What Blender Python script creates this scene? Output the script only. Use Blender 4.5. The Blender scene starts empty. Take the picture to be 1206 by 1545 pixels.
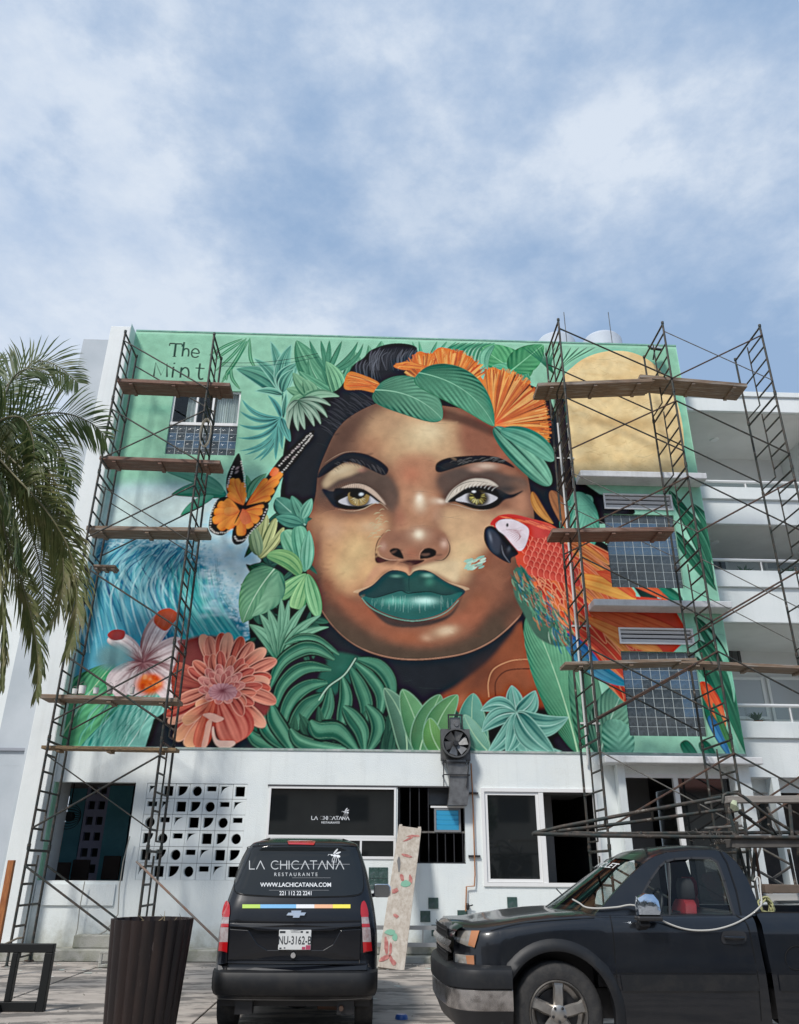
import bpy, bmesh, math, random
import numpy as np
from mathutils import Vector, Matrix
# ------------------------------------------------------------------ camera, sky, sun, exposure
S = bpy.context.scene
COL = S.collection
FPX = 1176.8
PITCH, YAW, ROLL = math.radians(24.564), math.radians(1.963), math.radians(0.408)
CX, CY = 603.0, 772.5
CAM = Vector((0.0, 0.0, 1.6))
_f = Vector((math.sin(YAW)*math.cos(PITCH), math.cos(YAW)*math.cos(PITCH), math.sin(PITCH)))
_r0 = Vector((math.cos(YAW), -math.sin(YAW), 0)); _u0 = _r0.cross(_f)
_r = _r0*math.cos(ROLL) + _u0*math.sin(ROLL); _u = -_r0*math.sin(ROLL) + _u0*math.cos(ROLL)
cam_d = bpy.data.cameras.new('camera'); cam = bpy.data.objects.new('camera', cam_d); COL.objects.link(cam)
cam.matrix_world = Matrix(((_r.x, _u.x, -_f.x, CAM.x), (_r.y, _u.y, -_f.y, CAM.y), (_r.z, _u.z, -_f.z, CAM.z), (0, 0, 0, 1)))
cam_d.sensor_fit = 'HORIZONTAL'; cam_d.sensor_width = 36.0; cam_d.lens = 36.0*FPX/1206.0
cam_d.clip_start = 0.1; cam_d.clip_end = 6000
S.camera = cam
S.view_settings.view_transform = 'Standard'; S.view_settings.look = 'None'
S.view_settings.gamma = 1; S.view_settings.use_curve_mapping = False
S.view_settings.exposure = 0.02
SUN_EL, SUN_AZ = 50.0, 215.0        # azimuth clockwise from +Y, where the sun stands
W = bpy.data.worlds.new('World'); S.world = W; W.use_nodes = True
# ------------------------------------------------------------------ world
def nd(t, typ, **kw):
    n = t.nodes.new(typ)
    for k, v in kw.items():
        if k in n.inputs.keys() if isinstance(k, str) else False: n.inputs[k].default_value = v
        else: setattr(n, k, v)
    return n
def build_world():
    t = W.node_tree; t.nodes.clear(); ln = t.links.new
    out = t.nodes.new('ShaderNodeOutputWorld'); bg = t.nodes.new('ShaderNodeBackground')
    sky = t.nodes.new('ShaderNodeTexSky'); sky.sky_type = 'NISHITA'; sky.sun_disc = False
    sky.sun_elevation = math.radians(SUN_EL); sky.sun_rotation = math.radians(SUN_AZ); sky.dust_density = 1.5; sky.ozone_density = 1.5
    tc = t.nodes.new('ShaderNodeTexCoord'); mp = t.nodes.new('ShaderNodeMapping'); mp.inputs['Scale'].default_value = (1.0, 1.0, 1.7)
    mp.inputs['Location'].default_value = (3.1, 0.4, 1.3)
    ln(tc.outputs['Generated'], mp.inputs['Vector'])
    n1 = nd(t, 'ShaderNodeTexNoise'); n1.inputs['Scale'].default_value = 1.9; n1.inputs['Detail'].default_value = 9; n1.inputs['Roughness'].default_value = .52; n1.inputs['Distortion'].default_value = .25
    n2 = nd(t, 'ShaderNodeTexNoise'); n2.inputs['Scale'].default_value = 6.5; n2.inputs['Detail'].default_value = 13; n2.inputs['Roughness'].default_value = .62
    ln(mp.outputs[0], n1.inputs['Vector']); ln(mp.outputs[0], n2.inputs['Vector'])
    # whiter towards the left half of the view, as in the photograph (a cloud bank in direction -x)
    sx = t.nodes.new('ShaderNodeSeparateXYZ'); ln(tc.outputs['Generated'], sx.inputs[0])
    m0 = nd(t, 'ShaderNodeMath', operation='MULTIPLY'); m0.inputs[1].default_value = -.26; ln(sx.outputs['X'], m0.inputs[0])
    m1 = nd(t, 'ShaderNodeMath', operation='MULTIPLY_ADD'); m1.inputs[1].default_value = .48; ln(n2.outputs['Fac'], m1.inputs[0]); ln(n1.outputs['Fac'], m1.inputs[2])
    m2 = nd(t, 'ShaderNodeMath', operation='ADD'); ln(m1.outputs[0], m2.inputs[0]); ln(m0.outputs[0], m2.inputs[1])
    cr = t.nodes.new('ShaderNodeValToRGB'); cr.color_ramp.elements[0].position = .58; cr.color_ramp.elements[0].color = (0, 0, 0, 1); cr.color_ramp.elements[1].position = .84; cr.color_ramp.elements[1].color = (1, 1, 1, 1)
    ln(m2.outputs[0], cr.inputs[0])
    cc = t.nodes.new('ShaderNodeValToRGB'); e = cc.color_ramp.elements; e[0].position = .3; e[0].color = (6.2, 7.6, 9.8, 1); e[1].position = .62; e[1].color = (10.0, 10.7, 11.6, 1)
    ln(n2.outputs['Fac'], cc.inputs[0])
    # thin veil over the blue everywhere
    veil = nd(t, 'ShaderNodeMix', data_type='RGBA'); veil.inputs[0].default_value = .84; ln(sky.outputs[0], veil.inputs[6]); veil.inputs[7].default_value = (4.2, 6.05, 8.9, 1)
    mx = nd(t, 'ShaderNodeMix', data_type='RGBA'); mc = nd(t, 'ShaderNodeMath', operation='MULTIPLY'); mc.inputs[1].default_value = .72
    ln(cr.outputs[0], mc.inputs[0]); ln(mc.outputs[0], mx.inputs[0]); ln(veil.outputs[2], mx.inputs[6]); ln(cc.outputs[0], mx.inputs[7])
    ln(mx.outputs[2], bg.inputs['Color']); bg.inputs['Strength'].default_value = .083
    ln(bg.outputs[0], out.inputs['Surface'])
build_world()
sd = bpy.data.lights.new('sun', 'SUN'); sd.energy = 3.3; sd.angle = math.radians(9); sd.color = (1.0, .955, .9)
so = bpy.data.objects.new('sun', sd); COL.objects.link(so)
_a, _e = math.radians(SUN_AZ), math.radians(SUN_EL)
so.rotation_euler = (-Vector((math.sin(_a)*math.cos(_e), math.cos(_a)*math.cos(_e), math.sin(_e)))).to_track_quat('-Z', 'Y').to_euler()
# ------------------------------------------------------------------ materials
MATS = {}
def mat(name, col, rough=.6, metal=0, col2=None, scale=8, bump=0, bscale=60, spec=.5, detail=6, lo=.4, hi=.65, coat=0, stretch=None, col3=None, s3=1.2, amt3=.6, lo3=.5, hi3=.62, trans=0, ior=1.45, grime=0, drip=0):
    if name in MATS: return MATS[name]
    m = bpy.data.materials.new(name); m.use_nodes = True; t = m.node_tree; ln = t.links.new; b = t.nodes['Principled BSDF']
    b.inputs['Roughness'].default_value = rough; b.inputs['Metallic'].default_value = metal; b.inputs['Specular IOR Level'].default_value = spec
    b.inputs['Coat Weight'].default_value = coat; b.inputs['Coat Roughness'].default_value = .06
    if trans: b.inputs['Transmission Weight'].default_value = trans; b.inputs['IOR'].default_value = ior
    tc = t.nodes.new('ShaderNodeTexCoord'); vec = tc.outputs['Object']
    if stretch:
        mp = t.nodes.new('ShaderNodeMapping'); mp.inputs['Scale'].default_value = stretch; ln(vec, mp.inputs['Vector']); vec = mp.outputs[0]
    src = None
    if col2 is not None:
        n = t.nodes.new('ShaderNodeTexNoise'); n.inputs['Scale'].default_value = scale; n.inputs['Detail'].default_value = detail; n.inputs['Roughness'].default_value = .6; ln(vec, n.inputs['Vector'])
        r = t.nodes.new('ShaderNodeValToRGB'); r.color_ramp.elements[0].position = lo; r.color_ramp.elements[1].position = hi
        r.color_ramp.elements[0].color = (*col, 1); r.color_ramp.elements[1].color = (*col2, 1); ln(n.outputs['Fac'], r.inputs[0]); src = r.outputs[0]
    else: b.inputs['Base Color'].default_value = (*col, 1)
    if col3 is not None:
        n = t.nodes.new('ShaderNodeTexNoise'); n.inputs['Scale'].default_value = s3; n.inputs['Detail'].default_value = 9; n.inputs['Roughness'].default_value = .65; ln(vec, n.inputs['Vector'])
        r = t.nodes.new('ShaderNodeMapRange'); r.inputs[1].default_value = lo3; r.inputs[2].default_value = hi3; r.inputs[4].default_value = amt3; ln(n.outputs['Fac'], r.inputs[0])
        x = t.nodes.new('ShaderNodeMix'); x.data_type = 'RGBA'; ln(r.outputs[0], x.inputs[0]); x.inputs[7].default_value = (*col3, 1)
        if src: ln(src, x.inputs[6])
        else: x.inputs[6].default_value = (*col, 1)
        src = x.outputs[2]
    if drip or grime:
        gz = t.nodes.new('ShaderNodeNewGeometry'); mp2 = t.nodes.new('ShaderNodeMapping'); mp2.inputs['Scale'].default_value = (5, 5, .28); ln(gz.outputs['Position'], mp2.inputs['Vector'])
        n = t.nodes.new('ShaderNodeTexNoise'); n.inputs['Scale'].default_value = 1.6; n.inputs['Detail'].default_value = 8; n.inputs['Roughness'].default_value = .62; ln(mp2.outputs[0], n.inputs['Vector'])
        r = t.nodes.new('ShaderNodeMapRange'); r.inputs[1].default_value = .52; r.inputs[2].default_value = .74; r.inputs[4].default_value = drip; ln(n.outputs['Fac'], r.inputs[0])
        x = t.nodes.new('ShaderNodeMix'); x.data_type = 'RGBA'; ln(r.outputs[0], x.inputs[0]); x.inputs[7].default_value = (.34, .34, .31, 1)
        if src: ln(src, x.inputs[6])
        else: x.inputs[6].default_value = (*col, 1)
        src = x.outputs[2]
        if grime:
            sz = t.nodes.new('ShaderNodeSeparateXYZ'); ln(gz.outputs['Position'], sz.inputs[0]); n = t.nodes.new('ShaderNodeTexNoise'); n.inputs['Scale'].default_value = 3.5; n.inputs['Detail'].default_value = 8; n.inputs['Roughness'].default_value = .7; ln(gz.outputs['Position'], n.inputs['Vector'])
            a = t.nodes.new('ShaderNodeMath'); a.operation = 'MULTIPLY_ADD'; a.inputs[1].default_value = -1.1; a.inputs[2].default_value = 1.12; ln(sz.outputs['Z'], a.inputs[0])
            a2 = t.nodes.new('ShaderNodeMath'); a2.operation = 'MULTIPLY'; ln(a.outputs[0], a2.inputs[0]); ln(n.outputs['Fac'], a2.inputs[1])
            r = t.nodes.new('ShaderNodeMapRange'); r.inputs[1].default_value = .18; r.inputs[2].default_value = .5; r.inputs[4].default_value = grime; ln(a2.outputs[0], r.inputs[0])
            x = t.nodes.new('ShaderNodeMix'); x.data_type = 'RGBA'; ln(r.outputs[0], x.inputs[0]); ln(src, x.inputs[6]); x.inputs[7].default_value = (.30, .29, .22, 1); src = x.outputs[2]
    if src: ln(src, b.inputs['Base Color'])
    if bump:
        n = t.nodes.new('ShaderNodeTexNoise'); n.inputs['Scale'].default_value = bscale; n.inputs['Detail'].default_value = 5; ln(vec, n.inputs['Vector'])
        u = t.nodes.new('ShaderNodeBump'); u.inputs['Strength'].default_value = bump; u.inputs['Distance'].default_value = .02; ln(n.outputs['Fac'], u.inputs['Height']); ln(u.outputs[0], b.inputs['Normal'])
    MATS[name] = m; return m
WHITE = mat('white_paint', (.79, .82, .81), .7, col2=(.74, .78, .77), scale=1.1, bump=.3, bscale=45, col3=(.60, .63, .65), s3=.8, amt3=.35, lo3=.5, hi3=.75, drip=.12)
WHITE2 = mat('ground_floor_paint', (.79, .83, .81), .7, col2=(.73, .78, .78), scale=.9, bump=.3, bscale=45, col3=(.55, .55, .52), s3=1.7, amt3=.3, lo3=.56, hi3=.8, drip=.14, grime=.7)
LILAC = mat('neighbour_paint', (.43, .475, .51), .75, col2=(.51, .55, .585), scale=.7, bump=.1)
SOFF = mat('soffit_paint', (.76, .75, .73), .8, col2=(.70, .69, .67), scale=1.5)
TRIM = mat('window_frame_paint', (.80, .80, .79), .35)
CONC = mat('concrete', (.42, .41, .37), .9, col2=(.30, .30, .24), scale=2.5, bump=.4, bscale=40, col3=(.16, .17, .11), s3=3, amt3=.6)
PAVE = mat('pavement_concrete', (.42, .375, .33), .75, col2=(.33, .29, .255), scale=1.6, bump=.25, bscale=30, col3=(.12, .11, .10), s3=1.0, amt3=.9, lo3=.49, hi3=.56, stretch=(1, 3.0, 1))
PAVEJ = mat('joint_dirt', (.10, .09, .08), .95, col2=(.16, .14, .12), scale=4)
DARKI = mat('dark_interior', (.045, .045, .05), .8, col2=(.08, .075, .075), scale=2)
TEAL = mat('teal_paint', (.14, .42, .50), .7, col2=(.10, .34, .42), scale=2)
MINTM = mat('mint_paint', (.30, .60, .40), .7, col2=(.36, .66, .48), scale=2)
MINTP = mat('pale_mint_paint', (.70, .80, .74), .7, col2=(.78, .82, .79), scale=1.5)
STEEL = mat('scaffold_steel', (.030, .042, .040), .6, .35, col2=(.085, .06, .045), scale=9, bump=.2, bscale=90, col3=(.34, .34, .30), s3=9, amt3=.7, lo3=.60, hi3=.70)
STEELR = mat('rusty_steel', (.10, .05, .03), .75, .2, col2=(.045, .04, .038), scale=8, bump=.2, col3=(.32, .26, .2), s3=12, amt3=.6, lo3=.62, hi3=.72)
ZINC = mat('pale_brace_steel', (.26, .25, .22), .5, .5, col2=(.12, .10, .09), scale=9, bump=.1)
WOOD = mat('plank_wood', (.27, .19, .13), .85, col2=(.15, .10, .07), scale=3, bump=.4, bscale=30, stretch=(1.2, 14, 14), col3=(.36, .33, .29), s3=1.5, amt3=.8)
WOODR = mat('red_plank_wood', (.25, .14, .10), .85, col2=(.13, .07, .05), scale=3, bump=.4, bscale=30, stretch=(1.2, 14, 14), col3=(.30, .24, .2), s3=1.6, amt3=.5)
WOODO = mat('orange_wood', (.42, .16, .05), .8, col2=(.28, .09, .03), scale=4, bump=.3, stretch=(14, 14, 1.5))
GLASSD = mat('dark_glass', (.010, .012, .013), .04, spec=.5); GLASSD.node_tree.nodes['Principled BSDF'].inputs['IOR'].default_value = 2.1
CHROME = mat('chrome', (.75, .76, .78), .12, 1)
BLACKP = mat('black_plastic', (.018, .018, .02), .5)
RUBBER = mat('tyre_rubber', (.022, .022, .023), .85, col2=(.04, .038, .036), scale=14, bump=.2)
def glass_mat(ior=1.42, tint=(.86, .90, .89, 1)):
    m = bpy.data.materials.new('clear_glass'); m.use_nodes = True; t = m.node_tree; t.nodes.clear(); ln = t.links.new
    o = t.nodes.new('ShaderNodeOutputMaterial'); g = t.nodes.new('ShaderNodeBsdfGlossy'); g.inputs['Roughness'].default_value = .03
    tr = t.nodes.new('ShaderNodeBsdfTransparent'); tr.inputs[0].default_value = tint; f = t.nodes.new('ShaderNodeFresnel'); ge = t.nodes.new('ShaderNodeNewGeometry'); mr_ = t.nodes.new('ShaderNodeMapRange'); mr_.inputs[3].default_value = ior; mr_.inputs[4].default_value = 1/ior; ln(ge.outputs['Backfacing'], mr_.inputs[0]); ln(mr_.outputs[0], f.inputs[0])
    mx = t.nodes.new('ShaderNodeMixShader'); ln(f.outputs[0], mx.inputs[0]); ln(tr.outputs[0], mx.inputs[1]); ln(g.outputs[0], mx.inputs[2]); ln(mx.outputs[0], o.inputs[0]); return m
GLASS = glass_mat()
GLASSW = glass_mat(1.5, (.55, .62, .60, 1)); GLASSW.name = 'windscreen_glass'
# ------------------------------------------------------------------ mesh helpers
class MB:
    def __init__(s): s.v = []; s.f = []; s.m = []; s.mi = 0
    def add(s, vs, fs):
        o = len(s.v); s.v += [tuple(v) for v in vs]
        for f in fs: s.f.append(tuple(i+o for i in f)); s.m.append(s.mi)
        return s
    def box(s, x0, x1, y0, y1, z0, z1):
        return s.add([(x0, y0, z0), (x1, y0, z0), (x1, y1, z0), (x0, y1, z0), (x0, y0, z1), (x1, y0, z1), (x1, y1, z1), (x0, y1, z1)],
                     [(0, 3, 2, 1), (4, 5, 6, 7), (0, 1, 5, 4), (1, 2, 6, 5), (2, 3, 7, 6), (3, 0, 4, 7)])
    def beam(s, a, b, w, h, up=(0, 0, 1)):       # rectangular bar
        a, b = Vector(a), Vector(b); d = (b-a).normalized(); u = Vector(up); r = d.cross(u)
        if r.length < 1e-4: r = d.cross(Vector((0, 1, 0)))
        r.normalize(); u = r.cross(d)
        vs = []
        for p in (a, b):
            for i, j in ((-1, -1), (1, -1), (1, 1), (-1, 1)): vs.append(p+r*(w/2*i)+u*(h/2*j))
        return s.add(vs, [(0, 1, 2, 3), (7, 6, 5, 4), (0, 4, 5, 1), (1, 5, 6, 2), (2, 6, 7, 3), (3, 7, 4, 0)])
    def tube(s, pts, r, n=8, r2=None, cap=True):
        pts = [Vector(p) for p in pts]; m = len(pts); vs = []; prev = None
        for i, p in enumerate(pts):
            d = (pts[min(i+1, m-1)]-pts[max(i-1, 0)]).normalized()
            a = prev if prev is not None else (Vector((0, 0, 1)) if abs(d.z) < .9 else Vector((1, 0, 0)))
            x = (a-d*a.dot(d)).normalized(); y = d.cross(x); prev = x
            rr = r if r2 is None else r+(r2-r)*i/(m-1)
            for k in range(n): t = 2*math.pi*k/n; vs.append(p+x*(rr*math.cos(t))+y*(rr*math.sin(t)))
        fs = [(i*n+k, i*n+(k+1) % n, (i+1)*n+(k+1) % n, (i+1)*n+k) for i in range(m-1) for k in range(n)]
        if cap: fs += [tuple(range(n))[::-1], tuple((m-1)*n+k for k in range(n))]
        return s.add(vs, fs)
    def prism(s, poly, fa, fb):                  # polygon of 2d points, two functions placing it
        n = len(poly); vs = [fa(*p) for p in poly]+[fb(*p) for p in poly]
        return s.add(vs, [tuple(range(n)), tuple(range(2*n-1, n-1, -1))]+[(i, i+n, (i+1) % n+n, (i+1) % n) for i in range(n)])
    def loft(s, rings, closed=True, caps=False):
        n = len(rings[0]); m = len(rings); vs = [v for r in rings for v in r]
        fs = [(i*n+k, i*n+(k+1) % n, (i+1)*n+(k+1) % n, (i+1)*n+k) for i in range(m-1) for k in range(n if closed else n-1)]
        if caps: fs += [tuple(range(n))[::-1], tuple((m-1)*n+k for k in range(n))]
        return s.add(vs, fs)
    def lathe(s, prof, c=(0, 0, 0), n=24, axis='z', flute=0, nf=0):
        rings = []
        for r, h in prof:
            rg = []
            for k in range(n):
                t = 2*math.pi*k/n; rr = r*(1+flute*math.cos(t*nf)) if flute else r
                p = {'z': (rr*math.cos(t), rr*math.sin(t), h), 'x': (h, rr*math.cos(t), rr*math.sin(t)), 'y': (rr*math.cos(t), h, rr*math.sin(t))}[axis]
                rg.append((c[0]+p[0], c[1]+p[1], c[2]+p[2]))
            rings.append(rg)
        return s.loft(rings)
def mesh(name, mb, mats, smooth=False):
    me = bpy.data.meshes.new(name); me.from_pydata(mb.v, [], mb.f)
    for m in (mats if isinstance(mats, (list, tuple)) else [mats]): me.materials.append(m)
    if isinstance(mats, (list, tuple)) and len(mats) > 1: me.polygons.foreach_set('material_index', mb.m)
    if smooth:
        me.polygons.foreach_set('use_smooth', [True]*len(me.polygons))
        if smooth != 'all': me.set_sharp_from_angle(angle=math.radians(smooth if smooth > 1 else 38))
    me.update(); return me
def ob(name, mb, mats, parent=None, smooth=False, loc=None, label=None):
    me = mb if isinstance(mb, bpy.types.Mesh) else mesh(name, mb, mats, smooth)
    o = bpy.data.objects.new(name, me); COL.objects.link(o)
    if parent is not None: o.parent = parent
    if loc is not None: o.location = loc
    if label: o['label'] = label
    return o
def thing(name, label, cat, loc=(0, 0, 0), group=None, rz=0):
    o = bpy.data.objects.new(name, None); COL.objects.link(o); o.location = loc; o.rotation_euler = (0, 0, rz)
    o['label'] = label; o['category'] = cat
    if group: o['group'] = group
    o.empty_display_size = .2
    return o
def tag(o, label, cat, group=None):
    o['label'] = label; o['category'] = cat
    if group: o['group'] = group
    return o
def struct(name, mb, mats, parent=None, **k):
    o = ob(name, mb, mats, parent, **k)
    if parent is None: o['kind'] = 'structure'
    return o
def bevel(o, w, seg=2):
    b = o.modifiers.new('bevel', 'BEVEL'); b.width = w; b.segments = seg; b.limit_method = 'ANGLE'; b.angle_limit = math.radians(40); return o
def bar2(pl, w, mp, closed=False):                # flat ribbon lettering: 2d polyline -> quads through mp
    mb = MB(); q = [Vector(p) for p in pl]
    for a, b in zip(q[:-1], q[1:]):
        d = (b-a)
        if d.length < 1e-6: continue
        d.normalize(); n = Vector((-d.y, d.x))*w/2; e = d*w*.35
        mb.add([mp(*(a-e+n)), mp(*(b+e+n)), mp(*(b+e-n)), mp(*(a-e-n))], [(3, 2, 1, 0)])
    return mb
def text_mb(s, size, mp, bold=0.0, spacing=1.0, sx=1.0, align='CENTER'):
    cu = bpy.data.curves.new('txt', 'FONT'); cu.body = s; cu.size = size; cu.align_x = align; cu.space_character = spacing; cu.offset = bold
    o = bpy.data.objects.new('txt', cu); COL.objects.link(o); dg = bpy.context.evaluated_depsgraph_get()
    me = bpy.data.meshes.new_from_object(o.evaluated_get(dg)); mb = MB()
    mb.add([mp(v.co.x*sx, v.co.y) for v in me.vertices], [tuple(p.vertices) for p in me.polygons])
    bpy.data.objects.remove(o); bpy.data.curves.remove(cu); bpy.data.meshes.remove(me); return mb
# ------------------------------------------------------------------ where a point of the place stands
def ray(x, y):
    return _f + _r*((x-CX)/FPX) + _u*((CY-y)/FPX)
def at(x, y, Y):                    # the point of the vertical plane Y seen in direction x, y
    d = ray(x, y); return CAM + d*((Y-CAM.y)/d.y)
def gd(x, y, z=0.0):                # the point of the level z
    d = ray(x, y); return CAM + d*((z-CAM.z)/d.z)
WY = 17.2                           # the mural wall
# ------------------------------------------------------------------ the mural, painted with numpy on the wall's own metres
MX0, MX1, MZ0, MZ1 = -6.49, 8.115, 3.90, 14.56
NU, NV = 1040, 760
SSX, SSY = NU*2, NV*2
PX = SSX/(MX1-MX0); PZ = SSY/(MZ1-MZ0)
IMG = np.zeros((SSY, SSX, 3), np.float32)
RN = np.random.RandomState(7)
def P(pts):
    o = []
    for x, y in pts:
        p = at(x, y, WY); o.append(((p.x-MX0)*PX, (MZ1-p.z)*PZ))
    return np.array(o, np.float64)
def lsc(x, y):                      # raster pixels per drawing unit here
    a = P([(x, y), (x+1, y), (x, y+1)]); return (abs(a[1, 0]-a[0, 0])+abs(a[2, 1]-a[0, 1]))/2
def L(c):
    c = np.asarray(c, np.float32)/255.0
    return np.where(c <= .04045, c/12.92, ((c+.055)/1.055)**2.4).astype(np.float32)
def spl(p, closed=True, n=6):
    p = np.asarray(p, float); m = len(p); o = []
    if closed: ids = [(i-1, i, (i+1) % m, (i+2) % m) for i in range(m)]
    else: ids = [(max(i-1, 0), i, i+1, min(i+2, m-1)) for i in range(m-1)]
    for a, b, c, d in ids:
        for k in range(n):
            t = k/n
            o.append(.5*((2*p[b])+(-p[a]+p[c])*t+(2*p[a]-5*p[b]+4*p[c]-p[d])*t*t+(-p[a]+3*p[b]-3*p[c]+p[d])*t**3))
    if not closed: o.append(p[-1])
    return np.array(o)
def cover(q, pad=2):                # signed-area coverage of a polygon, in raster pixels
    x0 = int(max(0, math.floor(q[:, 0].min())-pad)); x1 = int(min(SSX, math.ceil(q[:, 0].max())+pad+1))
    y0 = int(max(0, math.floor(q[:, 1].min())-pad)); y1 = int(min(SSY, math.ceil(q[:, 1].max())+pad+1))
    if x1 <= x0+1 or y1 <= y0+1: return None
    w, h = x1-x0, y1-y0
    acc = np.zeros(h*(w+2), np.float64)
    a = q; b = np.roll(q, -1, 0)
    s = np.where(a[:, 1] < b[:, 1], 1.0, -1.0)
    lo = np.where(s[:, None] > 0, a, b); hi = np.where(s[:, None] > 0, b, a)
    r0 = np.clip(np.ceil(lo[:, 1]-.5), y0, y1).astype(int); r1 = np.clip(np.ceil(hi[:, 1]-.5), y0, y1).astype(int)
    n = np.maximum(r1-r0, 0)
    if n.sum() == 0: return None
    e = np.repeat(np.arange(len(q)), n)
    rows = np.arange(n.sum())-np.repeat(np.cumsum(n)-n, n)+r0[e]
    t = (rows+.5-lo[e, 1])/np.maximum(hi[e, 1]-lo[e, 1], 1e-9)
    xx = np.clip(lo[e, 0]+t*(hi[e, 0]-lo[e, 0])-x0, 0, w)
    ix = np.floor(xx).astype(int); fr = xx-ix
    base = (rows-y0)*(w+2)+ix
    np.add.at(acc, base, s[e]*(1-fr)); np.add.at(acc, base+1, s[e]*fr)
    m = np.abs(np.cumsum(acc.reshape(h, w+2), 1)[:, :w])
    return x0, y0, np.clip(m, 0, 1).astype(np.float32)
def box1(m, r, ax):
    c = np.cumsum(m, axis=ax, dtype=np.float64)
    z = np.zeros_like(np.take(c, [0], ax)); c = np.concatenate([z, c], ax)
    n = m.shape[ax]; i = np.arange(n)
    hi = np.minimum(i+r+1, n); lo = np.maximum(i-r, 0)
    return ((np.take(c, hi, ax)-np.take(c, lo, ax))/(2*r+1)).astype(np.float32)
def blur(m, sg):
    r = max(1, int(round(sg*1.0)))
    for _ in range(2):
        m = box1(box1(m, r, 0), r, 1)
    return m
CLIP = [None]
def comp(x0, y0, m, c):
    h, w = m.shape
    if CLIP[0] is not None: m = m*CLIP[0][y0:y0+h, x0:x0+w]
    v = IMG[y0:y0+h, x0:x0+w]
    v += m[..., None]*(c-v)
def setclip(pts=None, smooth=True):
    if pts is None: CLIP[0] = None; return
    q = P(pts); q = spl(q) if smooth else q
    x0, y0, m = cover(q); F = np.zeros((SSY, SSX), np.float32); F[y0:y0+m.shape[0], x0:x0+m.shape[1]] = m; CLIP[0] = F
def fill(pts, col, f=0, a=1.0, smooth=True, grad=None):
    q = P(pts)
    if smooth: q = spl(q)
    cx, cy = np.mean([p[0] for p in pts]), np.mean([p[1] for p in pts])
    sg = f*lsc(cx, cy)
    r = cover(q, int(sg*3)+2)
    if r is None: return
    x0, y0, m = r
    if sg > .7: m = blur(m, sg)
    c = L(col)
    if grad is not None:            # (p0, p1, colour2)
        g = P(grad[:2]); d = g[1]-g[0]
        yy, xx = np.mgrid[y0:y0+m.shape[0], x0:x0+m.shape[1]]
        t = np.clip(((xx-g[0, 0])*d[0]+(yy-g[0, 1])*d[1])/(d@d), 0, 1)[..., None].astype(np.float32)
        c = c*(1-t)+L(grad[2])*t
    comp(x0, y0, m*a, c)
def stroke(pts, w, col, a=1.0, taper=1, f=0, smooth=True):
    q = P(pts)
    if smooth and len(q) > 2: q = spl(q, False, 6)
    d = np.gradient(q, axis=0); d /= np.maximum(np.linalg.norm(d, axis=1, keepdims=True), 1e-6)
    nrm = np.stack([-d[:, 1], d[:, 0]], 1); t = np.linspace(0, 1, len(q))
    prof = {0: np.ones_like(t), 1: np.sin(np.pi*np.clip(t, .03, .97))**.6, 2: 1-t*.9, 3: t*.9+.1}[taper]
    hw = (w/2*lsc(*pts[0])*prof)[:, None]
    r = cover(np.concatenate([q+nrm*hw, (q-nrm*hw)[::-1]]), 2+int(f*6))
    if r is None: return
    x0, y0, m = r
    if f: m = blur(m, f*lsc(*pts[0]))
    comp(x0, y0, m*a, L(col))
def blob(x, y, rx, ry, col, a=1.0, rot=0, hard=2.0):
    c = P([(x, y)])[0]; s = lsc(x, y); rx, ry = rx*s, ry*s; R_ = max(rx, ry)*1.7
    x0, x1 = int(max(0, c[0]-R_)), int(min(SSX, c[0]+R_)); y0, y1 = int(max(0, c[1]-R_)), int(min(SSY, c[1]+R_))
    if x1 <= x0 or y1 <= y0: return
    yy, xx = np.mgrid[y0:y1, x0:x1].astype(np.float32); dx, dy = xx-c[0], yy-c[1]
    th = math.radians(rot); u = (dx*math.cos(th)+dy*math.sin(th))/rx; v = (-dx*math.sin(th)+dy*math.cos(th))/ry
    m = np.exp(-(u*u+v*v)**(hard/2)*1.6)
    m = np.clip((m-.012)/.988, 0, 1)
    comp(x0, y0, m.astype(np.float32)*a, L(col))
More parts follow.
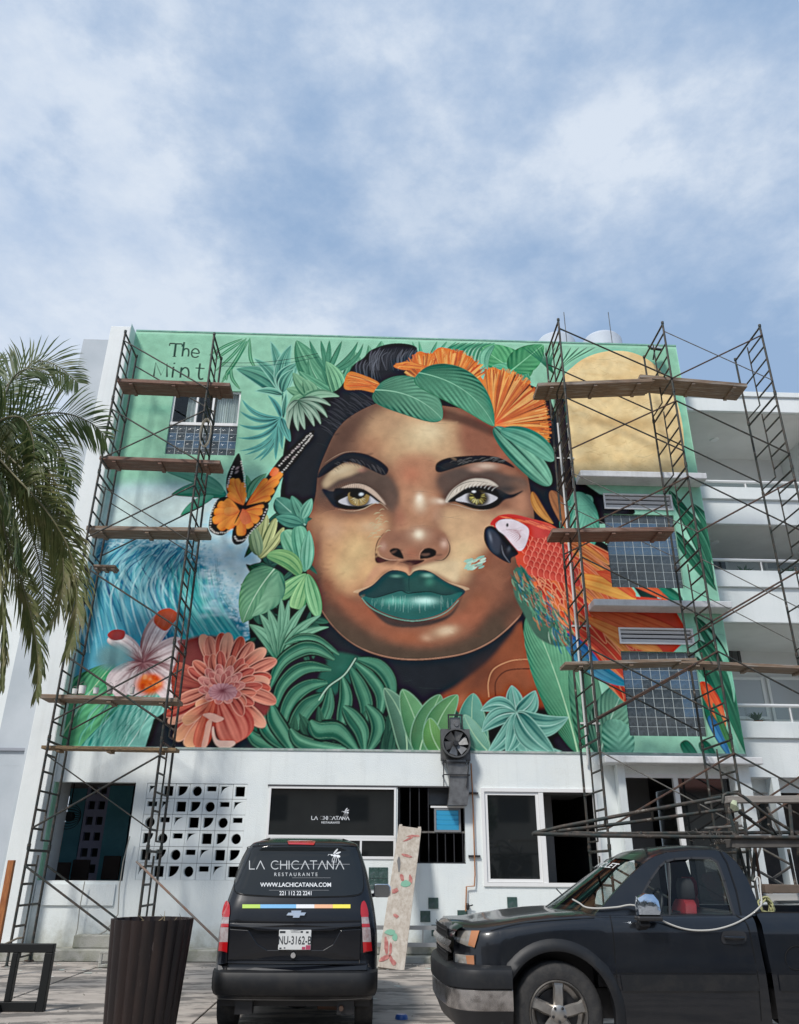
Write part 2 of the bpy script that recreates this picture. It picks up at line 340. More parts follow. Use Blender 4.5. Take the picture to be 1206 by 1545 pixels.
def leaf(p0, p1, w, dark, light, bend=0.0, p=(.55, .8), veins=0, slant=.35, va=.3, streak=0, sa=.18, side=.2,
         rib=None, ribw=1.0, edge=None, base=.35, a=1.0, tipc=None, notch=0, mid=.5, ed=.12):
    q = P([p0, p1]); s = lsc((p0[0]+p1[0])/2, (p0[1]+p1[1])/2)
    d = q[1]-q[0]; Ln = math.hypot(*d)
    if Ln < 1: return
    d = d/Ln; n = np.array([-d[1], d[0]]); hw = w*s/2; bd = bend*Ln
    c = (q[0]+q[1])/2+n*bd/2; R_ = Ln/2+hw*.4+abs(bd)*.4; Rx = abs(d[0])*Ln/2+abs(n[0])*(hw+abs(bd)/2)+3; Ry = abs(d[1])*Ln/2+abs(n[1])*(hw+abs(bd)/2)+3
    x0, x1 = int(max(0, c[0]-Rx)), int(min(SSX, c[0]+Rx+1)); y0, y1 = int(max(0, c[1]-Ry)), int(min(SSY, c[1]+Ry+1))
    if x1 <= x0 or y1 <= y0: return
    yy, xx = np.mgrid[y0:y1, x0:x1].astype(np.float32)
    A = ((xx-q[0, 0])*d[0]+(yy-q[0, 1])*d[1])/Ln; B = (xx-q[0, 0])*n[0]+(yy-q[0, 1])*n[1]
    Ac = np.clip(A, 1e-4, 1-1e-4)
    am = p[0]/(p[0]+p[1]); nm = am**p[0]*(1-am)**p[1]
    h = hw*(Ac**p[0]*(1-Ac)**p[1])/nm
    if notch: h = h*(1-notch*(.5+.5*np.sin(Ac*2*np.pi*7))**4)
    b = B-4*bd*Ac*(1-Ac)
    t = b/np.maximum(h, .3)
    m = np.clip(h-np.abs(b)+.5, 0, 1)*((A > 0) & (A < 1))
    if m.max() <= 0: return
    at_ = np.abs(np.clip(t, -1, 1))
    f = mid+side*np.clip(t, -1, 1)-base*(1-Ac)**2.2+.12*(1-at_)
    ph = RN.rand()*6
    if veins: f = f+va*np.sin(2*np.pi*veins*(Ac-slant*at_)+ph)*(.25+.75*at_)*(.6+.4*np.sin(9*Ac+ph))
    if streak: f = f+sa*(np.sin(t*streak+ph)+.6*np.sin(t*streak*2.3+ph*2+3*Ac))*(.5+.5*np.sin(Ac*3.3+.2))
    f = f-ed*np.clip((at_-.8)*5, 0, 1)
    f = np.clip(f, 0, 1)[..., None].astype(np.float32)
    c = L(dark)*(1-f)+L(light)*f
    if tipc is not None:
        g = np.clip((Ac-.55)*2.4, 0, 1)[..., None].astype(np.float32); c = c*(1-g*.8)+L(tipc)*g*.8
    if rib is not None:
        g = (np.clip(ribw*s*(1-.7*Ac)-np.abs(b)+.5, 0, 1)*.8)[..., None].astype(np.float32); c = c*(1-g)+L(rib)*g
    if edge is not None:
        g = (np.clip(1.1*s-np.abs(h-np.abs(b)-.6*s), 0, 1)*.75)[..., None].astype(np.float32); c = c*(1-g)+L(edge)*g
    comp(x0, y0, m.astype(np.float32)*a, c)
def fan(c, tips, w, dark, light, **k):
    for i, t in enumerate(tips):
        kk = dict(k)
        if len(t) > 2: kk['bend'] = t[2]
        ww = t[3] if len(t) > 3 else w
        leaf(c, t[:2], ww, dark, light, **kk)
def blade(pts, w, dk, lt, n=6, taper=1, rib=None):
    stroke(pts, w, dk, 1, taper); q = np.array(pts, float); d = np.gradient(q, axis=0); d /= np.maximum(np.linalg.norm(d, axis=1, keepdims=True), 1e-6); nr = np.stack([-d[:, 1], d[:, 0]], 1)
    pr = np.sin(np.pi*np.linspace(.08, .92, len(q)))[:, None]
    for k in range(n*3):
        o = RN.uniform(-.5, .5); sd_ = max(0, .75-abs(o+.12)*1.5)
        c = np.array(dk)*(1-sd_)+np.array(lt)*sd_+RN.uniform(-12, 12)
        stroke([tuple(p) for p in q+nr*o*w*.84*pr], w/n*RN.uniform(.4, 1.1), np.clip(c, 0, 255), .6, 1)
    for o in (-.47, .47): stroke([tuple(p) for p in q+nr*o*w*pr], .9, np.array(lt)*.9, .45, 1)
    if rib: stroke(pts, 1.1, rib, .7, 2)
# ------------------------------------------------------------------ colours seen on the wall
MINT = (146, 198, 168); NAVY = (30, 34, 40)
G1, G2 = (32, 82, 66), (128, 190, 158)     # teal greens
G3, G4 = (34, 92, 62), (132, 188, 130)     # warm greens
T1, T2 = (28, 88, 84), (128, 198, 176)
def paint():
    IMG[:] = L(MINT)
    # lighter lower half, brushy patches of mint
    fill([(60, 720), (1140, 720), (1140, 1180), (60, 1180)], (156, 214, 186), f=30, smooth=False)
    for _ in range(50):
        x, y = RN.uniform(190, 1100), RN.uniform(505, 700)
        blob(x, y, RN.uniform(10, 40), RN.uniform(3, 14), [(138, 196, 164), (152, 210, 178), (132, 188, 158)][RN.randint(3)], .35, RN.uniform(-20, 20))
    blob(240, 618, 60, 10, (112, 172, 146), .6); blob(260, 735, 70, 14, (122, 180, 158), .6)
    # foam and the wave
    fill([(140, 745), (250, 730), (330, 745), (400, 800), (400, 960), (95, 960), (110, 850)], (196, 222, 224), f=8)
    fill([(150, 760), (230, 742), (300, 752), (320, 775), (230, 790), (150, 800)], (206, 226, 222), f=7)
    fill([(100, 830), (130, 812), (175, 806), (225, 815), (275, 822), (305, 840), (318, 875), (340, 905), (370, 940), (385, 965), (380, 1010), (95, 1040), (95, 950)], (46, 130, 158), f=3)
    fill([(120, 860), (160, 825), (220, 828), (250, 850), (240, 930), (200, 1000), (110, 1030), (105, 940)], (92, 170, 190), f=10, a=.8)
    fill([(255, 860), (290, 850), (320, 900), (360, 950), (380, 1000), (300, 1000), (262, 940)], (70, 168, 168), f=8, a=.9)
    for i in range(190):
        k = i/190; xa = 120+k*190+RN.uniform(-6, 6); ya = 815+RN.uniform(-4, 22)
        ln = RN.uniform(50, 170); b_ = RN.uniform(34, 66)
        c = [(30, 108, 146), (150, 212, 220), (40, 128, 150), (120, 196, 204), (24, 92, 128), (84, 180, 186), (190, 230, 232)][RN.randint(7)]
        o = (xa-220)*.08
        stroke([(xa, ya), (xa-b_*.7+o, ya+ln*.45), (xa-b_*.35+o*3, ya+ln)], RN.uniform(1.2, 5), c, RN.uniform(.25, .65))
    for i in range(60):
        xa = RN.uniform(255, 330); ya = RN.uniform(835, 880)
        stroke([(xa, ya), (xa+8, ya+45), (xa+40, ya+95)], RN.uniform(1, 4), [(150, 222, 214), (38, 136, 140), (90, 190, 184), (30, 116, 134)][RN.randint(4)], .5)
    for i in range(500):            # foam speckle
        t = RN.rand(); x = 300+t*85+RN.normal(0, 9); y = 828+t*125+RN.normal(0, 9)
        blob(x, y, RN.uniform(1, 4), RN.uniform(1, 3), [(220, 238, 240), (170, 214, 222), (110, 180, 196)][RN.randint(3)], .7)
    for i in range(420):
        x = RN.uniform(120, 310); blob(x, 812+RN.normal(0, 6)+.04*(x-120), RN.uniform(1, 5), RN.uniform(1, 3), [(196, 222, 226), (60, 130, 156), (150, 200, 212)][RN.randint(3)], .55)
    for i in range(260):
        x, y = RN.uniform(305, 395), RN.uniform(770, 930)
        blob(x, y, RN.uniform(3, 12), RN.uniform(2, 8), [(214, 236, 240), (176, 214, 226), (150, 204, 222)][RN.randint(3)], .3)
    blob(352, 800, 24, 10, (120, 190, 222), .8); blob(375, 835, 14, 12, (140, 200, 224), .6)
    # big soft banana leaf low left
    fill([(88, 1130), (104, 1070), (112, 1030), (135, 1010), (170, 1006), (205, 1020), (228, 1050), (226, 1085), (212, 1130)], (60, 136, 112), smooth=True)
    leaf((60, 1180), (172, 1000), 120, (28, 96, 70), (110, 196, 140), bend=-.05, p=(.3, .7), veins=9, va=.4, slant=.5, rib=(190, 225, 180), ribw=1.5)
    leaf((130, 1190), (240, 1040), 118, (30, 128, 116), (158, 222, 206), bend=.08, p=(.3, .6), veins=8, va=.4, slant=.55, rib=(200, 235, 220), ribw=1.2)
    for i in range(60):
        x = RN.uniform(110, 215); y = RN.uniform(1050, 1125)
        stroke([(x, y+24), (x+6, y+6), (x+24, y-14)], RN.uniform(1, 3), [(170, 224, 210), (40, 130, 116), (120, 200, 180)][RN.randint(3)], .45)
    leaf((342, 746), (258, 746), 26, (40, 104, 86), (84, 150, 128), bend=.1, streak=7); leaf((338, 742), (252, 712), 20, (70, 136, 112), (110, 172, 146), bend=.08, streak=7); leaf((322, 748), (272, 778), 15, (60, 130, 110), (104, 170, 144), bend=.06)
    # dark ground of the composition
    fill([(212, 1150), (232, 1085), (270, 1060), (380, 1000), (372, 900), (400, 830), (440, 740), (425, 700), (432, 650), (440, 608), (470, 600), (500, 560), (520, 590), (560, 605), (800, 620), (840, 640), (860, 760), (880, 800), (930, 830), (870, 1150)], NAVY, smooth=False)
    # ---- thin tropical leaves, top left
    for a_, b_, c_ in [((372, 510), (352, 535), (325, 560)), ((370, 512), (345, 528), (322, 545)), ((376, 512), (356, 545), (333, 580)), ((366, 511), (340, 522), (316, 536)), ((377, 510), (378, 540), (386, 556)), ((350, 553), (343, 562), (342, 574)), ((349, 550), (350, 570), (362, 587)), ((372, 514), (358, 540), (336, 572))]:
        stroke([a_, b_, c_], 5, (60, 134, 100), .9, 1); stroke([a_, b_, c_], 1.4, (128, 190, 150), .8, 1)
    k = dict(streak=9, sa=.22, rib=(26, 84, 76), ribw=.8, base=.5)
    D, Lt = (34, 100, 90), (128, 194, 168); k['edge'] = (150, 205, 182)
    leaf((427, 596), (355, 556), 32, D, (112, 176, 148), bend=.12, **k); leaf((427, 596), (384, 590), 12, D, Lt, bend=.1, **k)
    fan((426, 592), [(382, 540, .1, 18), (408, 514, .05, 18), (440, 519, -.08, 22), (453, 546, -.14, 26), (444, 556, -.1, 18)], 16, D, Lt, **k)
    stroke([(426, 590), (427, 610), (424, 630)], 3, (60, 130, 112))
    leaf((427, 632), (432, 590), 9, D, Lt, **k)
    D2, L2 = (30, 96, 98), (116, 188, 172); k['edge'] = (96, 168, 156)
    fan((424, 630), [(365, 602, -.16), (362, 620, -.16), (360, 640, -.18), (358, 660, -.2), (361, 680, -.2), (369, 686, -.17), (382, 694, -.13), (392, 695, -.09), (416, 694, .03), (426, 678, .02), (404, 596, .08), (438, 666, .02, 12)], 8, D2, L2, **k)
    # mid green leaves behind the hair, top
    D3, L3 = (36, 104, 78), (130, 190, 152)
    fan((512, 602), [(447, 513, -.05, 42), (466, 540, -.1, 28), (484, 540, .06, 28), (452, 560, -.05, 22)], 20, D3, (112, 176, 138), veins=0, streak=12, sa=.25, rib=(150, 205, 168), base=.2)
    fan((512, 600), [(576, 514, .18, 44), (556, 520, .2, 28), (536, 530, .12, 34)], 24, D3, L3, streak=12, sa=.25, rib=(150, 210, 172), base=.2)
    fan((495, 562), [(467, 513, -.05), (484, 513, 0), (497, 513, 0), (516, 514, 0), (540, 515, .1), (548, 518, .16)], 8, D3, (96, 160, 128), streak=4, base=.2)
    leaf((512, 602), (492, 545), 26, D3, (150, 208, 160), bend=.08, streak=12, sa=.25, base=.2)
    fan((470, 600), [(432, 586, .05), (436, 608, .1), (442, 562, 0), (458, 572, .1), (462, 590, .05)], 20, (52, 110, 82), (140, 190, 150), streak=9, base=.3)
    # ---- top centre / right leaves
    fan((640, 560), [(676, 513), (690, 514), (704, 516), (716, 518), (660, 514), (622, 515), (632, 514)], 6, D3, (120, 190, 150), streak=4, base=.1)
    for i in range(10):
        stroke([(668+i*6, 545+i*2), (676+i*6, 528), (694+i*6, 517)], 3.4, (66, 146, 108) if i % 2 else (44, 118, 88), .9)
    leaf((800, 568), (728, 524), 58, (36, 118, 76), (108, 186, 130), bend=-.05, p=(.45, .6), veins=7, va=.4, slant=.5, rib=(150, 215, 165))
    leaf((800, 575), (742, 552), 26, (40, 116, 84), (124, 200, 156), bend=.1, veins=5)
    leaf((770, 560), (820, 520), 40, (34, 110, 72), (100, 178, 124), veins=6, va=.35, rib=(140, 205, 160))
    leaf((745, 520), (738, 566), 15, (54, 126, 98), (150, 214, 178), bend=.2, veins=0, streak=6)
    for i in range(9):
        stroke([(836, 565), (832-i*2, 545), (815-i*7+30, 524)], 2.6, (38, 110, 82), .8)
        stroke([(840, 565), (848+i*2, 545), (856+i*6, 524)], 2.6, (38, 110, 82) if i % 2 else (150, 214, 176), .8)
    # ---- gold disc
    gold = [(850, 575), (866, 552), (892, 536), (925, 529), (958, 533), (990, 552), (1016, 590), (1030, 640), (1032, 690), (1020, 720), (870, 722), (858, 640)]
    setclip(gold); fill([(840, 500), (1060, 500), (1060, 740), (840, 740)], (236, 210, 156), smooth=False)
    for i in range(420):
        x, y = RN.uniform(845, 1035), RN.uniform(530, 715)
        blob(x, y, RN.uniform(3, 22), RN.uniform(2, 10), [(240, 216, 166), (228, 196, 140), (222, 188, 132), (234, 206, 154), (242, 220, 170)][RN.randint(5)], .42, RN.uniform(-40, 40))
    for i in range(160):
        x, y = RN.uniform(845, 1035), RN.uniform(530, 715)
        stroke([(x, y), (x+RN.uniform(-9, 9), y+RN.uniform(-3, 3)), (x+RN.uniform(-14, 14), y+RN.uniform(-8, 8))], .8, (196, 160, 106), .25)
    blob(935, 636, 80, 11, (186, 148, 92), .55); blob(960, 575, 50, 16, (214, 178, 122), .4)
    setclip()
    # ---- right block: dark shapes, blades
    fill([(838, 720), (880, 728), (905, 745), (935, 752), (905, 790), (905, 855), (930, 830), (960, 870), (900, 900), (850, 830)], NAVY, smooth=False)
    fill([(892, 752), (935, 756), (958, 775), (900, 790)], NAVY)
    fill([(836, 590), (852, 590), (866, 720), (880, 800), (850, 800), (838, 700)], (60, 52, 48), f=2, smooth=False)
    leaf((868, 830), (886, 746), 40, (40, 128, 104), (138, 210, 180), bend=-.12, p=(.4, .35), veins=0, streak=14, sa=.25, rib=(190, 232, 212), base=.1)
    leaf((870, 742), (884, 838), 34, (46, 134, 110), (140, 214, 184), bend=-.1, p=(.3, .6), veins=9, va=.25, base=0)
    for p0, p1, w_, b_ in [((1010, 740), (1078, 885), 20, -.05), ((1020, 760), (1076, 850), 16, -.1), ((1016, 800), (1082, 892), 20, .0), ((1046, 760), (1080, 860), 18, -.12), ((1048, 930), (1112, 1070), 24, -.08), ((1054, 965), (1128, 1142), 34, -.06), ((1050, 990), (1110, 1120), 26, .04), ((1086, 1000), (1126, 1140), 30, -.12), ((1060, 1030), (1100, 1142), 20, .04)]:
        leaf(p0, p1, w_, (16, 66, 52), (66, 138, 106), bend=b_, streak=6, base=.1, rib=(110, 180, 148), ribw=.6)
    leaf((1040, 1000), (1118, 1142), 12, (120, 196, 160), (160, 220, 190), bend=-.05); leaf((1066, 950), (1108, 1060), 9, (110, 190, 156), (150, 214, 184), bend=-.1)
    for p0, p1 in [((955, 870), (990, 905)), ((985, 880), (1030, 908)), ((1000, 920), (962, 925)), ((1030, 1118), (1052, 1150)), ((1058, 1118), (1080, 1150))]:
        leaf(p0, p1, 20, (22, 84, 66), (70, 150, 118), streak=5, p=(.3, .4))
    fill([(952, 880), (975, 880), (1000, 912), (975, 912)], (20, 62, 52), smooth=False)
    leaf((1058, 1028), (1094, 1100), 22, (196, 64, 44), (240, 124, 72), streak=7, p=(.4, .6), bend=-.04, tipc=(214, 160, 110))
    leaf((1070, 1080), (1104, 1146), 14, (30, 90, 140), (90, 160, 200), streak=5, p=(.4, .8)); leaf((1076, 1060), (1110, 1146), 10, (40, 96, 70), (96, 160, 110), streak=4)
    # ---- hair
    hair = [(425, 760), (432, 700), (450, 655), (440, 625), (470, 600), (505, 590), (520, 575), (532, 552), (548, 540), (560, 528), (585, 519), (610, 518), (628, 523), (632, 535), (650, 560), (700, 570), (830, 600), (836, 800), (800, 860), (470, 800)]
    fill(hair, (28, 31, 37))
    for c_, n_, r_ in [((598, 545), 70, 34), ((560, 560), 26, 18)]:
        for i in range(n_):
            t = i/n_; x = c_[0]-r_+2*r_*t; 
            stroke([(x+RN.uniform(-3, 3), c_[1]-22+RN.uniform(0, 8)), (x-6, c_[1]-6), (x-3+RN.uniform(-4, 4), c_[1]+14)], 1.0, (120, 124, 134) if RN.rand() < .35 else (62, 64, 72), RN.uniform(.2, .6))
    for i in range(90):
        x, y = RN.uniform(480, 560), RN.uniform(590, 650)
        if x+y < 1100 or x+y > 1190: continue
        stroke([(x, y), (x+10, y+5), (x+20, y+14)], 1.0, (74, 76, 84), .4)
    # ---- neck
    fill([(790, 940), (835, 990), (850, 1060), (640, 1075), (690, 1035), (735, 1000), (770, 960)], (138, 76, 50), f=3)
    blob(800, 1000, 40, 40, (158, 88, 58), .7); blob(725, 1020, 20, 44, (84, 50, 40), .6, 42); blob(690, 1060, 26, 12, (184, 118, 84), .7, -30); blob(830, 1020, 14, 36, (112, 66, 48), .7)
    fill([(792, 930), (800, 950), (812, 990), (812, 1000), (796, 975), (788, 945)], NAVY)
    stroke([(738, 1052), (737, 1030), (745, 1010), (768, 998), (790, 995), (812, 996)], 1.8, (196, 140, 100), .9, 0)
    stroke([(748, 1050), (748, 1030), (758, 1016), (775, 1010), (812, 1009)], 2.2, (92, 48, 34), .8, 0)
    # ---- face
    face = [(568, 609), (530, 628), (508, 650), (493, 680), (481, 712), (477, 745), (472, 765), (464, 790), (460, 825), (463, 860), (472, 892), (486, 922), (506, 949), (532, 971), (562, 986), (595, 994), (630, 996), (668, 993), (704, 986), (736, 972), (762, 953), (786, 928), (800, 890), (806, 840), (806, 780), (801, 745), (794, 712), (779, 684), (763, 664), (748, 645), (720, 622), (650, 610), (600, 606)]
    fill(face, (136, 88, 66)); setclip(face)
    fill([(560, 600), (515, 625), (480, 700), (470, 760), (520, 745), (530, 700), (560, 660), (585, 620)], (112, 78, 62), f=9)
    blob(480, 730, 22, 40, (104, 70, 56), .8)
    fill([(575, 620), (620, 618), (700, 635), (715, 670), (690, 695), (610, 705), (575, 690), (550, 660)], (198, 154, 112), f=9)
    blob(560, 672, 28, 26, (176, 122, 88), .8); blob(590, 640, 34, 18, (184, 140, 104), .7)
    blob(636, 658, 38, 32, (220, 192, 146), .95); blob(650, 650, 22, 18, (228, 204, 160), .8)
    fill([(705, 628), (760, 655), (790, 700), (780, 720), (730, 690), (700, 690), (690, 650)], (152, 92, 68), f=8)
    blob(720, 640, 28, 12, (126, 76, 60), .8, 20); blob(758, 680, 18, 22, (166, 92, 66), .7)
    fill([(560, 600), (600, 612), (650, 630), (700, 640), (750, 660), (755, 650), (700, 626), (620, 604)], (92, 58, 46), f=2.5, a=.9)
    fill([(470, 800), (466, 850), (480, 900), (510, 940), (560, 975), (550, 950), (515, 910), (498, 870), (488, 820), (486, 780)], (88, 60, 48), f=6, a=.75); fill([(482, 700), (510, 650), (540, 632), (530, 660), (512, 690), (500, 712), (484, 735)], (92, 62, 50), f=5, a=.8); fill([(770, 700), (796, 715), (804, 760), (790, 742), (776, 722)], (116, 70, 52), f=4, a=.7)
    # brow-to-nose plane
    fill([(600, 690), (655, 690), (660, 730), (662, 770), (600, 770), (596, 730)], (186, 128, 94), f=7)
    blob(620, 715, 20, 20, (192, 116, 84), .8)
    # sockets
    fill([(484, 745), (500, 720), (540, 705), (580, 712), (600, 735), (602, 765), (590, 772), (560, 742), (520, 732), (492, 750)], (92, 72, 62), f=4)
    fill([(668, 742), (662, 720), (690, 704), (735, 708), (780, 716), (798, 732), (770, 752), (740, 738), (700, 732), (672, 760)], (92, 74, 66), f=4)
    blob(594, 755, 12, 24, (104, 78, 66), .9, -12); blob(668, 728, 16, 20, (96, 72, 62), .8, 20)
    fill([(488, 726), (508, 704), (530, 699), (548, 706), (532, 716), (510, 724), (492, 736)], (190, 162, 126), f=2.5)
    blob(515, 710, 18, 7, (206, 184, 148), .8, -18); blob(545, 709, 8, 5, (172, 118, 100), .7)
    blob(733, 703, 20, 7, (208, 180, 158), .95); blob(718, 708, 14, 6, (196, 150, 128), .7); blob(770, 712, 20, 8, (160, 104, 78), .8, 12)
    # cheeks
    fill([(478, 775), (520, 782), (580, 775), (585, 800), (570, 835), (572, 870), (555, 885), (530, 900), (495, 890), (478, 850), (472, 800)], (202, 146, 102), f=8)
    blob(505, 800, 22, 22, (206, 158, 122), .8); blob(540, 830, 34, 36, (222, 184, 128), .95); blob(522, 860, 24, 26, (222, 188, 132), .8); blob(560, 795, 24, 12, (208, 172, 132), .8); blob(556, 862, 14, 22, (226, 178, 122), .8)
    blob(478, 830, 13, 52, (128, 82, 64), .9); blob(494, 885, 18, 34, (140, 80, 56), .9, -28); blob(478, 880, 12, 40, (86, 62, 50), .9, -15)
    fill([(664, 768), (720, 772), (745, 790), (738, 830), (715, 850), (700, 880), (672, 862), (680, 830), (668, 800)], (212, 168, 124), f=8)
    blob(702, 830, 26, 22, (224, 188, 138), .95); blob(690, 852, 22, 16, (228, 198, 150), .9); blob(740, 790, 26, 22, (200, 152, 114), .9); blob(785, 755, 18, 30, (192, 132, 100), .9); blob(765, 775, 26, 10, (206, 150, 114), .8); blob(722, 848, 18, 14, (190, 128, 92), .7)
    fill([(740, 820), (790, 830), (792, 900), (770, 950), (700, 970), (712, 920), (722, 870)], (138, 82, 60), f=9)
    blob(745, 868, 24, 26, (160, 100, 72), .8); blob(790, 880, 26, 50, (76, 62, 52), .9, 10); blob(755, 930, 50, 22, (82, 62, 50), .9, -40); blob(724, 905, 26, 20, (158, 94, 64), .8, -20)
    # jaw and chin
    fill([(470, 890), (505, 925), (545, 950), (600, 972), (660, 975), (710, 958), (750, 930), (770, 980), (640, 1010), (500, 970)], (88, 68, 54), f=7)
    fill([(505, 895), (535, 905), (570, 935), (630, 948), (690, 925), (720, 900), (735, 915), (715, 945), (670, 968), (620, 972), (570, 955), (525, 925)], (158, 90, 62), f=6)
    blob(560, 925, 30, 12, (168, 88, 58), .7, 30); blob(700, 935, 26, 12, (176, 100, 70), .7, -25); blob(620, 962, 40, 10, (170, 94, 60), .7)
    blob(668, 954, 30, 13, (196, 152, 116), .95, -12); blob(674, 951, 16, 8, (222, 192, 156), .9, -12); blob(645, 962, 12, 7, (206, 160, 126), .7)
    # thin light contour of the jaw
    stroke([(461, 860), (472, 892), (486, 922), (506, 949), (532, 971), (562, 985), (595, 993), (630, 995), (668, 992), (704, 985), (736, 971), (762, 952), (786, 928)], 1.6, (176, 124, 98), .8, 0)
    # nose
    fill([(612, 740), (650, 740), (655, 790), (664, 830), (640, 848), (606, 848), (590, 820), (600, 790)], (184, 130, 96), f=5)
    blob(604, 780, 12, 22, (172, 108, 82), .8); blob(660, 775, 12, 20, (186, 138, 108), .7)
    blob(634, 758, 12, 17, (226, 200, 168), .9); blob(633, 752, 6, 9, (242, 226, 200), .9)
    fill([(574, 812), (586, 800), (608, 800), (640, 795), (668, 802), (678, 820), (676, 838), (660, 845), (640, 842), (622, 852), (600, 846), (580, 842), (570, 830)], (160, 108, 82), f=2.5)
    blob(600, 812, 18, 10, (138, 92, 72), .7); blob(662, 812, 14, 8, (150, 100, 78), .7)
    blob(632, 806, 17, 14, (214, 178, 146), .9); blob(632, 806, 8, 8, (244, 228, 198), .95)
    blob(578, 824, 7, 8, (192, 146, 124), .8); blob(670, 820, 7, 9, (206, 166, 144), .9); blob(622, 835, 12, 10, (176, 108, 80), .9)
    fill([(568, 834), (572, 840), (590, 845), (612, 848), (640, 845), (628, 852), (612, 850), (590, 846), (572, 850), (566, 845)], (92, 54, 44), f=.6)
    fill([(608, 846), (640, 845), (628, 851), (618, 853)], (78, 44, 38), f=.8)
    stroke([(566, 842), (567, 828), (571, 815), (580, 804)], 1.6, (110, 66, 50), .8); stroke([(674, 812), (679, 824), (677, 836), (668, 845), (655, 845)], 1.8, (86, 48, 38), .95)
    stroke([(570, 832), (575, 840), (590, 845), (608, 844)], 1.4, (200, 150, 122), .8)
    fill([(588, 831), (594, 827), (602, 828), (607, 835), (609, 843), (600, 841), (592, 837)], (34, 26, 28), f=.5)
    fill([(634, 843), (635, 835), (641, 828), (650, 827), (658, 831), (657, 838), (648, 842), (640, 843)], (30, 22, 26), f=.5)
    stroke([(633, 844), (634, 834), (640, 828)], 1.2, (196, 140, 112), .8)
    fill([(572, 852), (610, 854), (620, 862), (618, 868), (600, 862), (580, 862), (560, 880), (548, 890), (556, 868)], (212, 152, 112), f=2.5)
    fill([(626, 858), (660, 848), (690, 850), (690, 878), (665, 868), (640, 860), (622, 866)], (222, 192, 148), f=3)
    blob(619, 858, 3, 9, (150, 92, 70), .8)
    # lips
    fill([(545, 898), (560, 920), (585, 942), (620, 947), (660, 940), (685, 925), (700, 892), (680, 925), (640, 935), (580, 925)], (76, 58, 52), f=1.2)
    lip = [(541, 895), (562, 883), (578, 868), (590, 861), (602, 861), (612, 864), (618, 868), (626, 862), (638, 860), (652, 864), (674, 878), (702, 891), (690, 905), (675, 920), (655, 930), (625, 935), (595, 930), (570, 920), (553, 908)]
    fill([(540, 895), (562, 882), (578, 867), (590, 860), (602, 860), (612, 863), (618, 867), (626, 861), (638, 859), (652, 863), (674, 877), (703, 891)], (224, 190, 150), f=.5, a=.5)
    fill(lip, (26, 66, 66))
    sv = CLIP[0]; setclip(lip)
    fill([(600, 862), (640, 862), (690, 888), (660, 894), (600, 890)], (32, 82, 76), f=4)
    fill([(552, 893), (575, 870), (600, 865), (612, 890), (570, 898)], (28, 66, 66), f=3)
    blob(598, 869, 9, 3, (100, 160, 140), .8); blob(645, 868, 9, 4, (130, 192, 170), .9); blob(648, 878, 8, 8, (58, 140, 118), .7)
    low = [(544, 898), (565, 902), (590, 896), (605, 892), (625, 894), (650, 893), (672, 898), (697, 893), (690, 905), (675, 920), (655, 930), (625, 935), (595, 930), (570, 920)]
    fill(low, (30, 98, 92)); setclip(low)
    blob(600, 908, 34, 12, (56, 142, 128), .9); blob(640, 908, 26, 9, (112, 190, 176), .9, -4); blob(640, 906, 19, 6, (190, 238, 224), 1); blob(596, 907, 22, 6, (104, 196, 176), .8); blob(625, 926, 50, 5, (30, 98, 90), .7)
    for i in range(130):
        x = RN.uniform(556, 688); y = RN.uniform(898, 912); stroke([(x, y), (x+(x-620)*.02, y+RN.uniform(6, 15))], .9, [(150, 220, 204), (26, 94, 88), (210, 242, 232), (40, 120, 110)][RN.randint(4)], .5, smooth=False)
    setclip(lip); stroke([(544, 897), (565, 902), (590, 895), (605, 891), (615, 895), (628, 894), (650, 893), (672, 898), (698, 893)], 1.8, (14, 48, 52), .85)
    stroke([(618, 868), (617, 880), (618, 892)], 1.6, (18, 58, 58), .7)
    CLIP[0] = sv
    stroke([(546, 902), (556, 914), (572, 924), (596, 933), (625, 937), (655, 932), (676, 922), (692, 906)], 1.2, (110, 170, 150), .85, 0)
    stroke([(541, 894), (562, 883), (578, 868), (590, 861), (602, 861), (612, 864), (618, 869), (626, 862), (638, 860), (652, 864), (674, 878), (702, 891)], 1.3, (16, 40, 42), .8)
    # ---- eyes.  left
    fill([(488, 741), (500, 741), (512, 737), (530, 730), (548, 731), (565, 740), (578, 754), (582, 762), (574, 756), (560, 746), (545, 740), (520, 740)], (196, 170, 150), f=1)
    stroke([(506, 740), (522, 732), (540, 729), (556, 733), (570, 744), (582, 760)], 1.2, (64, 48, 44), .8)
    fill([(486, 738), (502, 741), (515, 739), (530, 737), (545, 738), (558, 745), (570, 754), (577, 760), (562, 752), (548, 746), (556, 762), (540, 767), (520, 767), (505, 765), (494, 752)], (30, 34, 42), f=1)
    fill([(511, 756), (520, 751), (535, 745), (552, 744), (564, 752), (573, 759), (560, 760), (545, 764), (530, 763), (516, 760)], (190, 188, 192))
    blob(541, 753, 17.5, 16, (70, 56, 40), 1, hard=9)
    fill([(525, 750), (530, 742), (556, 744), (557, 752), (552, 760), (541, 763), (530, 760)], (150, 122, 72))
    for i in range(46):
        th = RN.uniform(0, 3.14); r0, r1 = RN.uniform(3, 6), RN.uniform(8, 13)
        stroke([(541+r0*math.cos(th), 750+r0*math.sin(th)), (541+r1*math.cos(th), 750+r1*math.sin(th))], 1.5, [(226, 204, 140), (246, 232, 180), (130, 98, 50), (190, 158, 90)][RN.randint(4)], .75, smooth=False)
    fill([(528, 748), (531, 741), (552, 742), (549, 750), (541, 753), (534, 751)], (20, 20, 26), f=.4); blob(545, 745.5, 4, 3, (214, 224, 230), 1, -15, 4)
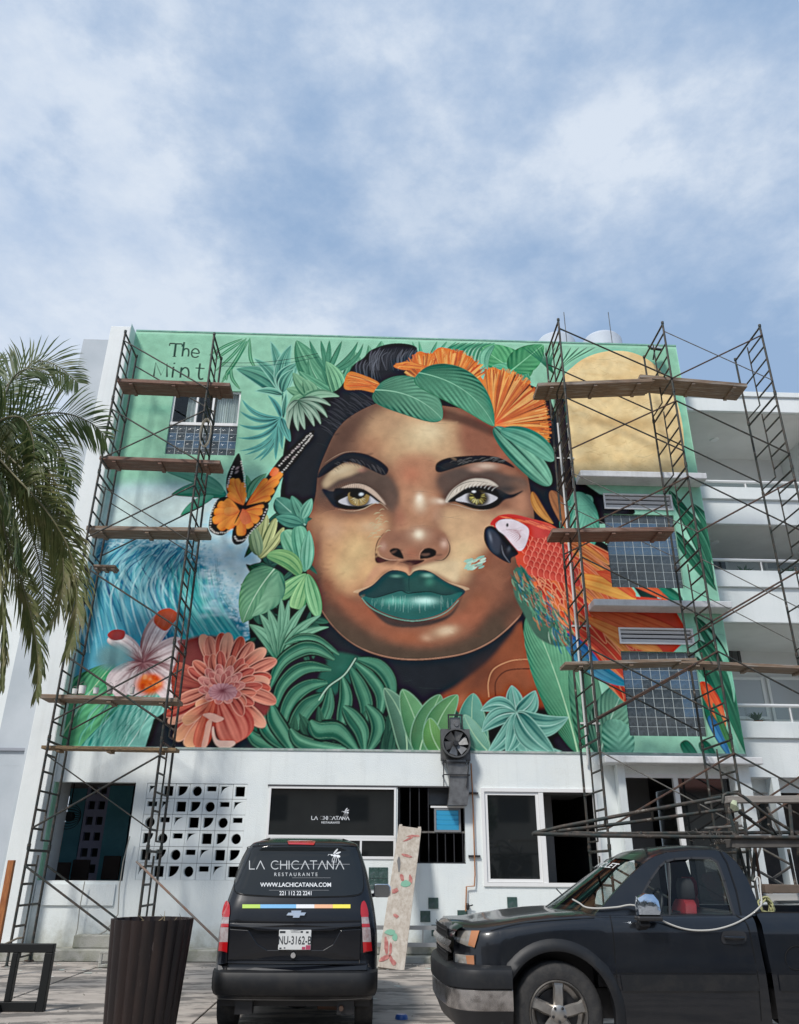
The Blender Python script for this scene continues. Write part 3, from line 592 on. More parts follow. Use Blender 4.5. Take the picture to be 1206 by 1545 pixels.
    fill([(505, 738), (520, 736), (545, 737), (560, 745), (577, 760), (570, 757), (556, 747), (540, 742), (520, 745), (511, 755), (504, 752)], (20, 24, 30), f=.4)
    fill([(505, 757), (520, 763), (540, 765), (555, 762), (562, 759), (552, 766), (535, 769), (515, 767)], (26, 28, 32), f=.5)
    stroke([(510, 768), (530, 771), (548, 768), (562, 761), (574, 759), (586, 769)], 1.3, (190, 164, 134), .8); blob(530, 773, 22, 3, (120, 92, 74), .7)
    for i in range(16):
        t = i/16; x = 508+t*44; y = 742-6*math.sin(t*3)
        stroke([(x, y), (x-2+t*2, y-5), (x-4+t*4, y-9)], .8, (24, 24, 30), .8, 2)
    for i in range(14):
        y = 742+i*2; stroke([(506, y), (494, y+2), (482, y-3+i*.8)], 1.2, (34, 34, 42), .5, 2)
    # right
    fill([(672, 757), (680, 742), (698, 728), (716, 722), (738, 724), (752, 734), (735, 732), (712, 735), (694, 743), (680, 756)], (200, 188, 172), f=1)
    stroke([(674, 756), (684, 740), (698, 730), (716, 726), (740, 729)], 1.2, (56, 46, 44), .9)
    fill([(676, 757), (690, 746), (706, 737), (730, 734), (752, 738), (770, 746), (790, 740), (776, 750), (762, 754), (750, 764), (732, 769), (716, 766), (700, 759), (688, 757)], (28, 32, 38), f=.9)
    blob(765, 738, 26, 9, (52, 50, 50), .8, -5)
    fill([(688, 755), (696, 749), (708, 744), (730, 743), (748, 749), (750, 753), (738, 760), (722, 763), (704, 758)], (192, 190, 194))
    blob(721, 751, 17.5, 16, (60, 52, 34), 1, hard=9)
    for i in range(60):
        th = RN.uniform(-.4, 3.5); r0, r1 = RN.uniform(4, 7), RN.uniform(9, 13.5)
        stroke([(721+r0*math.cos(th), 749+r0*math.sin(th)), (721+r1*math.cos(th), 749+r1*math.sin(th))], 1.6, [(212, 196, 96), (236, 226, 160), (150, 130, 62), (190, 170, 80)][RN.randint(4)], .8, smooth=False)
    blob(720, 746, 7.5, 7.5, (18, 20, 22), 1, hard=6); blob(715, 741.5, 3.4, 2.2, (226, 234, 236), 1, 0, 4)
    fill([(676, 757), (692, 744), (708, 735), (730, 734), (750, 740), (752, 748), (740, 742), (722, 739), (708, 742), (694, 750)], (22, 24, 28), f=.4)
    fill([(688, 757), (704, 760), (722, 765), (740, 762), (752, 754), (760, 750), (752, 762), (738, 768), (718, 768), (702, 763)], (24, 27, 30), f=.4)
    stroke([(676, 760), (690, 762), (706, 767), (722, 770), (740, 769)], 1.3, (178, 160, 138), .7)
    for i in range(22):
        t = i/22; x = 686+t*62; y = 744-9*math.sin(t*3)
        stroke([(x, y), (x+1+t*3, y-4), (x+2+t*9, y-7)], .8, (24, 24, 30) if i % 2 else (220, 214, 204), .8, 2)
    blob(664, 756, 9, 5, (236, 212, 188), .9, 10); blob(655, 756, 10, 8, (214, 180, 150), .6)
    # brows
    fill([(479, 721), (486, 706), (505, 692), (524, 683), (548, 684), (570, 693), (584, 704), (586, 711), (580, 717), (566, 712), (545, 702), (525, 697), (510, 703), (494, 714)], (32, 32, 38), f=.5)
    for i in range(50):
        t = RN.rand(); x = 492+t*84; y = 704-math.sin(t*2.6)*16+RN.uniform(0, 9)*(1-.3*t)+t*t*10
        stroke([(x, y), (x+4, y+5*t), (x+8, y+3+9*t)], .8, (96, 94, 98) if RN.rand() < .5 else (40, 34, 36), .5)
    stroke([(490, 699), (505, 689), (522, 682), (545, 681)], 1.2, (166, 136, 112), .6)
    fill([(657, 707), (660, 698), (675, 691), (700, 688), (730, 687), (752, 690), (770, 699), (776, 706), (758, 700), (735, 697), (712, 699), (690, 705), (668, 712), (660, 712)], (34, 33, 37), f=.5)
    for i in range(50):
        t = RN.rand(); x = 668+t*90; y = 701-math.sin(t*2.2)*8+RN.uniform(-1, 5)
        stroke([(x, y), (x+5, y-3), (x+10, y-3)], .8, (120, 116, 114) if RN.rand() < .4 else (44, 36, 36), .5)
    fm = (CLIP[0]*.16)[..., None]; lum = IMG.mean(-1, keepdims=True); v_ = IMG+fm*(lum-IMG)*np.array([1.0, .6, .5], np.float32); IMG[:] = np.where(fm > 0, v_*(1-.0*fm), IMG)
    # brushwork over the skin
    for i in range(380):
        x, y = RN.uniform(470, 800), RN.uniform(625, 985)
        if 690 < y < 775 or 855 < y < 940 and 540 < x < 705: continue
        c0 = P([(x, y)])[0].astype(int)
        if not (0 <= c0[0] < SSX and 0 <= c0[1] < SSY): continue
        col = IMG[c0[1], c0[0]]*RN.uniform(.86, 1.14); c8 = np.where(col <= .0031308, col*12.92, 1.055*np.maximum(col, 1e-5)**(1/2.4)-.055)*255
        th = RN.uniform(-.7, .7); l_ = RN.uniform(6, 18)
        stroke([(x, y), (x+l_*.5*math.cos(th), y+l_*.5*math.sin(th)+1), (x+l_*math.cos(th), y+l_*math.sin(th))], RN.uniform(2, 5), c8, .35, f=.8)
    for i in range(26):
        x = 566+RN.normal(0, 7); y = 800+RN.normal(0, 14); stroke([(x, y), (x+4, y-3), (x+8, y-2)], 1.4, (190, 178, 140), .6)
    setclip()
    for i in range(26):             # unfinished pale dab on the cheek
        x = 700+RN.uniform(0, 30); y = 851+RN.uniform(-9, 9)-(x-715)*.25
        stroke([(x, y), (x+5, y-2), (x+9, y-4)], RN.uniform(2, 4.5), [(160, 200, 180), (190, 216, 196), (140, 186, 168)][RN.randint(3)], .85)
    # ---- orange headdress
    def brush(c, a0, a1, r0, r1, n, cols):
        for i in range(n):
            th = math.radians(RN.uniform(a0, a1)); r = r1*RN.uniform(.8, 1.04); s0 = r0*RN.uniform(.7, 1.6)
            col = cols[RN.randint(len(cols))]
            stroke([(c[0]+s0*math.cos(th), c[1]+s0*math.sin(th)), (c[0]+r*.6*math.cos(th+.03), c[1]+r*.6*math.sin(th+.03)), (c[0]+r*math.cos(th+.04), c[1]+r*math.sin(th+.04))], RN.uniform(1.6, 4.5), col, .8, 3 if RN.rand() < .2 else 1)
    OR = [(214, 112, 50), (226, 142, 66), (236, 172, 96), (198, 92, 48), (222, 128, 62), (170, 90, 50)]
    fill([(526, 562), (548, 566), (572, 578), (570, 592), (545, 588), (520, 586)], (206, 124, 56))
    for i in range(40):
        y = RN.uniform(563, 588); stroke([(522+RN.uniform(0, 6), y), (548, y*.6+580*.4), (571, 583+RN.uniform(-5, 6))], 2, OR[RN.randint(6)], .7)
    fill([(594, 552), (612, 546), (628, 548), (626, 536), (634, 530), (650, 534), (664, 524), (690, 530), (712, 540), (724, 556), (726, 568), (732, 578), (715, 580), (690, 568), (650, 560), (610, 558)], (216, 122, 58))
    brush((675, 600), -160, -35, 20, 72, 300, OR); brush((640, 575), -150, -60, 8, 42, 60, OR)
    for i in range(40): stroke([(596+RN.uniform(0, 10), 552+RN.uniform(-4, 3)), (620, 551+RN.uniform(-4, 4)), (660, 558+RN.uniform(-3, 4))], 2.2, OR[RN.randint(6)], .8)
    fill([(746, 641), (728, 590), (738, 556), (765, 562), (785, 572), (805, 588), (820, 606), (826, 632), (826, 662), (790, 652)], (212, 128, 62))
    brush((744, 642), -100, 14, 4, 86, 420, OR); brush((744, 642), -70, -10, 6, 84, 160, [(226, 168, 100), (216, 130, 66), (190, 96, 52)])
    blob(752, 636, 12, 10, (222, 92, 56), .8)
    for th in (-66, -48, -22, -6): 
        t = math.radians(th); stroke([(744+30*math.cos(t), 642+30*math.sin(t)), (744+84*math.cos(t), 642+84*math.sin(t))], 2.2, (60, 34, 26), .9, 3, smooth=False)
    # ---- headband leaves
    leaf((566, 588), (667, 632), 64, (30, 84, 66), (118, 178, 144), bend=-.13, p=(.38, .55), veins=9, va=.42, slant=.5, rib=(150, 200, 168), ribw=1.1, edge=(56, 116, 92), side=-.12)
    leaf((632, 562), (746, 643), 62, (26, 84, 64), (108, 176, 140), bend=-.14, p=(.35, .75), veins=9, va=.38, slant=.5, rib=(140, 196, 162), ribw=1.0, edge=(50, 120, 84))
    leaf((746, 644), (830, 732), 40, (28, 96, 80), (140, 204, 172), bend=-.02, p=(.5, .5), veins=0, streak=8, sa=.3, rib=(30, 80, 70), side=-.2)
    leaf((756, 648), (836, 694), 34, (40, 112, 92), (128, 196, 168), bend=-.1, p=(.5, .5), streak=8, sa=.25, rib=(80, 140, 120))
    leaf((803, 742), (835, 790), 14, (150, 92, 44), (220, 160, 84), bend=.1, streak=5); leaf((832, 740), (856, 800), 22, (120, 76, 52), (182, 122, 78), bend=-.05, streak=5)
    # ---- pinnate fan over the hair, left
    leaf((454, 604), (512, 598), 15, (70, 120, 92), (164, 204, 172), bend=-.15, streak=6)
    fan((450, 603), [(436, 648, .12), (450, 650, .06), (460, 648, .02), (474, 643, -.06), (484, 640, -.1), (494, 630, -.14), (499, 612, -.14), (432, 624, .1)], 9, (48, 92, 74), (186, 212, 188), streak=4, base=.6, side=.1)
    # ---- leaves left of the face
    for i in range(46):
        x, y = RN.uniform(384, 476), RN.uniform(770, 985); th = RN.uniform(0, 6.28); l_ = RN.uniform(22, 42)
        if x > 462+max(0, (y-850))*.25: continue
        leaf((x, y), (x+l_*math.cos(th), y+l_*math.sin(th)), RN.uniform(8, 15), (22, 58, 50), (62, 112, 90), bend=RN.uniform(-.12, .12), streak=6, base=.4)
    k = dict(streak=9, sa=.25, base=.2)
    leaf((461, 792), (416, 752), 30, (30, 84, 74), (98, 160, 138), p=(.4, .5), veins=4, rib=(160, 205, 184), side=.2)
    leaf((458, 790), (440, 748), 20, (34, 92, 78), (110, 172, 146), **k); leaf((456, 782), (470, 752), 16, (50, 116, 98), (146, 204, 176), **k); leaf((455, 790), (416, 780), 22, (30, 90, 78), (96, 160, 138), **k)
    leaf((352+30, 760), (372, 716), 12, (60, 116, 84), (120, 180, 140), **k); leaf((376, 756), (402, 714), 18, (60, 110, 80), (132, 186, 146), bend=-.1, **k)
    for t in [(392, 786, 0, 14), (402, 776, 0, 14), (416, 782, 0, 16), (428, 796, .05, 12)]: leaf((392, 842), t[:2], t[3], (96, 112, 70), (206, 212, 150), bend=t[2], p=(.5, .5), streak=6, sa=.3, base=.1)
    leaf((390, 838), (380, 790), 20, (84, 112, 84), (160, 184, 140), **k)
    leaf((456, 862), (430, 800), 34, (46, 120, 86), (150, 208, 172), p=(.5, .4), bend=.06, **k); leaf((460, 862), (450, 794), 26, (40, 116, 88), (140, 206, 172), p=(.5, .3), **k); leaf((462, 860), (466, 800), 20, (52, 126, 98), (150, 210, 180), **k)
    leaf((454, 866), (404, 836), 26, (58, 124, 78), (150, 196, 130), p=(.4, .4), bend=.15, **k)
    leaf((462, 866), (420, 900), 24, (56, 128, 84), (156, 206, 146), p=(.6, .25), **k); leaf((462, 868), (446, 918), 24, (60, 132, 84), (166, 212, 150), p=(.7, .2), **k); leaf((464, 866), (480, 930), 22, (56, 130, 84), (158, 212, 156), p=(.6, .5), **k)
    leaf((414, 858), (366, 940), 56, (42, 106, 80), (140, 196, 150), bend=.05, p=(.35, .8), veins=7, va=.3, slant=.5, rib=(190, 222, 190), ribw=1.1)
    leaf((420, 862), (380, 930), 30, (50, 112, 88), (150, 200, 160), bend=-.15, p=(.5, .8), veins=4, va=.2)
    k = dict(streak=7, sa=.2, base=.55, side=.12)
    fan((422, 998), [(376, 942, .1, 20), (392, 926, .06, 16), (404, 918, .04, 16), (424, 902, .02, 14), (436, 905, 0, 12), (462, 912, -.08, 14), (484, 928, -.12, 16), (496, 946, -.16, 15)], 16, (38, 96, 74), (146, 200, 166), **k)
    # ---- monstera
    M1, M2 = (30, 86, 68), (128, 186, 150)
    fill([(488, 985), (510, 984), (545, 992), (556, 1004), (540, 1025), (520, 1036), (500, 1052), (484, 1060), (478, 1040), (484, 1015), (494, 1000)], (38, 92, 76), f=2)
    for pl, w in [([(512, 988), (480, 966), (452, 963), (430, 972)], 13), ([(505, 995), (480, 980), (455, 980), (425, 1000), (406, 1040)], 22), ([(500, 1010), (470, 1006), (446, 1014), (424, 1038), (413, 1075)], 21), ([(494, 1030), (468, 1034), (446, 1048), (432, 1072), (428, 1096)], 23), ([(490, 1048), (466, 1064), (450, 1086), (438, 1108)], 27),
                  ([(498, 1038), (496, 1064), (488, 1086), (474, 1108)], 20), ([(516, 1020), (522, 1050), (518, 1080), (512, 1108)], 22), ([(528, 1006), (544, 1036), (553, 1066), (548, 1096)], 22), ([(536, 1000), (562, 1024), (576, 1050), (572, 1084)], 21), ([(540, 994), (570, 1004), (588, 1026), (594, 1056)], 22)]:
        stroke(pl, w*1.22, NAVY, 1, 1); blade(pl, w*.92, M1, M2, 6)
    blob(518, 1008, 18, 14, (44, 100, 84), .7)
    stroke([(537, 993), (520, 1018), (496, 1036), (481, 1057)], 1.5, (176, 214, 186), .9, 0)
    # ---- low leaf border
    for i in range(34):
        x, y = RN.uniform(385, 600), RN.uniform(1100, 1135); th = RN.uniform(-2.6, -.5); l_ = RN.uniform(24, 44)
        leaf((x, y+8), (x+l_*math.cos(th), y+l_*math.sin(th)), RN.uniform(9, 15), (20, 56, 46), (58, 108, 84), bend=RN.uniform(-.15, .15), streak=6, base=.4)
    k = dict(streak=8, sa=.22, base=.25, side=.15)
    for pl, w in [([(374, 1102), (386, 1116), (410, 1126), (444, 1134)], 19), ([(394, 1076), (402, 1096), (418, 1114), (442, 1134)], 24), ([(408, 1060), (414, 1084), (428, 1108), (442, 1134)], 22), ([(438, 1100), (452, 1118), (486, 1128), (548, 1133)], 20), ([(468, 1088), (480, 1102), (510, 1104), (540, 1134)], 26), ([(518, 1066), (532, 1082), (546, 1104), (550, 1134)], 23), ([(553, 1064), (568, 1084), (570, 1106), (556, 1134)], 21)]:
        stroke(pl, w*1.3, (20, 48, 42), 1, 1); blade(pl, w*1.02, M1, M2, 6)
    k = dict(veins=13, va=.34, slant=.7, rib=(170, 206, 168), p=(.42, .62), base=.3, edge=(136, 180, 150), mid=.4)
    for i in range(18):
        x = RN.uniform(575, 735); leaf((x, 1140), (x+RN.uniform(-22, 22), RN.uniform(1062, 1095)), RN.uniform(14, 24), (18, 52, 44), (56, 104, 82), bend=RN.uniform(-.1, .1), streak=6, base=.3)
    leaf((614, 1138), (580, 1038), 36, (40, 84, 68), (124, 168, 140), bend=.1, **k)
    leaf((642, 1138), (607, 1040), 42, (38, 100, 66), (130, 184, 130), bend=.03, **k); leaf((632, 1138), (664, 1048), 44, (36, 96, 64), (128, 180, 126), bend=-.03, **k)
    leaf((652, 1138), (690, 1048), 40, (42, 104, 66), (132, 180, 122), bend=-.1, **k); leaf((722, 1140), (714, 1046), 46, (38, 100, 88), (132, 192, 170), bend=-.06, **k); leaf((670, 1140), (648, 1083), 34, (42, 112, 60), (138, 184, 114), bend=-.1, **k)
    leaf((735, 1132), (700, 1078), 30, (60, 124, 102), (160, 206, 184), bend=-.06, **k)
    # ---- right leaves below the parrot
    leaf((872, 1136), (800, 925), 70, (34, 104, 78), (124, 190, 148), bend=.03, p=(.7, .6), veins=11, va=.3, slant=.6, rib=(176, 216, 178), ribw=1.2)
    leaf((888, 1130), (860, 1000), 44, (30, 92, 70), (120, 184, 148), bend=.06, veins=8, va=.25, rib=(150, 200, 170))
    leaf((900, 1136), (888, 990), 34, (36, 90, 72), (110, 168, 136), veins=8, va=.25)
    leaf((905, 1140), (946, 1030), 62, (28, 84, 70), (138, 196, 166), bend=-.03, p=(.4, .55), veins=9, va=.4, slant=.5, rib=(176, 214, 190), ribw=1.2)
    leaf((935, 1148), (925, 1085), 50, (36, 110, 90), (150, 214, 186), bend=.05, p=(.4, .4), veins=6, va=.4)
    fill([(735, 1050), (860, 1060), (890, 1138), (735, 1138), (725, 1090)], NAVY, f=.6, smooth=False, a=.0)
    k = dict(streak=8, sa=.2, base=.45, side=.15, rib=(176, 214, 202), ribw=.8, edge=(150, 200, 184))
    for t, w_, b_ in [((772, 1034), 26, 0), ((808, 1042), 28, .14), ((725, 1072), 25, .2), ((858, 1082), 34, .2), ((727, 1104), 26, .14), ((852, 1136), 42, .32), ((735, 1137), 26, -.1), ((764, 1137), 28, -.08), ((798, 1138), 26, -.1), ((838, 1139), 40, .1)]:
        leaf((780, 1076), t, w_, (30, 96, 90), (136, 194, 176), bend=b_, **k)
    # ---- hibiscus
    W1, W2 = (186, 160, 158), (238, 222, 220)
    for t, w_, b_ in [((258, 922), 34, -.08), ((165, 960), 26, .08), ((280, 975), 44, .0), ((168, 1044), 46, .05), ((205, 1050), 40, 0), ((272, 1050), 46, -.05)]:
        leaf((216, 1000), t, w_, (132, 88, 92), W2, bend=b_, p=(.6, .3), streak=10, sa=.2, base=1.0, mid=.85)
    leaf((272, 965), (284, 1054), 26, (136, 84, 88), (214, 172, 170), bend=-.2, p=(.3, .3), streak=7)
    fill([(232, 935), (240, 922), (256, 918), (270, 928), (262, 940), (250, 952), (236, 944)], (204, 96, 70)); fill([(162, 958), (172, 950), (188, 952), (186, 964), (170, 966)], (150, 72, 74))
    for i in range(40):
        x, y = RN.uniform(232, 266), RN.uniform(922, 948); stroke([(x, y), (x-4, y+10)], 1, [(230, 150, 124), (180, 76, 58)][RN.randint(2)], .5, smooth=False)
    for i in range(220):
        th = RN.uniform(0, 6.28); r = RN.uniform(18, 56); x, y = 216+r*math.cos(th), 1000+r*.85*math.sin(th)
        stroke([(x, y), (x+4*math.cos(th), y+4*math.sin(th))], 1.3, (104, 66, 76), .6, smooth=False)
    for i in range(90):
        th = RN.uniform(0, 6.28); stroke([(216, 1000), (216+14*math.cos(th), 1000+12*math.sin(th)), (216+30*math.cos(th+.1), 1000+26*math.sin(th+.1))], 2, [(104, 62, 68), (132, 84, 88), (156, 112, 114)][RN.randint(3)], .6, 2)
    blob(226, 1032, 24, 18, (228, 100, 32), 1, hard=6)
    for i in range(26): blob(226+RN.uniform(-16, 16), 1030+RN.uniform(-11, 11), 4, 3, [(240, 130, 60), (196, 70, 24), (250, 170, 110)][RN.randint(3)], .8)
    # blurred round patch left by someone in front of the flower
    blob(172, 990, 30, 24, (104, 146, 150), 1, hard=5)
    # ---- dahlia
    C1, C2 = (124, 44, 42), (226, 146, 124)
    c0 = (336, 1040)
    fill([(275, 970), (330, 960), (395, 985), (408, 1040), (400, 1080), (340, 1118), (275, 1090), (262, 1030)], (128, 60, 56), f=2)
    for i in range(22): 
        th = math.radians(150+i*2.6+RN.uniform(-2, 2)); leaf(c0, (336+78*math.cos(th), 1035+74*math.sin(th)*.9-6), 14, (120, 48, 46), (204, 112, 92), p=(.8, .3), streak=4)
    outer = [(302, 962), (316, 958), (330, 954), (347, 958), (362, 962), (376, 966), (396, 980), (418, 998), (410, 1020), (406, 1030), (404, 1044), (412, 1062), (396, 1092), (384, 1100), (262, 1110), (258, 1086), (250, 1078), (264, 1062)]
    for i, t in enumerate(outer): t = (t[0]+RN.uniform(-5, 5), t[1]+RN.uniform(-5, 5)); leaf((336+RN.uniform(-4, 4), 1036), t, 21, C1, (228, 150, 126) if i % 2 else (210, 108, 88), p=(1.2, .5), streak=6, sa=.3, base=.9, edge=(226, 160, 138), tipc=(222, 168, 140) if i % 3 == 0 else None, bend=RN.uniform(-.04, .04))
    for t, w_ in [((264, 1116), 20), ((282, 1127), 24), ((296, 1068), 20), ((276, 1090), 20)]: leaf((330, 1052), t, w_, (150, 60, 50), (224, 140, 112), p=(1.0, .3), streak=5, base=.5, edge=(228, 170, 146), tipc=(226, 170, 128))
    leaf((330, 1050), (362, 1118), 58, (150, 52, 46), (222, 132, 112), p=(.7, .3), streak=10, sa=.3, bend=-.05); leaf((326, 1050), (300, 1128), 28, (156, 58, 48), (220, 124, 96), p=(.7, .3), streak=7)
    fill([(322, 1096), (328, 1116), (352, 1118), (354, 1124), (340, 1130), (326, 1124), (320, 1108)], (226, 186, 170)); fill([(320, 1086), (316, 1110), (312, 1126), (304, 1128), (308, 1108), (312, 1090)], (220, 166, 146))
    fill([(306, 1078), (318, 1076), (330, 1080), (338, 1085), (326, 1090), (312, 1083)], (226, 172, 154))
    for i in range(17):
        th = math.radians(-150+i*15+RN.uniform(-4, 4)); rr2 = 54+RN.uniform(-7, 7)
        if 60 < (math.degrees(th) % 360) < 130: continue
        leaf((336, 1038), (336+rr2*math.cos(th), 1034+rr2*.9*math.sin(th)), 17, (112, 40, 40), (226, 136, 112) if i % 2 else (206, 108, 92), p=(1.2, .55), streak=6, sa=.25, base=1.0, edge=(222, 156, 136), bend=RN.uniform(-.06, .06))
    blob(334, 1038, 34, 26, (120, 52, 54), .6)
    for r_, n_, w_ in [(36, 11, 14), (28, 11, 13), (20, 10, 10)]:
        for i in range(n_):
            th = i*6.283/n_+r_; leaf((334+4*math.cos(th), 1040+4*math.sin(th)), (334+r_*math.cos(th), 1032+r_*math.sin(th)*.85), w_, (138, 66, 66), (224, 152, 140) if i % 2 else (206, 126, 116), p=(.9, .5), streak=4, base=.9, edge=(220, 160, 146))
    for i in range(16):
        th = i*6.283/16; leaf((336, 1042), (336+22*math.cos(th), 1044+13*math.sin(th)), 8, (140, 84, 92), (206, 156, 160), p=(.8, .3), base=.6)
    blob(336, 1042, 6, 4, (110, 58, 66), .8)
    # ---- butterfly
    BK = (26, 22, 24); c0 = (366, 766)
    fill([(359, 684), (364, 692), (369, 730), (371, 756), (366, 768), (352, 758), (342, 742), (342, 720), (350, 700)], BK)
    fill([(368, 764), (400, 722), (424, 690), (450, 665), (470, 650), (474, 654), (452, 690), (428, 718), (412, 750), (400, 762)], BK)
    fill([(366, 768), (345, 750), (328, 754), (318, 775), (315, 795), (320, 804), (335, 808), (350, 798), (356, 788)], BK)
    fill([(366, 766), (402, 758), (404, 772), (394, 790), (378, 804), (368, 818), (356, 822), (350, 814), (352, 796), (358, 782)], BK)
    O1, O2 = (214, 96, 46), (246, 166, 70)
    def ofan(c, tips, w): 
        for t in tips: leaf(c, t[:2], t[2] if len(t) > 2 else w, O1, O2, p=(.9, .25), base=.45, streak=3, sa=.08, ed=.2)
    ofan((367, 762), [(349, 722, 10), (357, 722, 9), (366, 728, 9), (344, 732, 9), (344, 744, 10), (368, 742, 8)], 9)
    ofan((372, 762), [(402, 722, 9), (425, 713, 11), (420, 724, 11), (413, 738, 12), (408, 750, 10)], 9)
    leaf((409, 718), (418, 706), 11, O1, (236, 140, 90), p=(.4, .3))
    ofan((362, 772), [(340, 754, 11), (329, 760, 13), (323, 772, 13), (321, 786, 14), (330, 798, 14), (343, 798, 13), (352, 790, 10)], 12)
    leaf((360, 770), (338, 772), 14, O1, (248, 180, 90), p=(.5, .3))
    ofan((364, 772), [(398, 763, 7), (396, 772, 12), (390, 786, 13), (378, 796, 13), (364, 808, 14), (354, 792, 10)], 12)
    leaf((364, 768), (374, 790), 15, (210, 92, 54), (238, 138, 84), p=(.5, .3))
    stroke([(367, 762), (362, 774), (354, 790)], 2.4, (70, 30, 28), .9); stroke([(369, 764), (400, 757)], 2, BK, .9, 0, smooth=False)
    def dots(pl, n, c=(226, 216, 204)):
        q = np.array(pl, float)
        for i in range(n):
            k_ = i/n*(len(q)-1); j = int(k_); pp = q[j]+(q[min(j+1, len(q)-1)]-q[j])*(k_-j)
            blob(pp[0]+RN.uniform(-.5, .5), pp[1]+RN.uniform(-.5, .5), 1.5, 1.2, c, .95, hard=3)
    dots([(352, 704), (346, 722), (342, 738)], 10); dots([(364, 696), (368, 715), (370, 738)], 12); dots([(326, 757), (318, 775), (317, 796), (325, 804), (342, 803), (352, 797)], 26); dots([(402, 768), (394, 787), (380, 800), (370, 814), (358, 816), (353, 808)], 22)
    dots([(422, 702), (440, 683), (458, 664), (470, 652)], 18); dots([(426, 712), (444, 690), (462, 668), (472, 655)], 20)
    for x, y in [(432, 690), (442, 680), (450, 674), (443, 690), (358, 706), (357, 712)]: blob(x, y, 4, 2, (150, 138, 138), .8, -45, 3)
    # ---- parrot
    fill([(742, 790), (752, 778), (775, 776), (800, 782), (830, 790), (860, 810), (900, 840), (935, 880), (960, 900), (1010, 905), (1042, 960), (1000, 1000), (950, 1020), (900, 990), (860, 960), (830, 920), (800, 880), (780, 850), (776, 830)], (206, 76, 54), smooth=False)
    FR = [((158, 36, 34), (226, 96, 72)), ((186, 56, 36), (238, 132, 78)), ((168, 40, 34), (220, 84, 58))]
    # long wing feathers: towards lower right
    for row, (x0, y0, x1, y1, n, ln, wd) in enumerate([(850, 850, 900, 1010, 14, 120, 18), (850, 820, 870, 960, 14, 120, 16), (840, 810, 860, 900, 12, 90, 14)]):
        for i in range(n):
            t = i/(n-1); x = x0+(x1-x0)*t; y = y0+(y1-y0)*t
            th = math.radians(28+22*t+RN.uniform(-4, 4)); e = (x+ln*math.cos(th), y+ln*math.sin(th))
            d_, l_ = FR[RN.randint(3)]
            leaf((x-20, y-14), e, wd, d_, (244, 170, 90) if RN.rand() < .3 else l_, bend=-.06, p=(.5, .45), streak=6, sa=.2, edge=(240, 156, 110), base=.2)
    leaf((850, 870), (960, 905), 26, (214, 120, 50), (244, 190, 96), bend=-.06, p=(.6, .5), streak=7); leaf((880, 930), (1000, 985), 24, (206, 96, 48), (240, 170, 96), p=(.6, .5), streak=7)
    for t in [(960, 902), (1010, 906), (1000, 896)]: leaf((900, 862), t, 14, (196, 62, 44), (238, 124, 72), bend=-.06, p=(.6, .5), streak=5)
    for i in range(9): leaf((880+i*4, 918), (950+i*12, 950+i*2), 16, (190, 60, 40), (236, 130, 80), p=(.6, .5), streak=5, bend=-.04)
    leaf((850, 960), (948, 1034), 26, (24, 84, 120), (90, 160, 184), bend=.08, streak=8, p=(.5, .6)); leaf((850, 955), (905, 1000), 18, (24, 70, 130), (70, 140, 190), streak=6)
    # breast flames
    for i in range(60):
        t = i/60; x = 795+RN.uniform(0, 60); y = 850+t*90; th = math.radians(62+RN.uniform(-14, 10)); ln = RN.uniform(24, 50)
        if x < 790+(y-850)*.35: continue
        d_, l_ = FR[RN.randint(3)]; leaf((x, y), (x+ln*math.cos(th), y+ln*math.sin(th)), RN.uniform(8, 13), d_, (244, 176, 90) if t > .45 and RN.rand() < .5 else l_, p=(.5, .7), streak=4, edge=(244, 160, 120))
    # scallops on the neck
    for j in range(9):
        for i in range(11):
            x = 786+i*9+(j % 2)*4.5+j*1.5; y = 796+j*8+i*2.2
            if x < 792+max(0, (j-4))*-2 or x > 850+j*3: continue
            leaf((x, y-7), (x+1.5, y+7), 12, (168, 44, 40), (226, 98, 80), p=(.35, .28), base=.5, edge=(238, 138, 116), a=.95)
    # green-blue flank
    fill([(776, 862), (782, 856), (792, 858), (804, 880), (826, 920), (850, 950), (862, 970), (840, 975), (810, 960), (790, 925), (776, 895)], (70, 106, 88), f=1)
    for i in range(260):
        t = RN.rand(); x = 780+t*75+RN.normal(0, 8); y = 864+t*100+RN.normal(0, 9)
        th = math.radians(60+RN.uniform(-22, 22)); ln = RN.uniform(8, 22)
        stroke([(x, y), (x+ln*.5*math.cos(th+.1), y+ln*.5*math.sin(th+.1)), (x+ln*math.cos(th), y+ln*math.sin(th))], RN.uniform(1.2, 3), [(40, 96, 84), (110, 160, 130), (180, 120, 84), (44, 110, 130), (84, 140, 110), (150, 180, 160), (150, 92, 70), (30, 80, 70)][RN.randint(8)], .75)
    # head
    fill([(740, 792), (744, 784), (756, 777), (775, 776), (800, 782), (822, 790), (832, 792), (830, 806), (815, 812), (800, 808), (796, 796), (780, 784), (760, 784), (750, 792)], (196, 68, 62), f=.6)
    for i in range(70):
        t = RN.rand(); x = 752+t*70; y = 779+t*9+RN.uniform(0, 8)*t; stroke([(x, y), (x+8, y+1+t*3), (x+17, y+3+t*5)], 1.8, [(222, 104, 76), (180, 54, 52), (236, 130, 96)][RN.randint(3)], .7)
    fill([(731, 800), (736, 794), (744, 794), (756, 802), (770, 818), (782, 833), (780, 838), (772, 842), (770, 850), (756, 844), (740, 832), (731, 816)], (34, 34, 42))
    fill([(734, 802), (742, 798), (752, 806), (756, 820), (752, 836), (740, 828)], (58, 62, 74), f=1.5); stroke([(757, 822), (760, 836), (770, 850)], 1.4, (110, 114, 124), .8); blob(740, 810, 2.5, 9, (128, 136, 150), .7, -10); blob(768, 828, 3, 6, (84, 88, 98), .7, 20)
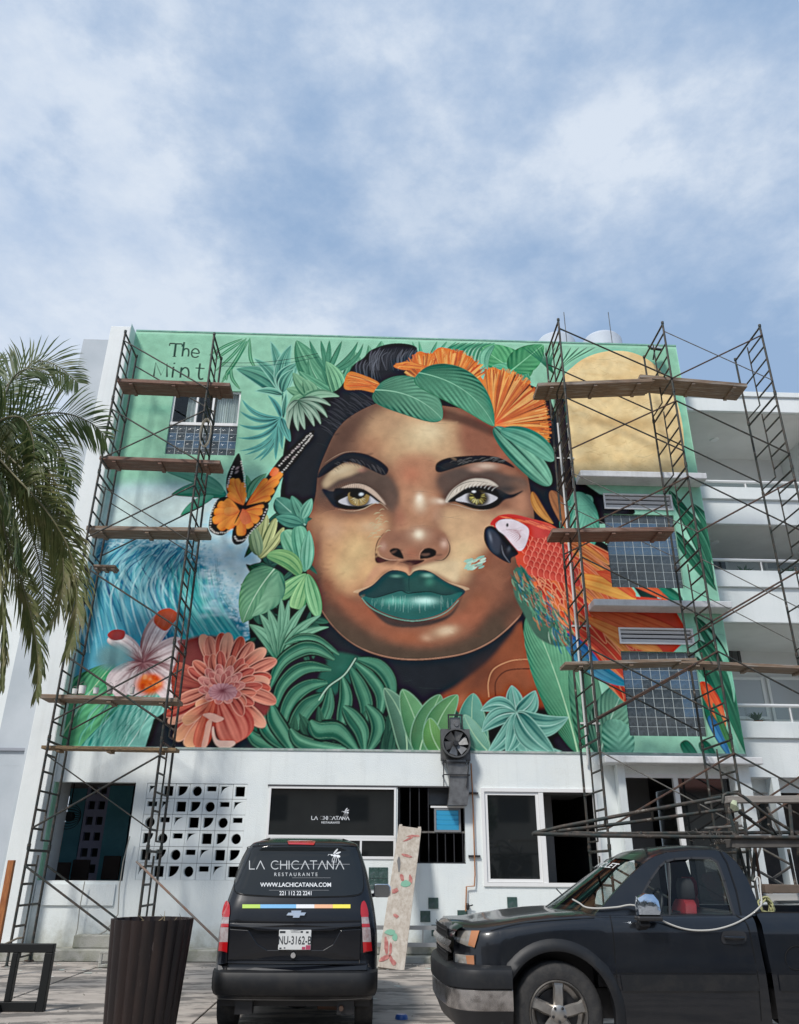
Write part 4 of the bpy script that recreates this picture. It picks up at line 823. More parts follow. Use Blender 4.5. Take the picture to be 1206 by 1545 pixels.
    fill([(748, 792), (752, 786), (762, 783), (774, 784), (788, 790), (798, 799), (796, 815), (790, 828), (783, 831), (774, 822), (762, 808), (752, 800)], (222, 208, 214))
    for i in range(9): stroke([(762+i*2, 798+i*2.6), (774+i*1.6, 802+i*1.2-3), (790-i, 800+i*2)], .8, (170, 120, 124), .7)
    blob(765.5, 792, 2.2, 3.4, (60, 66, 60), 1, 10, 4); stroke([(748, 794), (752, 786), (762, 783), (776, 784), (790, 791)], 1, (150, 80, 84), .8)
    # ---- painted name on the wall
    TX = (52, 104, 88)
    def serif(x, y): stroke([(x-3, y), (x+3, y)], 1.2, TX, 1, 0, smooth=False)
    def tx(pl, w=1.5, sm=True): stroke(pl, w*1.55, TX, 1, 0, smooth=sm)
    tx([(256, 518), (275, 519)], 1.6, 0); tx([(265.5, 518), (263, 538)], 2, 0); tx([(256, 518), (256, 522)], 1.2, 0); tx([(275, 519), (275, 523)], 1.2, 0); serif(263, 538)
    tx([(278, 516), (275, 538)], 1.8, 0); tx([(276.5, 529), (280, 526), (284, 527), (285, 532), (284, 538)], 1.6)
    tx([(290, 532), (300, 533), (299, 528), (295, 526), (291, 528), (289, 533), (291, 538), (296, 539), (300, 537)], 1.5)
    tx([(232, 568), (235, 547), (243, 566), (252, 548), (252, 569)], 1.8, 0); tx([(262, 553), (260, 570)], 1.8, 0); blob(263, 548, 1.6, 1.6, TX, 1, hard=5)
    tx([(272, 570), (274, 554)], 1.8, 0); tx([(273, 560), (278, 555), (283, 556), (285, 562), (284, 571)], 1.7); tx([(302, 548), (300, 566), (302, 572), (307, 571)], 1.8); tx([(295, 555), (309, 556)], 1.4, 0)
    # hairline cracks, grime and plaster patches
    for i in range(60):
        x, y = RN.uniform(110, 1100), RN.uniform(510, 1130); l_ = RN.uniform(10, 50)
        stroke([(x, y), (x+l_*.5, y+RN.uniform(-3, 3)), (x+l_, y+RN.uniform(-5, 5))], .6, (60, 80, 72), .25)
    n = RN.rand(SSY//16+2, SSX//16+2).astype(np.float32); n = blur(np.kron(n, np.ones((16, 16), np.float32))[:SSY, :SSX], 8)
    n2 = RN.rand(SSY//3+2, SSX//3+2).astype(np.float32); n2 = blur(np.kron(n2, np.ones((3, 3), np.float32))[:SSY, :SSX], 1.5)
    bl = np.stack([blur(IMG[..., c], 2.2) for c in range(3)], -1); IMG[:] = np.clip(IMG+1.0*(IMG-bl), .003, .95)
    bl = np.stack([blur(IMG[..., c], 14) for c in range(3)], -1); IMG[:] = np.clip(IMG+.22*(IMG-bl), .003, .95)
    IMG[:] = np.clip(IMG*1.0*(1+.28*(n[..., None]-.5)+.16*(n2[..., None]-.5)), 0.003, .95)
paint()
MURAL = IMG.reshape(NV, 2, NU, 2, 3).mean((1, 3))
# ------------------------------------------------------------------ ground
mb = MB(); mb.add([(-400, -300, 0), (400, -300, 0), (400, 900, 0), (-400, 900, 0)], [(0, 1, 2, 3)])
struct('ground', mb, PAVEJ)
pv = MB(); pave = thing('pavement', 'worn grey concrete forecourt slabs with damp stains', 'pavement'); del pave['category']; del pave['label']; pave['kind'] = 'structure'
xs = [-14.5, -11, -7.6, -4.6, -1.9, 1.25, 4.3, 7.6, 11, 14.5]; ys = [-6, -2.5, 1, 4.4, 7.6, 10.3, 12.55, 14.75, 16.35]
for i in range(len(xs)-1):
    for j in range(len(ys)-1):
        m_ = MB(); g = .012; x0, x1, y0, y1 = xs[i]+g, xs[i+1]-g, ys[j]+g, ys[j+1]-g; k = ((i*7+j*5) % 5)*.0016
        m_.box(x0, x1, y0, y1, .002, .022+k); bevel(ob('slab', m_, PAVE, pave), .006, 1)
# ------------------------------------------------------------------ the painted building
B = thing('painted_building', 'four storey building whose white walls carry the huge mural of a woman with parrot', 'building')
XL, XR = MX0, MX1                    # mural wall ends
RX1, RX2 = .12, .35
def px_rect(xl, xr, ym, yt, yb, Y=WY):
    xm = (xl+xr)/2; return at(xl, ym, Y).x, at(xr, ym, Y).x, at(xm, yb, Y).z, at(xm, yt, Y).z
DU, DV = (MX1-MX0)/NU, (MZ1-MZ0)/NV
def snap(r):
    x0, x1, z0, z1 = r
    i0, i1 = round((x0-MX0)/DU), round((x1-MX0)/DU); j0, j1 = round((z0-MZ0)/DV), round((z1-MZ0)/DV)
    return (i0, i1, j0, j1), (MX0+i0*DU, MX0+i1*DU, MZ0+j0*DV, MZ0+j1*DV)
W1 = snap(px_rect(255, 359, 638, 589, 686)); V2 = snap(px_rect(911, 1014, 757, 746, 769)); W2_ = snap(px_rect(918, 1025, 832, 776, 887))
V3 = snap(px_rect(934, 1046, 960, 948, 972)); W3 = snap(px_rect(944, 1059, 1048, 983, 1111))
HOLES = [W1, V2, W2_, V3, W3]
def mural_mesh():
    u = np.linspace(MX0, MX1, NU+1); v = np.linspace(MZ0, MZ1, NV+1)
    co = np.zeros((NV+1, NU+1, 3), np.float32); co[..., 0] = u[None]; co[..., 2] = v[:, None]; co[..., 1] = WY
    idx = np.arange((NU+1)*(NV+1)).reshape(NV+1, NU+1)
    keep = np.ones((NV, NU), bool)
    for (i0, i1, j0, j1), _ in HOLES: keep[j0:j1, i0:i1] = False
    q = np.stack([idx[:-1, :-1], idx[:-1, 1:], idx[1:, 1:], idx[1:, :-1]], -1)[keep]
    me = bpy.data.meshes.new('mural_wall'); n = len(q)
    me.vertices.add(co.size//3); me.vertices.foreach_set('co', co.ravel())
    me.loops.add(n*4); me.loops.foreach_set('vertex_index', q.ravel().astype(np.int32))
    me.polygons.add(n); me.polygons.foreach_set('loop_start', np.arange(0, n*4, 4, dtype=np.int32))
    me.update(calc_edges=True)
    A = np.pad(MURAL[::-1], ((0, 1), (0, 1), (0, 0)), mode='edge')      # vertex colours at cell corners
    A = (A+np.roll(A, 1, 0)+np.roll(A, 1, 1)+np.roll(np.roll(A, 1, 0), 1, 1))/4
    A[0] = A[1]; A[:, 0] = A[:, 1]
    c = np.ones(A.shape[:2]+(4,), np.float32); c[..., :3] = A
    at_ = me.color_attributes.new('paint', 'FLOAT_COLOR', 'POINT'); at_.data.foreach_set('color', c.ravel())
    return me
mm = bpy.data.materials.new('mural_paint'); mm.use_nodes = True; t_ = mm.node_tree; b_ = t_.nodes['Principled BSDF']; b_.inputs['Roughness'].default_value = .8; b_.inputs['Specular IOR Level'].default_value = .12
ca = t_.nodes.new('ShaderNodeAttribute'); ca.attribute_name = 'paint'
tc_ = t_.nodes.new('ShaderNodeTexCoord'); nn = t_.nodes.new('ShaderNodeTexNoise'); nn.inputs['Scale'].default_value = 30; nn.inputs['Detail'].default_value = 6; t_.links.new(tc_.outputs['Object'], nn.inputs['Vector'])
bp = t_.nodes.new('ShaderNodeBump'); bp.inputs['Strength'].default_value = .55; bp.inputs['Distance'].default_value = .01; t_.links.new(nn.outputs['Fac'], bp.inputs['Height']); t_.links.new(bp.outputs[0], b_.inputs['Normal'])
t_.links.new(ca.outputs['Color'], b_.inputs['Base Color'])
me = mural_mesh(); me.materials.append(mm); ob('mural_wall', me, None, B)
# reveals, roof, side, back
for _, (x0, x1, z0, z1) in HOLES:
    d = .16; mb = MB()
    mb.add([(x0, WY, z0), (x1, WY, z0), (x1, WY+d, z0), (x0, WY+d, z0), (x0, WY, z1), (x1, WY, z1), (x1, WY+d, z1), (x0, WY+d, z1)], [(0, 1, 2, 3), (7, 6, 5, 4), (3, 7, 4, 0), (1, 5, 6, 2)]); ob('window_reveal', mb, MINTM, B)
mb = MB(); mb.box(XL, XR, WY+.001, 22.6, MZ1, MZ1+.06); mb.box(XR-.2, XR-.002, WY+.003, 22.6, MZ0-.04, MZ1-.002); mb.box(XL+.002, XR-.2, 22.42, 22.6, MZ0, MZ1-.002)
ob('side_wall', mb, MINTM, B)
mb = MB(); mb.box(XR-.2, XR-.002, WY+.003, 22.6, 0, MZ0-.041); ob('side_wall', mb, WHITE2, B)
mb = MB(); mb.box(XL+.01, XR-.21, WY+.17, WY+.5, MZ0+.03, MZ1-.01)
x0, x1, z0, z1 = W1[1]
mb = MB(); mb.box(XL+.01, x0-.3, WY+.3, WY+.32, MZ0+.03, MZ1-.01); mb.box(x1+.3, XR-.21, WY+.3, WY+.32, MZ0+.03, MZ1-.01); mb.box(XL+.01, XR-.21, WY+2.5, WY+2.52, MZ0+.03, MZ1-.01); mb.box(XL+.01, XR-.21, WY+.02, 22.4, MZ0+.01, MZ0+.03)
ob('inner_wall', mb, DARKI, B)
# pilaster at the left end
pxl, pxr = at(166, 500, 16.8).x, XL-.004
ptop = at(182, 492, 16.8).z
mb = MB(); mb.box(pxl, pxr, 16.8, 18.2, 0, ptop); bevel(ob('pilaster', mb, WHITE, B), .015)
mb = MB(); mb.box(pxr+.001, pxr+.006, 16.803, WY-.002, MZ0, MZ1); ob('pilaster_return', mb, MINTP, B)
mb = MB(); mb.box(XL, XR, WY-.02, WY+.15, MZ0-.045, MZ0-.003); ob('mural_sill', mb, mat('dirty_edge', (.25, .34, .30), .9, col2=(.5, .52, .5), scale=5), B)
mb = MB(); mb.box(XL, XR, WY-.012, WY+.2, MZ1+.061, MZ1+.10); ob('roof_edge', mb, mat('roof_edge', (.18, .40, .32), .9, col2=(.3, .55, .42), scale=5), B)
# ---- glass block windows
def blockmat(name, c1, c2):
    return mat(name, c1, .12, col2=c2, scale=2.2, bump=.9, bscale=11, spec=.9, lo=.35, hi=.7, col3=(.11, .13, .14), s3=9, amt3=.5)
GB = [blockmat('glass_block_blue', (.05, .10, .17), (.10, .17, .24)), blockmat('glass_block_dark', (.03, .045, .055), (.07, .09, .10)), blockmat('glass_block_grey', (.075, .085, .085), (.045, .055, .06))]
GROUT = mat('grout', (.46, .52, .53), .8)
def block_mesh(w, h, mt):
    m_ = MB(); b = .004; a_ = [(-w/2, 0, -h/2), (w/2, 0, -h/2), (w/2, 0, h/2), (-w/2, 0, h/2)]
    i_ = [(-w/2+b, -.014, -h/2+b), (w/2-b, -.014, -h/2+b), (w/2-b, -.014, h/2-b), (-w/2+b, -.014, h/2-b)]
    c_ = [(-w/2+b, .03, -h/2+b), (w/2-b, .03, -h/2+b), (w/2-b, .03, h/2-b), (-w/2+b, .03, h/2-b)]
    m_.add(a_+i_, [(0, 1, 5, 4), (1, 2, 6, 5), (2, 3, 7, 6), (3, 0, 4, 7), (4, 5, 6, 7)])
    m_.add([(-w/2, 0, -h/2), (w/2, 0, -h/2), (w/2, .06, -h/2), (-w/2, .06, -h/2), (-w/2, 0, h/2), (w/2, 0, h/2), (w/2, .06, h/2), (-w/2, .06, h/2)], [(0, 3, 2, 1), (4, 5, 6, 7), (1, 2, 6, 5), (3, 0, 4, 7)])
    return mesh('glass_block', m_, mt)
def block_window(x0, x1, z0, z1, nc, nr, pick):
    wn = ob('window', (lambda m_: m_.box(x0, x1, WY+.063, WY+.14, z0, z1))(MB()), GROUT, B)
    w, h = (x1-x0)/nc, (z1-z0)/nr; g = .011; meshes = [block_mesh(w-g, h-g, m_) for m_ in GB]
    for r in range(nr):
        for c in range(nc):
            ob('glass_block', meshes[pick(r, c)], None, wn, loc=(x0+(c+.5)*w, WY+.07, z0+(r+.5)*h))
    return wn
rr = random.Random(5)
block_window(*W2_[1], 8, 9, lambda r, c: 0 if r >= 4 and (c < 6 or r < 7) and r < 8 else (2 if (r < 3 or r == 8) else 1))
block_window(*W3[1], 8, 9, lambda r, c: 2 if r in (0, 1, 8) else (0 if (r in (5, 6) or c > 5) and rr.random() < .8 else 1))
# louvred vents
SLAT = mat('louvre_white', (.72, .74, .75), .5)
for _, (x0, x1, z0, z1) in (V2, V3):
    m_ = MB(); t = .04
    for a in ((x0, x1, z1-t, z1), (x0, x1, z0, z0+t), (x0, x0+t, z0+t, z1-t), (x1-t, x1, z0+t, z1-t)): m_.box(a[0], a[1], WY-.03, WY+.1, a[2], a[3])
    v_ = ob('vent', m_, TRIM, B)
    h = (z1-z0-2*t)/3
    for k in range(3):
        s_ = MB(); zc = z0+t+h*(k+.5); s_.beam((x0+t+.003, WY+.03, zc), (x1-t-.003, WY+.03, zc), .012, h*.66, up=(0, -.7, 1)); ob('slat', s_, SLAT, v_)
    s_ = MB(); s_.box(x0, x1, WY+.13, WY+.14, z0, z1); ob('backing', s_, DARKI, v_)
# top left window: sliding panes with curtains over a glass block panel
x0, x1, z0, z1 = W1[1]; zm = at(305, 638, WY).z
m_ = MB(); t = .05
m_.box(x0, x1, WY+.05, WY+.11, z1-t, z1); m_.box(x0, x0+t, WY+.05, WY+.11, zm, z1-t); m_.box(x1-t, x1, WY+.05, WY+.11, zm, z1-t); m_.box(x0, x1, WY+.03, WY+.13, zm-.05, zm+.03)
xc = x0+(x1-x0)*.36; xd = x0+(x1-x0)*.60
for q in (xc, xd): m_.box(q-.025, q+.025, WY+.055, WY+.1, zm+.03, z1-t)
wn = ob('window', m_, TRIM, B)
m_ = MB(); m_.box(x0+t, x1-t, WY+.07, WY+.076, zm+.03, z1-t); ob('pane', m_, GLASS, wn)
CURT = mat('curtain_fabric', (.78, .80, .80), .9, col2=(.84, .85, .85), scale=3)
for a, b in ((.20, .37), (.62, .98)):
    m_ = MB(); n = 60; xa, xb = x0+(x1-x0)*a, x0+(x1-x0)*b
    top = [(xa+(xb-xa)*i/n, WY+.2+.035*math.sin(i*1.15)+.01*math.sin(i*.37), z1) for i in range(n+1)]; bot = [(p[0]+.01*math.sin(i), p[1]+.012*math.cos(i*.9), zm) for i, p in enumerate(top)]
    m_.loft([bot, top], closed=False); ob('curtain', m_, CURT, wn, smooth='all')
mesh_b = [block_mesh((x1-x0)/8-.014, (zm-.05-z0)/4-.014, m_) for m_ in GB]
m_ = MB(); m_.box(x0, x1, WY+.063, WY+.14, z0, zm-.05); gp = ob('glass_block_panel', m_, GROUT, B)
for r in range(4):
    for c in range(8):
        ob('glass_block', mesh_b[(0 if r in (1, 2) else 2) if (r+c) % 3 else 1], None, gp, loc=(x0+(c+.5)*(x1-x0)/8, WY+.07, z0+(r+.5)*(zm-.05-z0)/4))
# ---- concrete awnings
def awning(xl, xr, yt, yb, Yf, yback, nm, zt=None):
    zb = at((xl+xr)/2, yb, Yf).z; z_ = at((xl+xr)/2, yt, Yf).z; xa, xb = at(xl, yt, Yf).x, at(xr, yt, Yf).x
    m_ = MB(); m_.box(xa, xb, Yf, WY-.003, zb, z_); bevel(ob(nm, m_, mat('awning_paint', (.74, .75, .75), .75, col2=(.62, .63, .63), scale=2, bump=.15, col3=(.42, .41, .40), s3=4, amt3=.35, lo3=.56, hi3=.8, drip=.3), B), .02)
awning(876, 1066, 711, 720, 16.7, 733, 'window_canopy'); awning(896, 1104, 905, 915, 16.7, 925, 'window_canopy')
# ---- ground floor front wall with its openings
GZ = MZ0-.046; GY = WY; TH = .2
def wx(x, y): return at(x, y, WY).x
def wz(x, y): return at(x, y, WY).z
OPEN = dict(room=(wx(70, 1250), wx(196, 1250), wz(130, 1329), wz(130, 1180)),
            screen=(wx(213, 1255), wx(368, 1255), wz(290, 1328), wz(290, 1182)),
            shop=(wx(404, 1225), wx(598, 1225), wz(500, 1296), wz(500, 1187)),
            kitchen=(wx(600, 1245), wx(702, 1245), wz(650, 1303), wz(650, 1187)),
            slider=(wx(728, 1265), wx(906, 1265), wz(815, 1338), wz(815, 1190)),
            porch=(wx(934, 1220), wx(1128, 1220), .02, wz(1030, 1168)))
def wall_with_holes(x0, x1, z0, z1, holes, ya, yb):
    m_ = MB(); xs_ = sorted({x0, x1}|{h[0] for h in holes}|{h[1] for h in holes})
    for a, b in zip(xs_[:-1], xs_[1:]):
        hs = sorted([h for h in holes if h[0] < (a+b)/2 < h[1]], key=lambda h: h[2]); z = z0
        for h in hs:
            if h[2] > z+1e-4: m_.box(a, b, ya, yb, z, h[2])
            z = h[3]
        if z < z1-1e-4: m_.box(a, b, ya, yb, z, z1)
    return m_
ks = OPEN['kitchen']; OPEN['shop'] = (OPEN['shop'][0], ks[0]-.03, OPEN['shop'][2], OPEN['shop'][3])
blk = [(556, 586, 1309, 1342)]
m_ = wall_with_holes(pxr+.01, XR-.21, 0, GZ, list(OPEN.values()), GY, GY+TH)
ob('ground_floor_wall', m_, WHITE2, B)
# interior shell
m_ = wall_with_holes(-13, XR-.25, 0, GZ-.3, [(at(30, 1250, 22.4).x, at(103, 1250, 22.4).x, .6, 3.3)], 22.4, 22.5); m_.box(-13, XR-.25, GY+1.25, 22.5, GZ-.3, GZ-.28); m_.box(XL, XR-.25, GY+TH, GY+1.249, GZ-.28, GZ-.26); m_.box(-13, XR-.25, GY+1.75, 22.4, .15, .2); m_.box(XL, XR-.25, GY+TH+.01, GY+1.749, .15, .2); m_.box(-13.1, -13, GY+2, 22.5, 0, GZ-.3)
for xx_ in (OPEN['screen'][0]-.1, OPEN['shop'][0]-.2, ks[0]-.02, OPEN['slider'][0]-.15, OPEN['porch'][0]-.25): m_.box(xx_, xx_+.08, GY+TH+.01, 22.4, .2, GZ-.02)
ob('inner_room', m_, DARKI, B)
# dining room seen through the left opening
r0, r1, rz0, rz1 = OPEN['room']
m_ = MB(); m_.box(at(97, 1250, 21.3).x, at(122, 1250, 21.3).x, 21.3, 21.4, .2, GZ-.31); m_.box(at(157, 1250, 20.6).x, at(193, 1250, 20.6).x, 20.6, 20.7, .2, GZ-.31)
ob('dining_room_wall', m_, TEAL, B)
CMU = mat('block_wall', (.44, .42, .40), .9, col2=(.34, .33, .31), scale=3, bump=.3)
m_ = MB(); m_.box(-14, -5, 24.6, 24.8, 0, at(85, 1240, 24.6).z); dw = ob('block_wall', m_, CMU, B)
for k in range(9):
    m_ = MB(); m_.box(-12.9, r1, 18.6+k*.42, 18.68+k*.42, GZ-.46, GZ-.302); ob('ceiling_joist', m_, mat('joist', (.22, .20, .19), .8), B)
m_ = MB(); LAV = mat('lavender_column', (.45, .45, .60), .8)
cx0, cx1 = at(123, 1250, 21.0).x, at(157, 1250, 21.0).x
for k in range(9): m_.box(cx0, cx1, 21.0, 21.12, .2+k*.36, .2+k*.36+.17)
m_.box(cx0, cx0+.07, 21.001, 21.119, .2, GZ-.31); m_.box(cx1-.07, cx1, 21.001, 21.119, .2, GZ-.31); m_.box((cx0+cx1)/2-.04, (cx0+cx1)/2+.04, 21.002, 21.118, .2, GZ-.31)
ob('pierced_column', m_, LAV, B)
m_ = MB(); m_.box(r0-.05, r0+.02, GY+.02, GY+TH, rz0, rz1); ob('opening_edge', m_, MINTM, B)
m_ = MB(); m_.box(pxr+.02, OPEN['screen'][0]-.35, GY-.035, GY-.003, wz(100, 1366), rz0-.06); ob('sill_band', m_, WHITE2, B)
# breeze block screen: five kinds of pierced block set in running diagonals
def pierced(w, h, kind, d=.12):
    R_ = min(w, h)/2-.045; hw, hh = w/2, h/2; n = 20
    outer = []; inner = []
    if kind == 'C': inner = [(R_*math.cos(2*math.pi*k/n), R_*math.sin(2*math.pi*k/n)) for k in range(n)]
    if kind == 'S': inner = [(-R_, -R_), (R_, -R_), (R_, R_), (-R_, R_)]
    if kind == 'H': inner = [(-R_, R_*.0), (R_, R_*.0), (R_, R_), (-R_, R_)]
    if kind == 'Q': inner = [(-R_, R_)]+[(-R_+2*R_*math.cos(t*math.pi/16), R_-2*R_*math.sin(t*math.pi/16)) for t in range(8, -1, -1)]
    if kind == 'A': inner = [(-R_, R_)]+[(R_-2*R_*math.cos(t*math.pi/16), -R_+2*R_*math.sin(t*math.pi/16)) for t in range(0, 9)]
    cx_ = sum(p[0] for p in inner)/len(inner); cy_ = sum(p[1] for p in inner)/len(inner)
    bm = bmesh.new()
    ov = [bm.verts.new((x, 0, z)) for x, z in ((-hw, -hh), (hw, -hh), (hw, hh), (-hw, hh))]; iv = [bm.verts.new((x, 0, z)) for x, z in inner]
    es = [bm.edges.new((ov[i], ov[(i+1) % 4])) for i in range(4)]+[bm.edges.new((iv[i], iv[(i+1) % len(iv)])) for i in range(len(iv))]
    bmesh.ops.triangle_fill(bm, edges=es, use_beauty=True)
    for f in list(bm.faces):         # drop faces inside the hole
        c = f.calc_center_median()
        if in_poly(c.x, c.z, inner): bm.faces.remove(f)
    g = bmesh.ops.extrude_face_region(bm, geom=list(bm.faces)); bmesh.ops.translate(bm, verts=[v for v in g['geom'] if isinstance(v, bmesh.types.BMVert)], vec=(0, d, 0))
    bmesh.ops.recalc_face_normals(bm, faces=bm.faces)
    me = bpy.data.meshes.new('breeze_block'); bm.to_mesh(me); bm.free(); me.materials.append(WHITE2); return me
def in_poly(x, y, p):
    c = False; n = len(p)
    for i in range(n):
        a, b = p[i], p[(i+1) % n]
        if (a[1] > y) != (b[1] > y) and x < (b[0]-a[0])*(y-a[1])/(b[1]-a[1])+a[0]: c = not c
    return c
s0, s1, sz0, sz1 = OPEN['screen']; scr = ob('breeze_block_screen', (lambda m_: m_.box(s0, s1, GY+.16, GY+.19, sz0-.0, sz0+.004))(MB()), WHITE2, B)
bw, bh = (s1-s0)/7, (sz1-sz0)/6; PM = {k: pierced(bw-.008, bh-.008, k) for k in 'SQCHA'}
for r in range(6):
    for c in range(7): ob('breeze_block', PM['SQCHA'[(c-1-r) % 5]], None, scr, loc=(s0+(c+.5)*bw, GY+.01+.003*((r*3+c) % 3), sz1-(r+.5)*bh))
# shop window
def frame_rect(m_, x0, x1, z0, z1, t, ya, yb):
    m_.box(x0, x1, ya, yb, z1-t, z1); m_.box(x0, x1, ya, yb, z0, z0+t); m_.box(x0, x0+t, ya, yb, z0+t, z1-t); m_.box(x1-t, x1, ya, yb, z0+t, z1-t)
a0, a1, az0, az1 = OPEN['shop']; zt = wz(500, 1264)
m_ = MB(); frame_rect(m_, a0, a1, zt, az1, .045, GY-.02, GY+.06); frame_rect(m_, a0, a1, az0, zt-.003, .05, GY-.018, GY+.06); m_.box(wx(543, 1280), wx(543, 1280)+.04, GY-.016, GY+.05, az0+.05, zt-.05)
sw = ob('shop_window', m_, TRIM, B)
m_ = MB(); m_.box(a0+.045, a1-.045, GY+.01, GY+.02, zt+.045, az1-.045); ob('pane', m_, GLASSD, sw); m_ = MB(); m_.box(a0+.05, a1-.05, GY+.01, GY+.02, az0+.05, zt-.053); ob('pane', m_, GLASSD, sw)
m_ = MB(); m_.box(a0-.03, ks[1], GY-.03, GY+.0-.003, az1+.002, az1+.03); ob('window_head', m_, DARKI, B)
# logo lettering: thin geometric capitals
def arc_(cx_, cy_, r, a0_, a1_, n=12): return [(cx_+r*math.cos(math.radians(a0_+(a1_-a0_)*k/n)), cy_+r*math.sin(math.radians(a0_+(a1_-a0_)*k/n))) for k in range(n+1)]
LET = {'L': (.75, [[(0, 1), (0, 0), (.62, 0)]]), 'V': (1.0, [[(0, 0), (.48, 1), (.96, 0)]]), 'C': (1.05, [arc_(.52, .5, .5, 50, 310, 16)]), 'H': (.9, [[(0, 0), (0, 1)], [(.75, 0), (.75, 1)], [(0, .5), (.75, .5)]]),
       'I': (.22, [[(0.02, 0), (.02, 1)]]), 'T': (.85, [[(0, 1), (.8, 1)], [(.4, 1), (.4, 0)]]), 'N': (.95, [[(0, 0), (0, 1), (.75, 0), (.75, 1)]]), ' ': (.55, [])}
def logo(mp, width, w):
    s = 'LV CHICVTVNV'; tot = sum(LET[c][0]+.12 for c in s); k = width/tot; x = -width/2; out = MB()
    for c in s:
        for pl in LET[c][1]:
            q = bar2([(x+p[0]*k, p[1]*k) for p in pl], w, mp); out.add(q.v, q.f)
        x += (LET[c][0]+.12)*k
    return out, k
def wasp(mp, cx_, cy_, s):
    out = MB()
    def ell(x, y, a, b, th):
        t = math.radians(th); n = 12; vs = [mp(cx_+s*(x+a*math.cos(2*math.pi*k/n)*math.cos(t)-b*math.sin(2*math.pi*k/n)*math.sin(t)), cy_+s*(y+a*math.cos(2*math.pi*k/n)*math.sin(t)+b*math.sin(2*math.pi*k/n)*math.cos(t))) for k in range(n)]
        out.add(vs, [tuple(range(n-1, -1, -1))])
    for a in ((0, 0, .22, .15, 0), (-.34, .05, .13, .11, 0), (.42, -.08, .26, .17, -15), (.12, .5, .42, .11, 50), (.42, .32, .36, .1, 20)): ell(*a)
    for pl in ([(-.1, -.1), (-.3, -.5), (-.32, -.8)], [(0, -.1), (-.05, -.55), (-.08, -.9)], [(.1, -.1), (.2, -.5), (.15, -.85)], [(.18, -.05), (.45, -.4), (.5, -.7)], [(-.42, .1), (-.7, .15), (-.8, 0)]):
        q = bar2([(cx_+s*p[0], cy_+s*p[1]) for p in pl], s*.05, mp); out.add(q.v, q.f)
    return out
WPRINT = mat('white_print', (.72, .74, .76), .6)
lx, lz = wx(499, 1237), wz(499, 1237); mpw = lambda x, y: (lx+x, GY+.006, lz+y)
l_, k_ = logo(mpw, .78, .013); ob('window_logo', l_, WPRINT, sw); q = text_mb('RESTAURANTE', .052, lambda x, y: (lx+x, GY+.006, lz-.07+y), bold=.001, spacing=1.1); ob('window_lettering', q, WPRINT, sw)
ob('window_emblem', wasp(mpw, .30, .15, .10), WPRINT, sw)
# kitchen opening with bars, blue shutter
m_ = MB(); kx0, kx1, kz0, kz1 = ks
kb = ob('security_bars', (lambda m_: m_.box(kx0, kx1, GY+.03, GY+.05, kz0, kz0+.025))(MB()), BLACKP, B)
for xp in (601, 619, 633, 647, 660, 672, 685, 698):
    xx_ = wx(xp, 1245); lowb = MB(); top_ = kz1 if xp < 640 else (wz(650, 1255) if xp > 650 else kz1); lowb.box(xx_-.01, xx_+.01, GY+.03, GY+.052, kz0+.026, top_); ob('bar', lowb, BLACKP, kb)
m_ = MB(); m_.box(wx(632, 1258), kx1, GY+.028, GY+.055, wz(660, 1257), wz(660, 1257)+.035); ob('bar', m_, ZINC, kb)
sx0, sx1, sz_0, sz_1 = wx(657, 1238), wx(694, 1238), wz(675, 1254), wz(675, 1221)
bs = ob('blue_shutter', (lambda m_: frame_rect(m_, sx0-.02, sx1+.02, sz_0-.02, sz_1+.02, .04, GY-.0, GY+.05) or m_)(MB()), mat('grey_frame', (.2, .21, .22), .6), B)
BLUE = mat('blue_slats', (.05, .42, .70), .5)
for k in range(4):
    h = (sz_1-sz_0-.04)/4; m_ = MB(); m_.beam((sx0+.022, GY+.022, sz_0+.02+h*(k+.5)), (sx1-.022, GY+.022, sz_0+.02+h*(k+.5)), .012, h*.94, up=(0, -.25, 1)); ob('slat', m_, BLUE, bs)
m_ = MB(); m_.box(wx(650, 1218), kx1+.0, GY-.01, GY+.05, sz_1+.025, sz_1+.06); ob('bar', m_, TRIM, kb)
m_ = MB(); m_.box(wx(650, 1200), wx(703, 1200)-.02, GY+.4, GY+1.6, wz(650, 1212), kz1+.3); ob('extractor_hood', m_, mat('hood_steel', (.12, .13, .14), .4, .6), B)
# sliding door / window
q0, q1, qz0, qz1 = OPEN['slider']; qm = wx(820, 1265)
m_ = MB(); frame_rect(m_, q0, q1, qz0, qz1, .07, GY-.03, GY+.08); m_.box(qm-.05, qm+.05, GY-.02, GY+.07, qz0+.07, qz1-.07)
sl = ob('sliding_window', m_, TRIM, B); m_ = MB(); frame_rect(m_, q0+.075, qm-.053, qz0+.075, qz1-.075, .06, GY+.0, GY+.05); ob('sash', m_, TRIM, sl)
m_ = MB(); m_.box(q0+.136, qm-.114, GY+.02, GY+.028, qz0+.136, qz1-.136); ob('pane', m_, GLASSD, sl)
m_ = MB(); m_.box(qm+.08, qm+.42, GY+.9, GY+1.0, .3, qz1); m_.box(qm+.06, q1-.07, GY+.6, GY+2, qz1-.07, qz1); ob('inner_partition', m_, mat('grey_partition', (.16, .16, .16), .7), B)
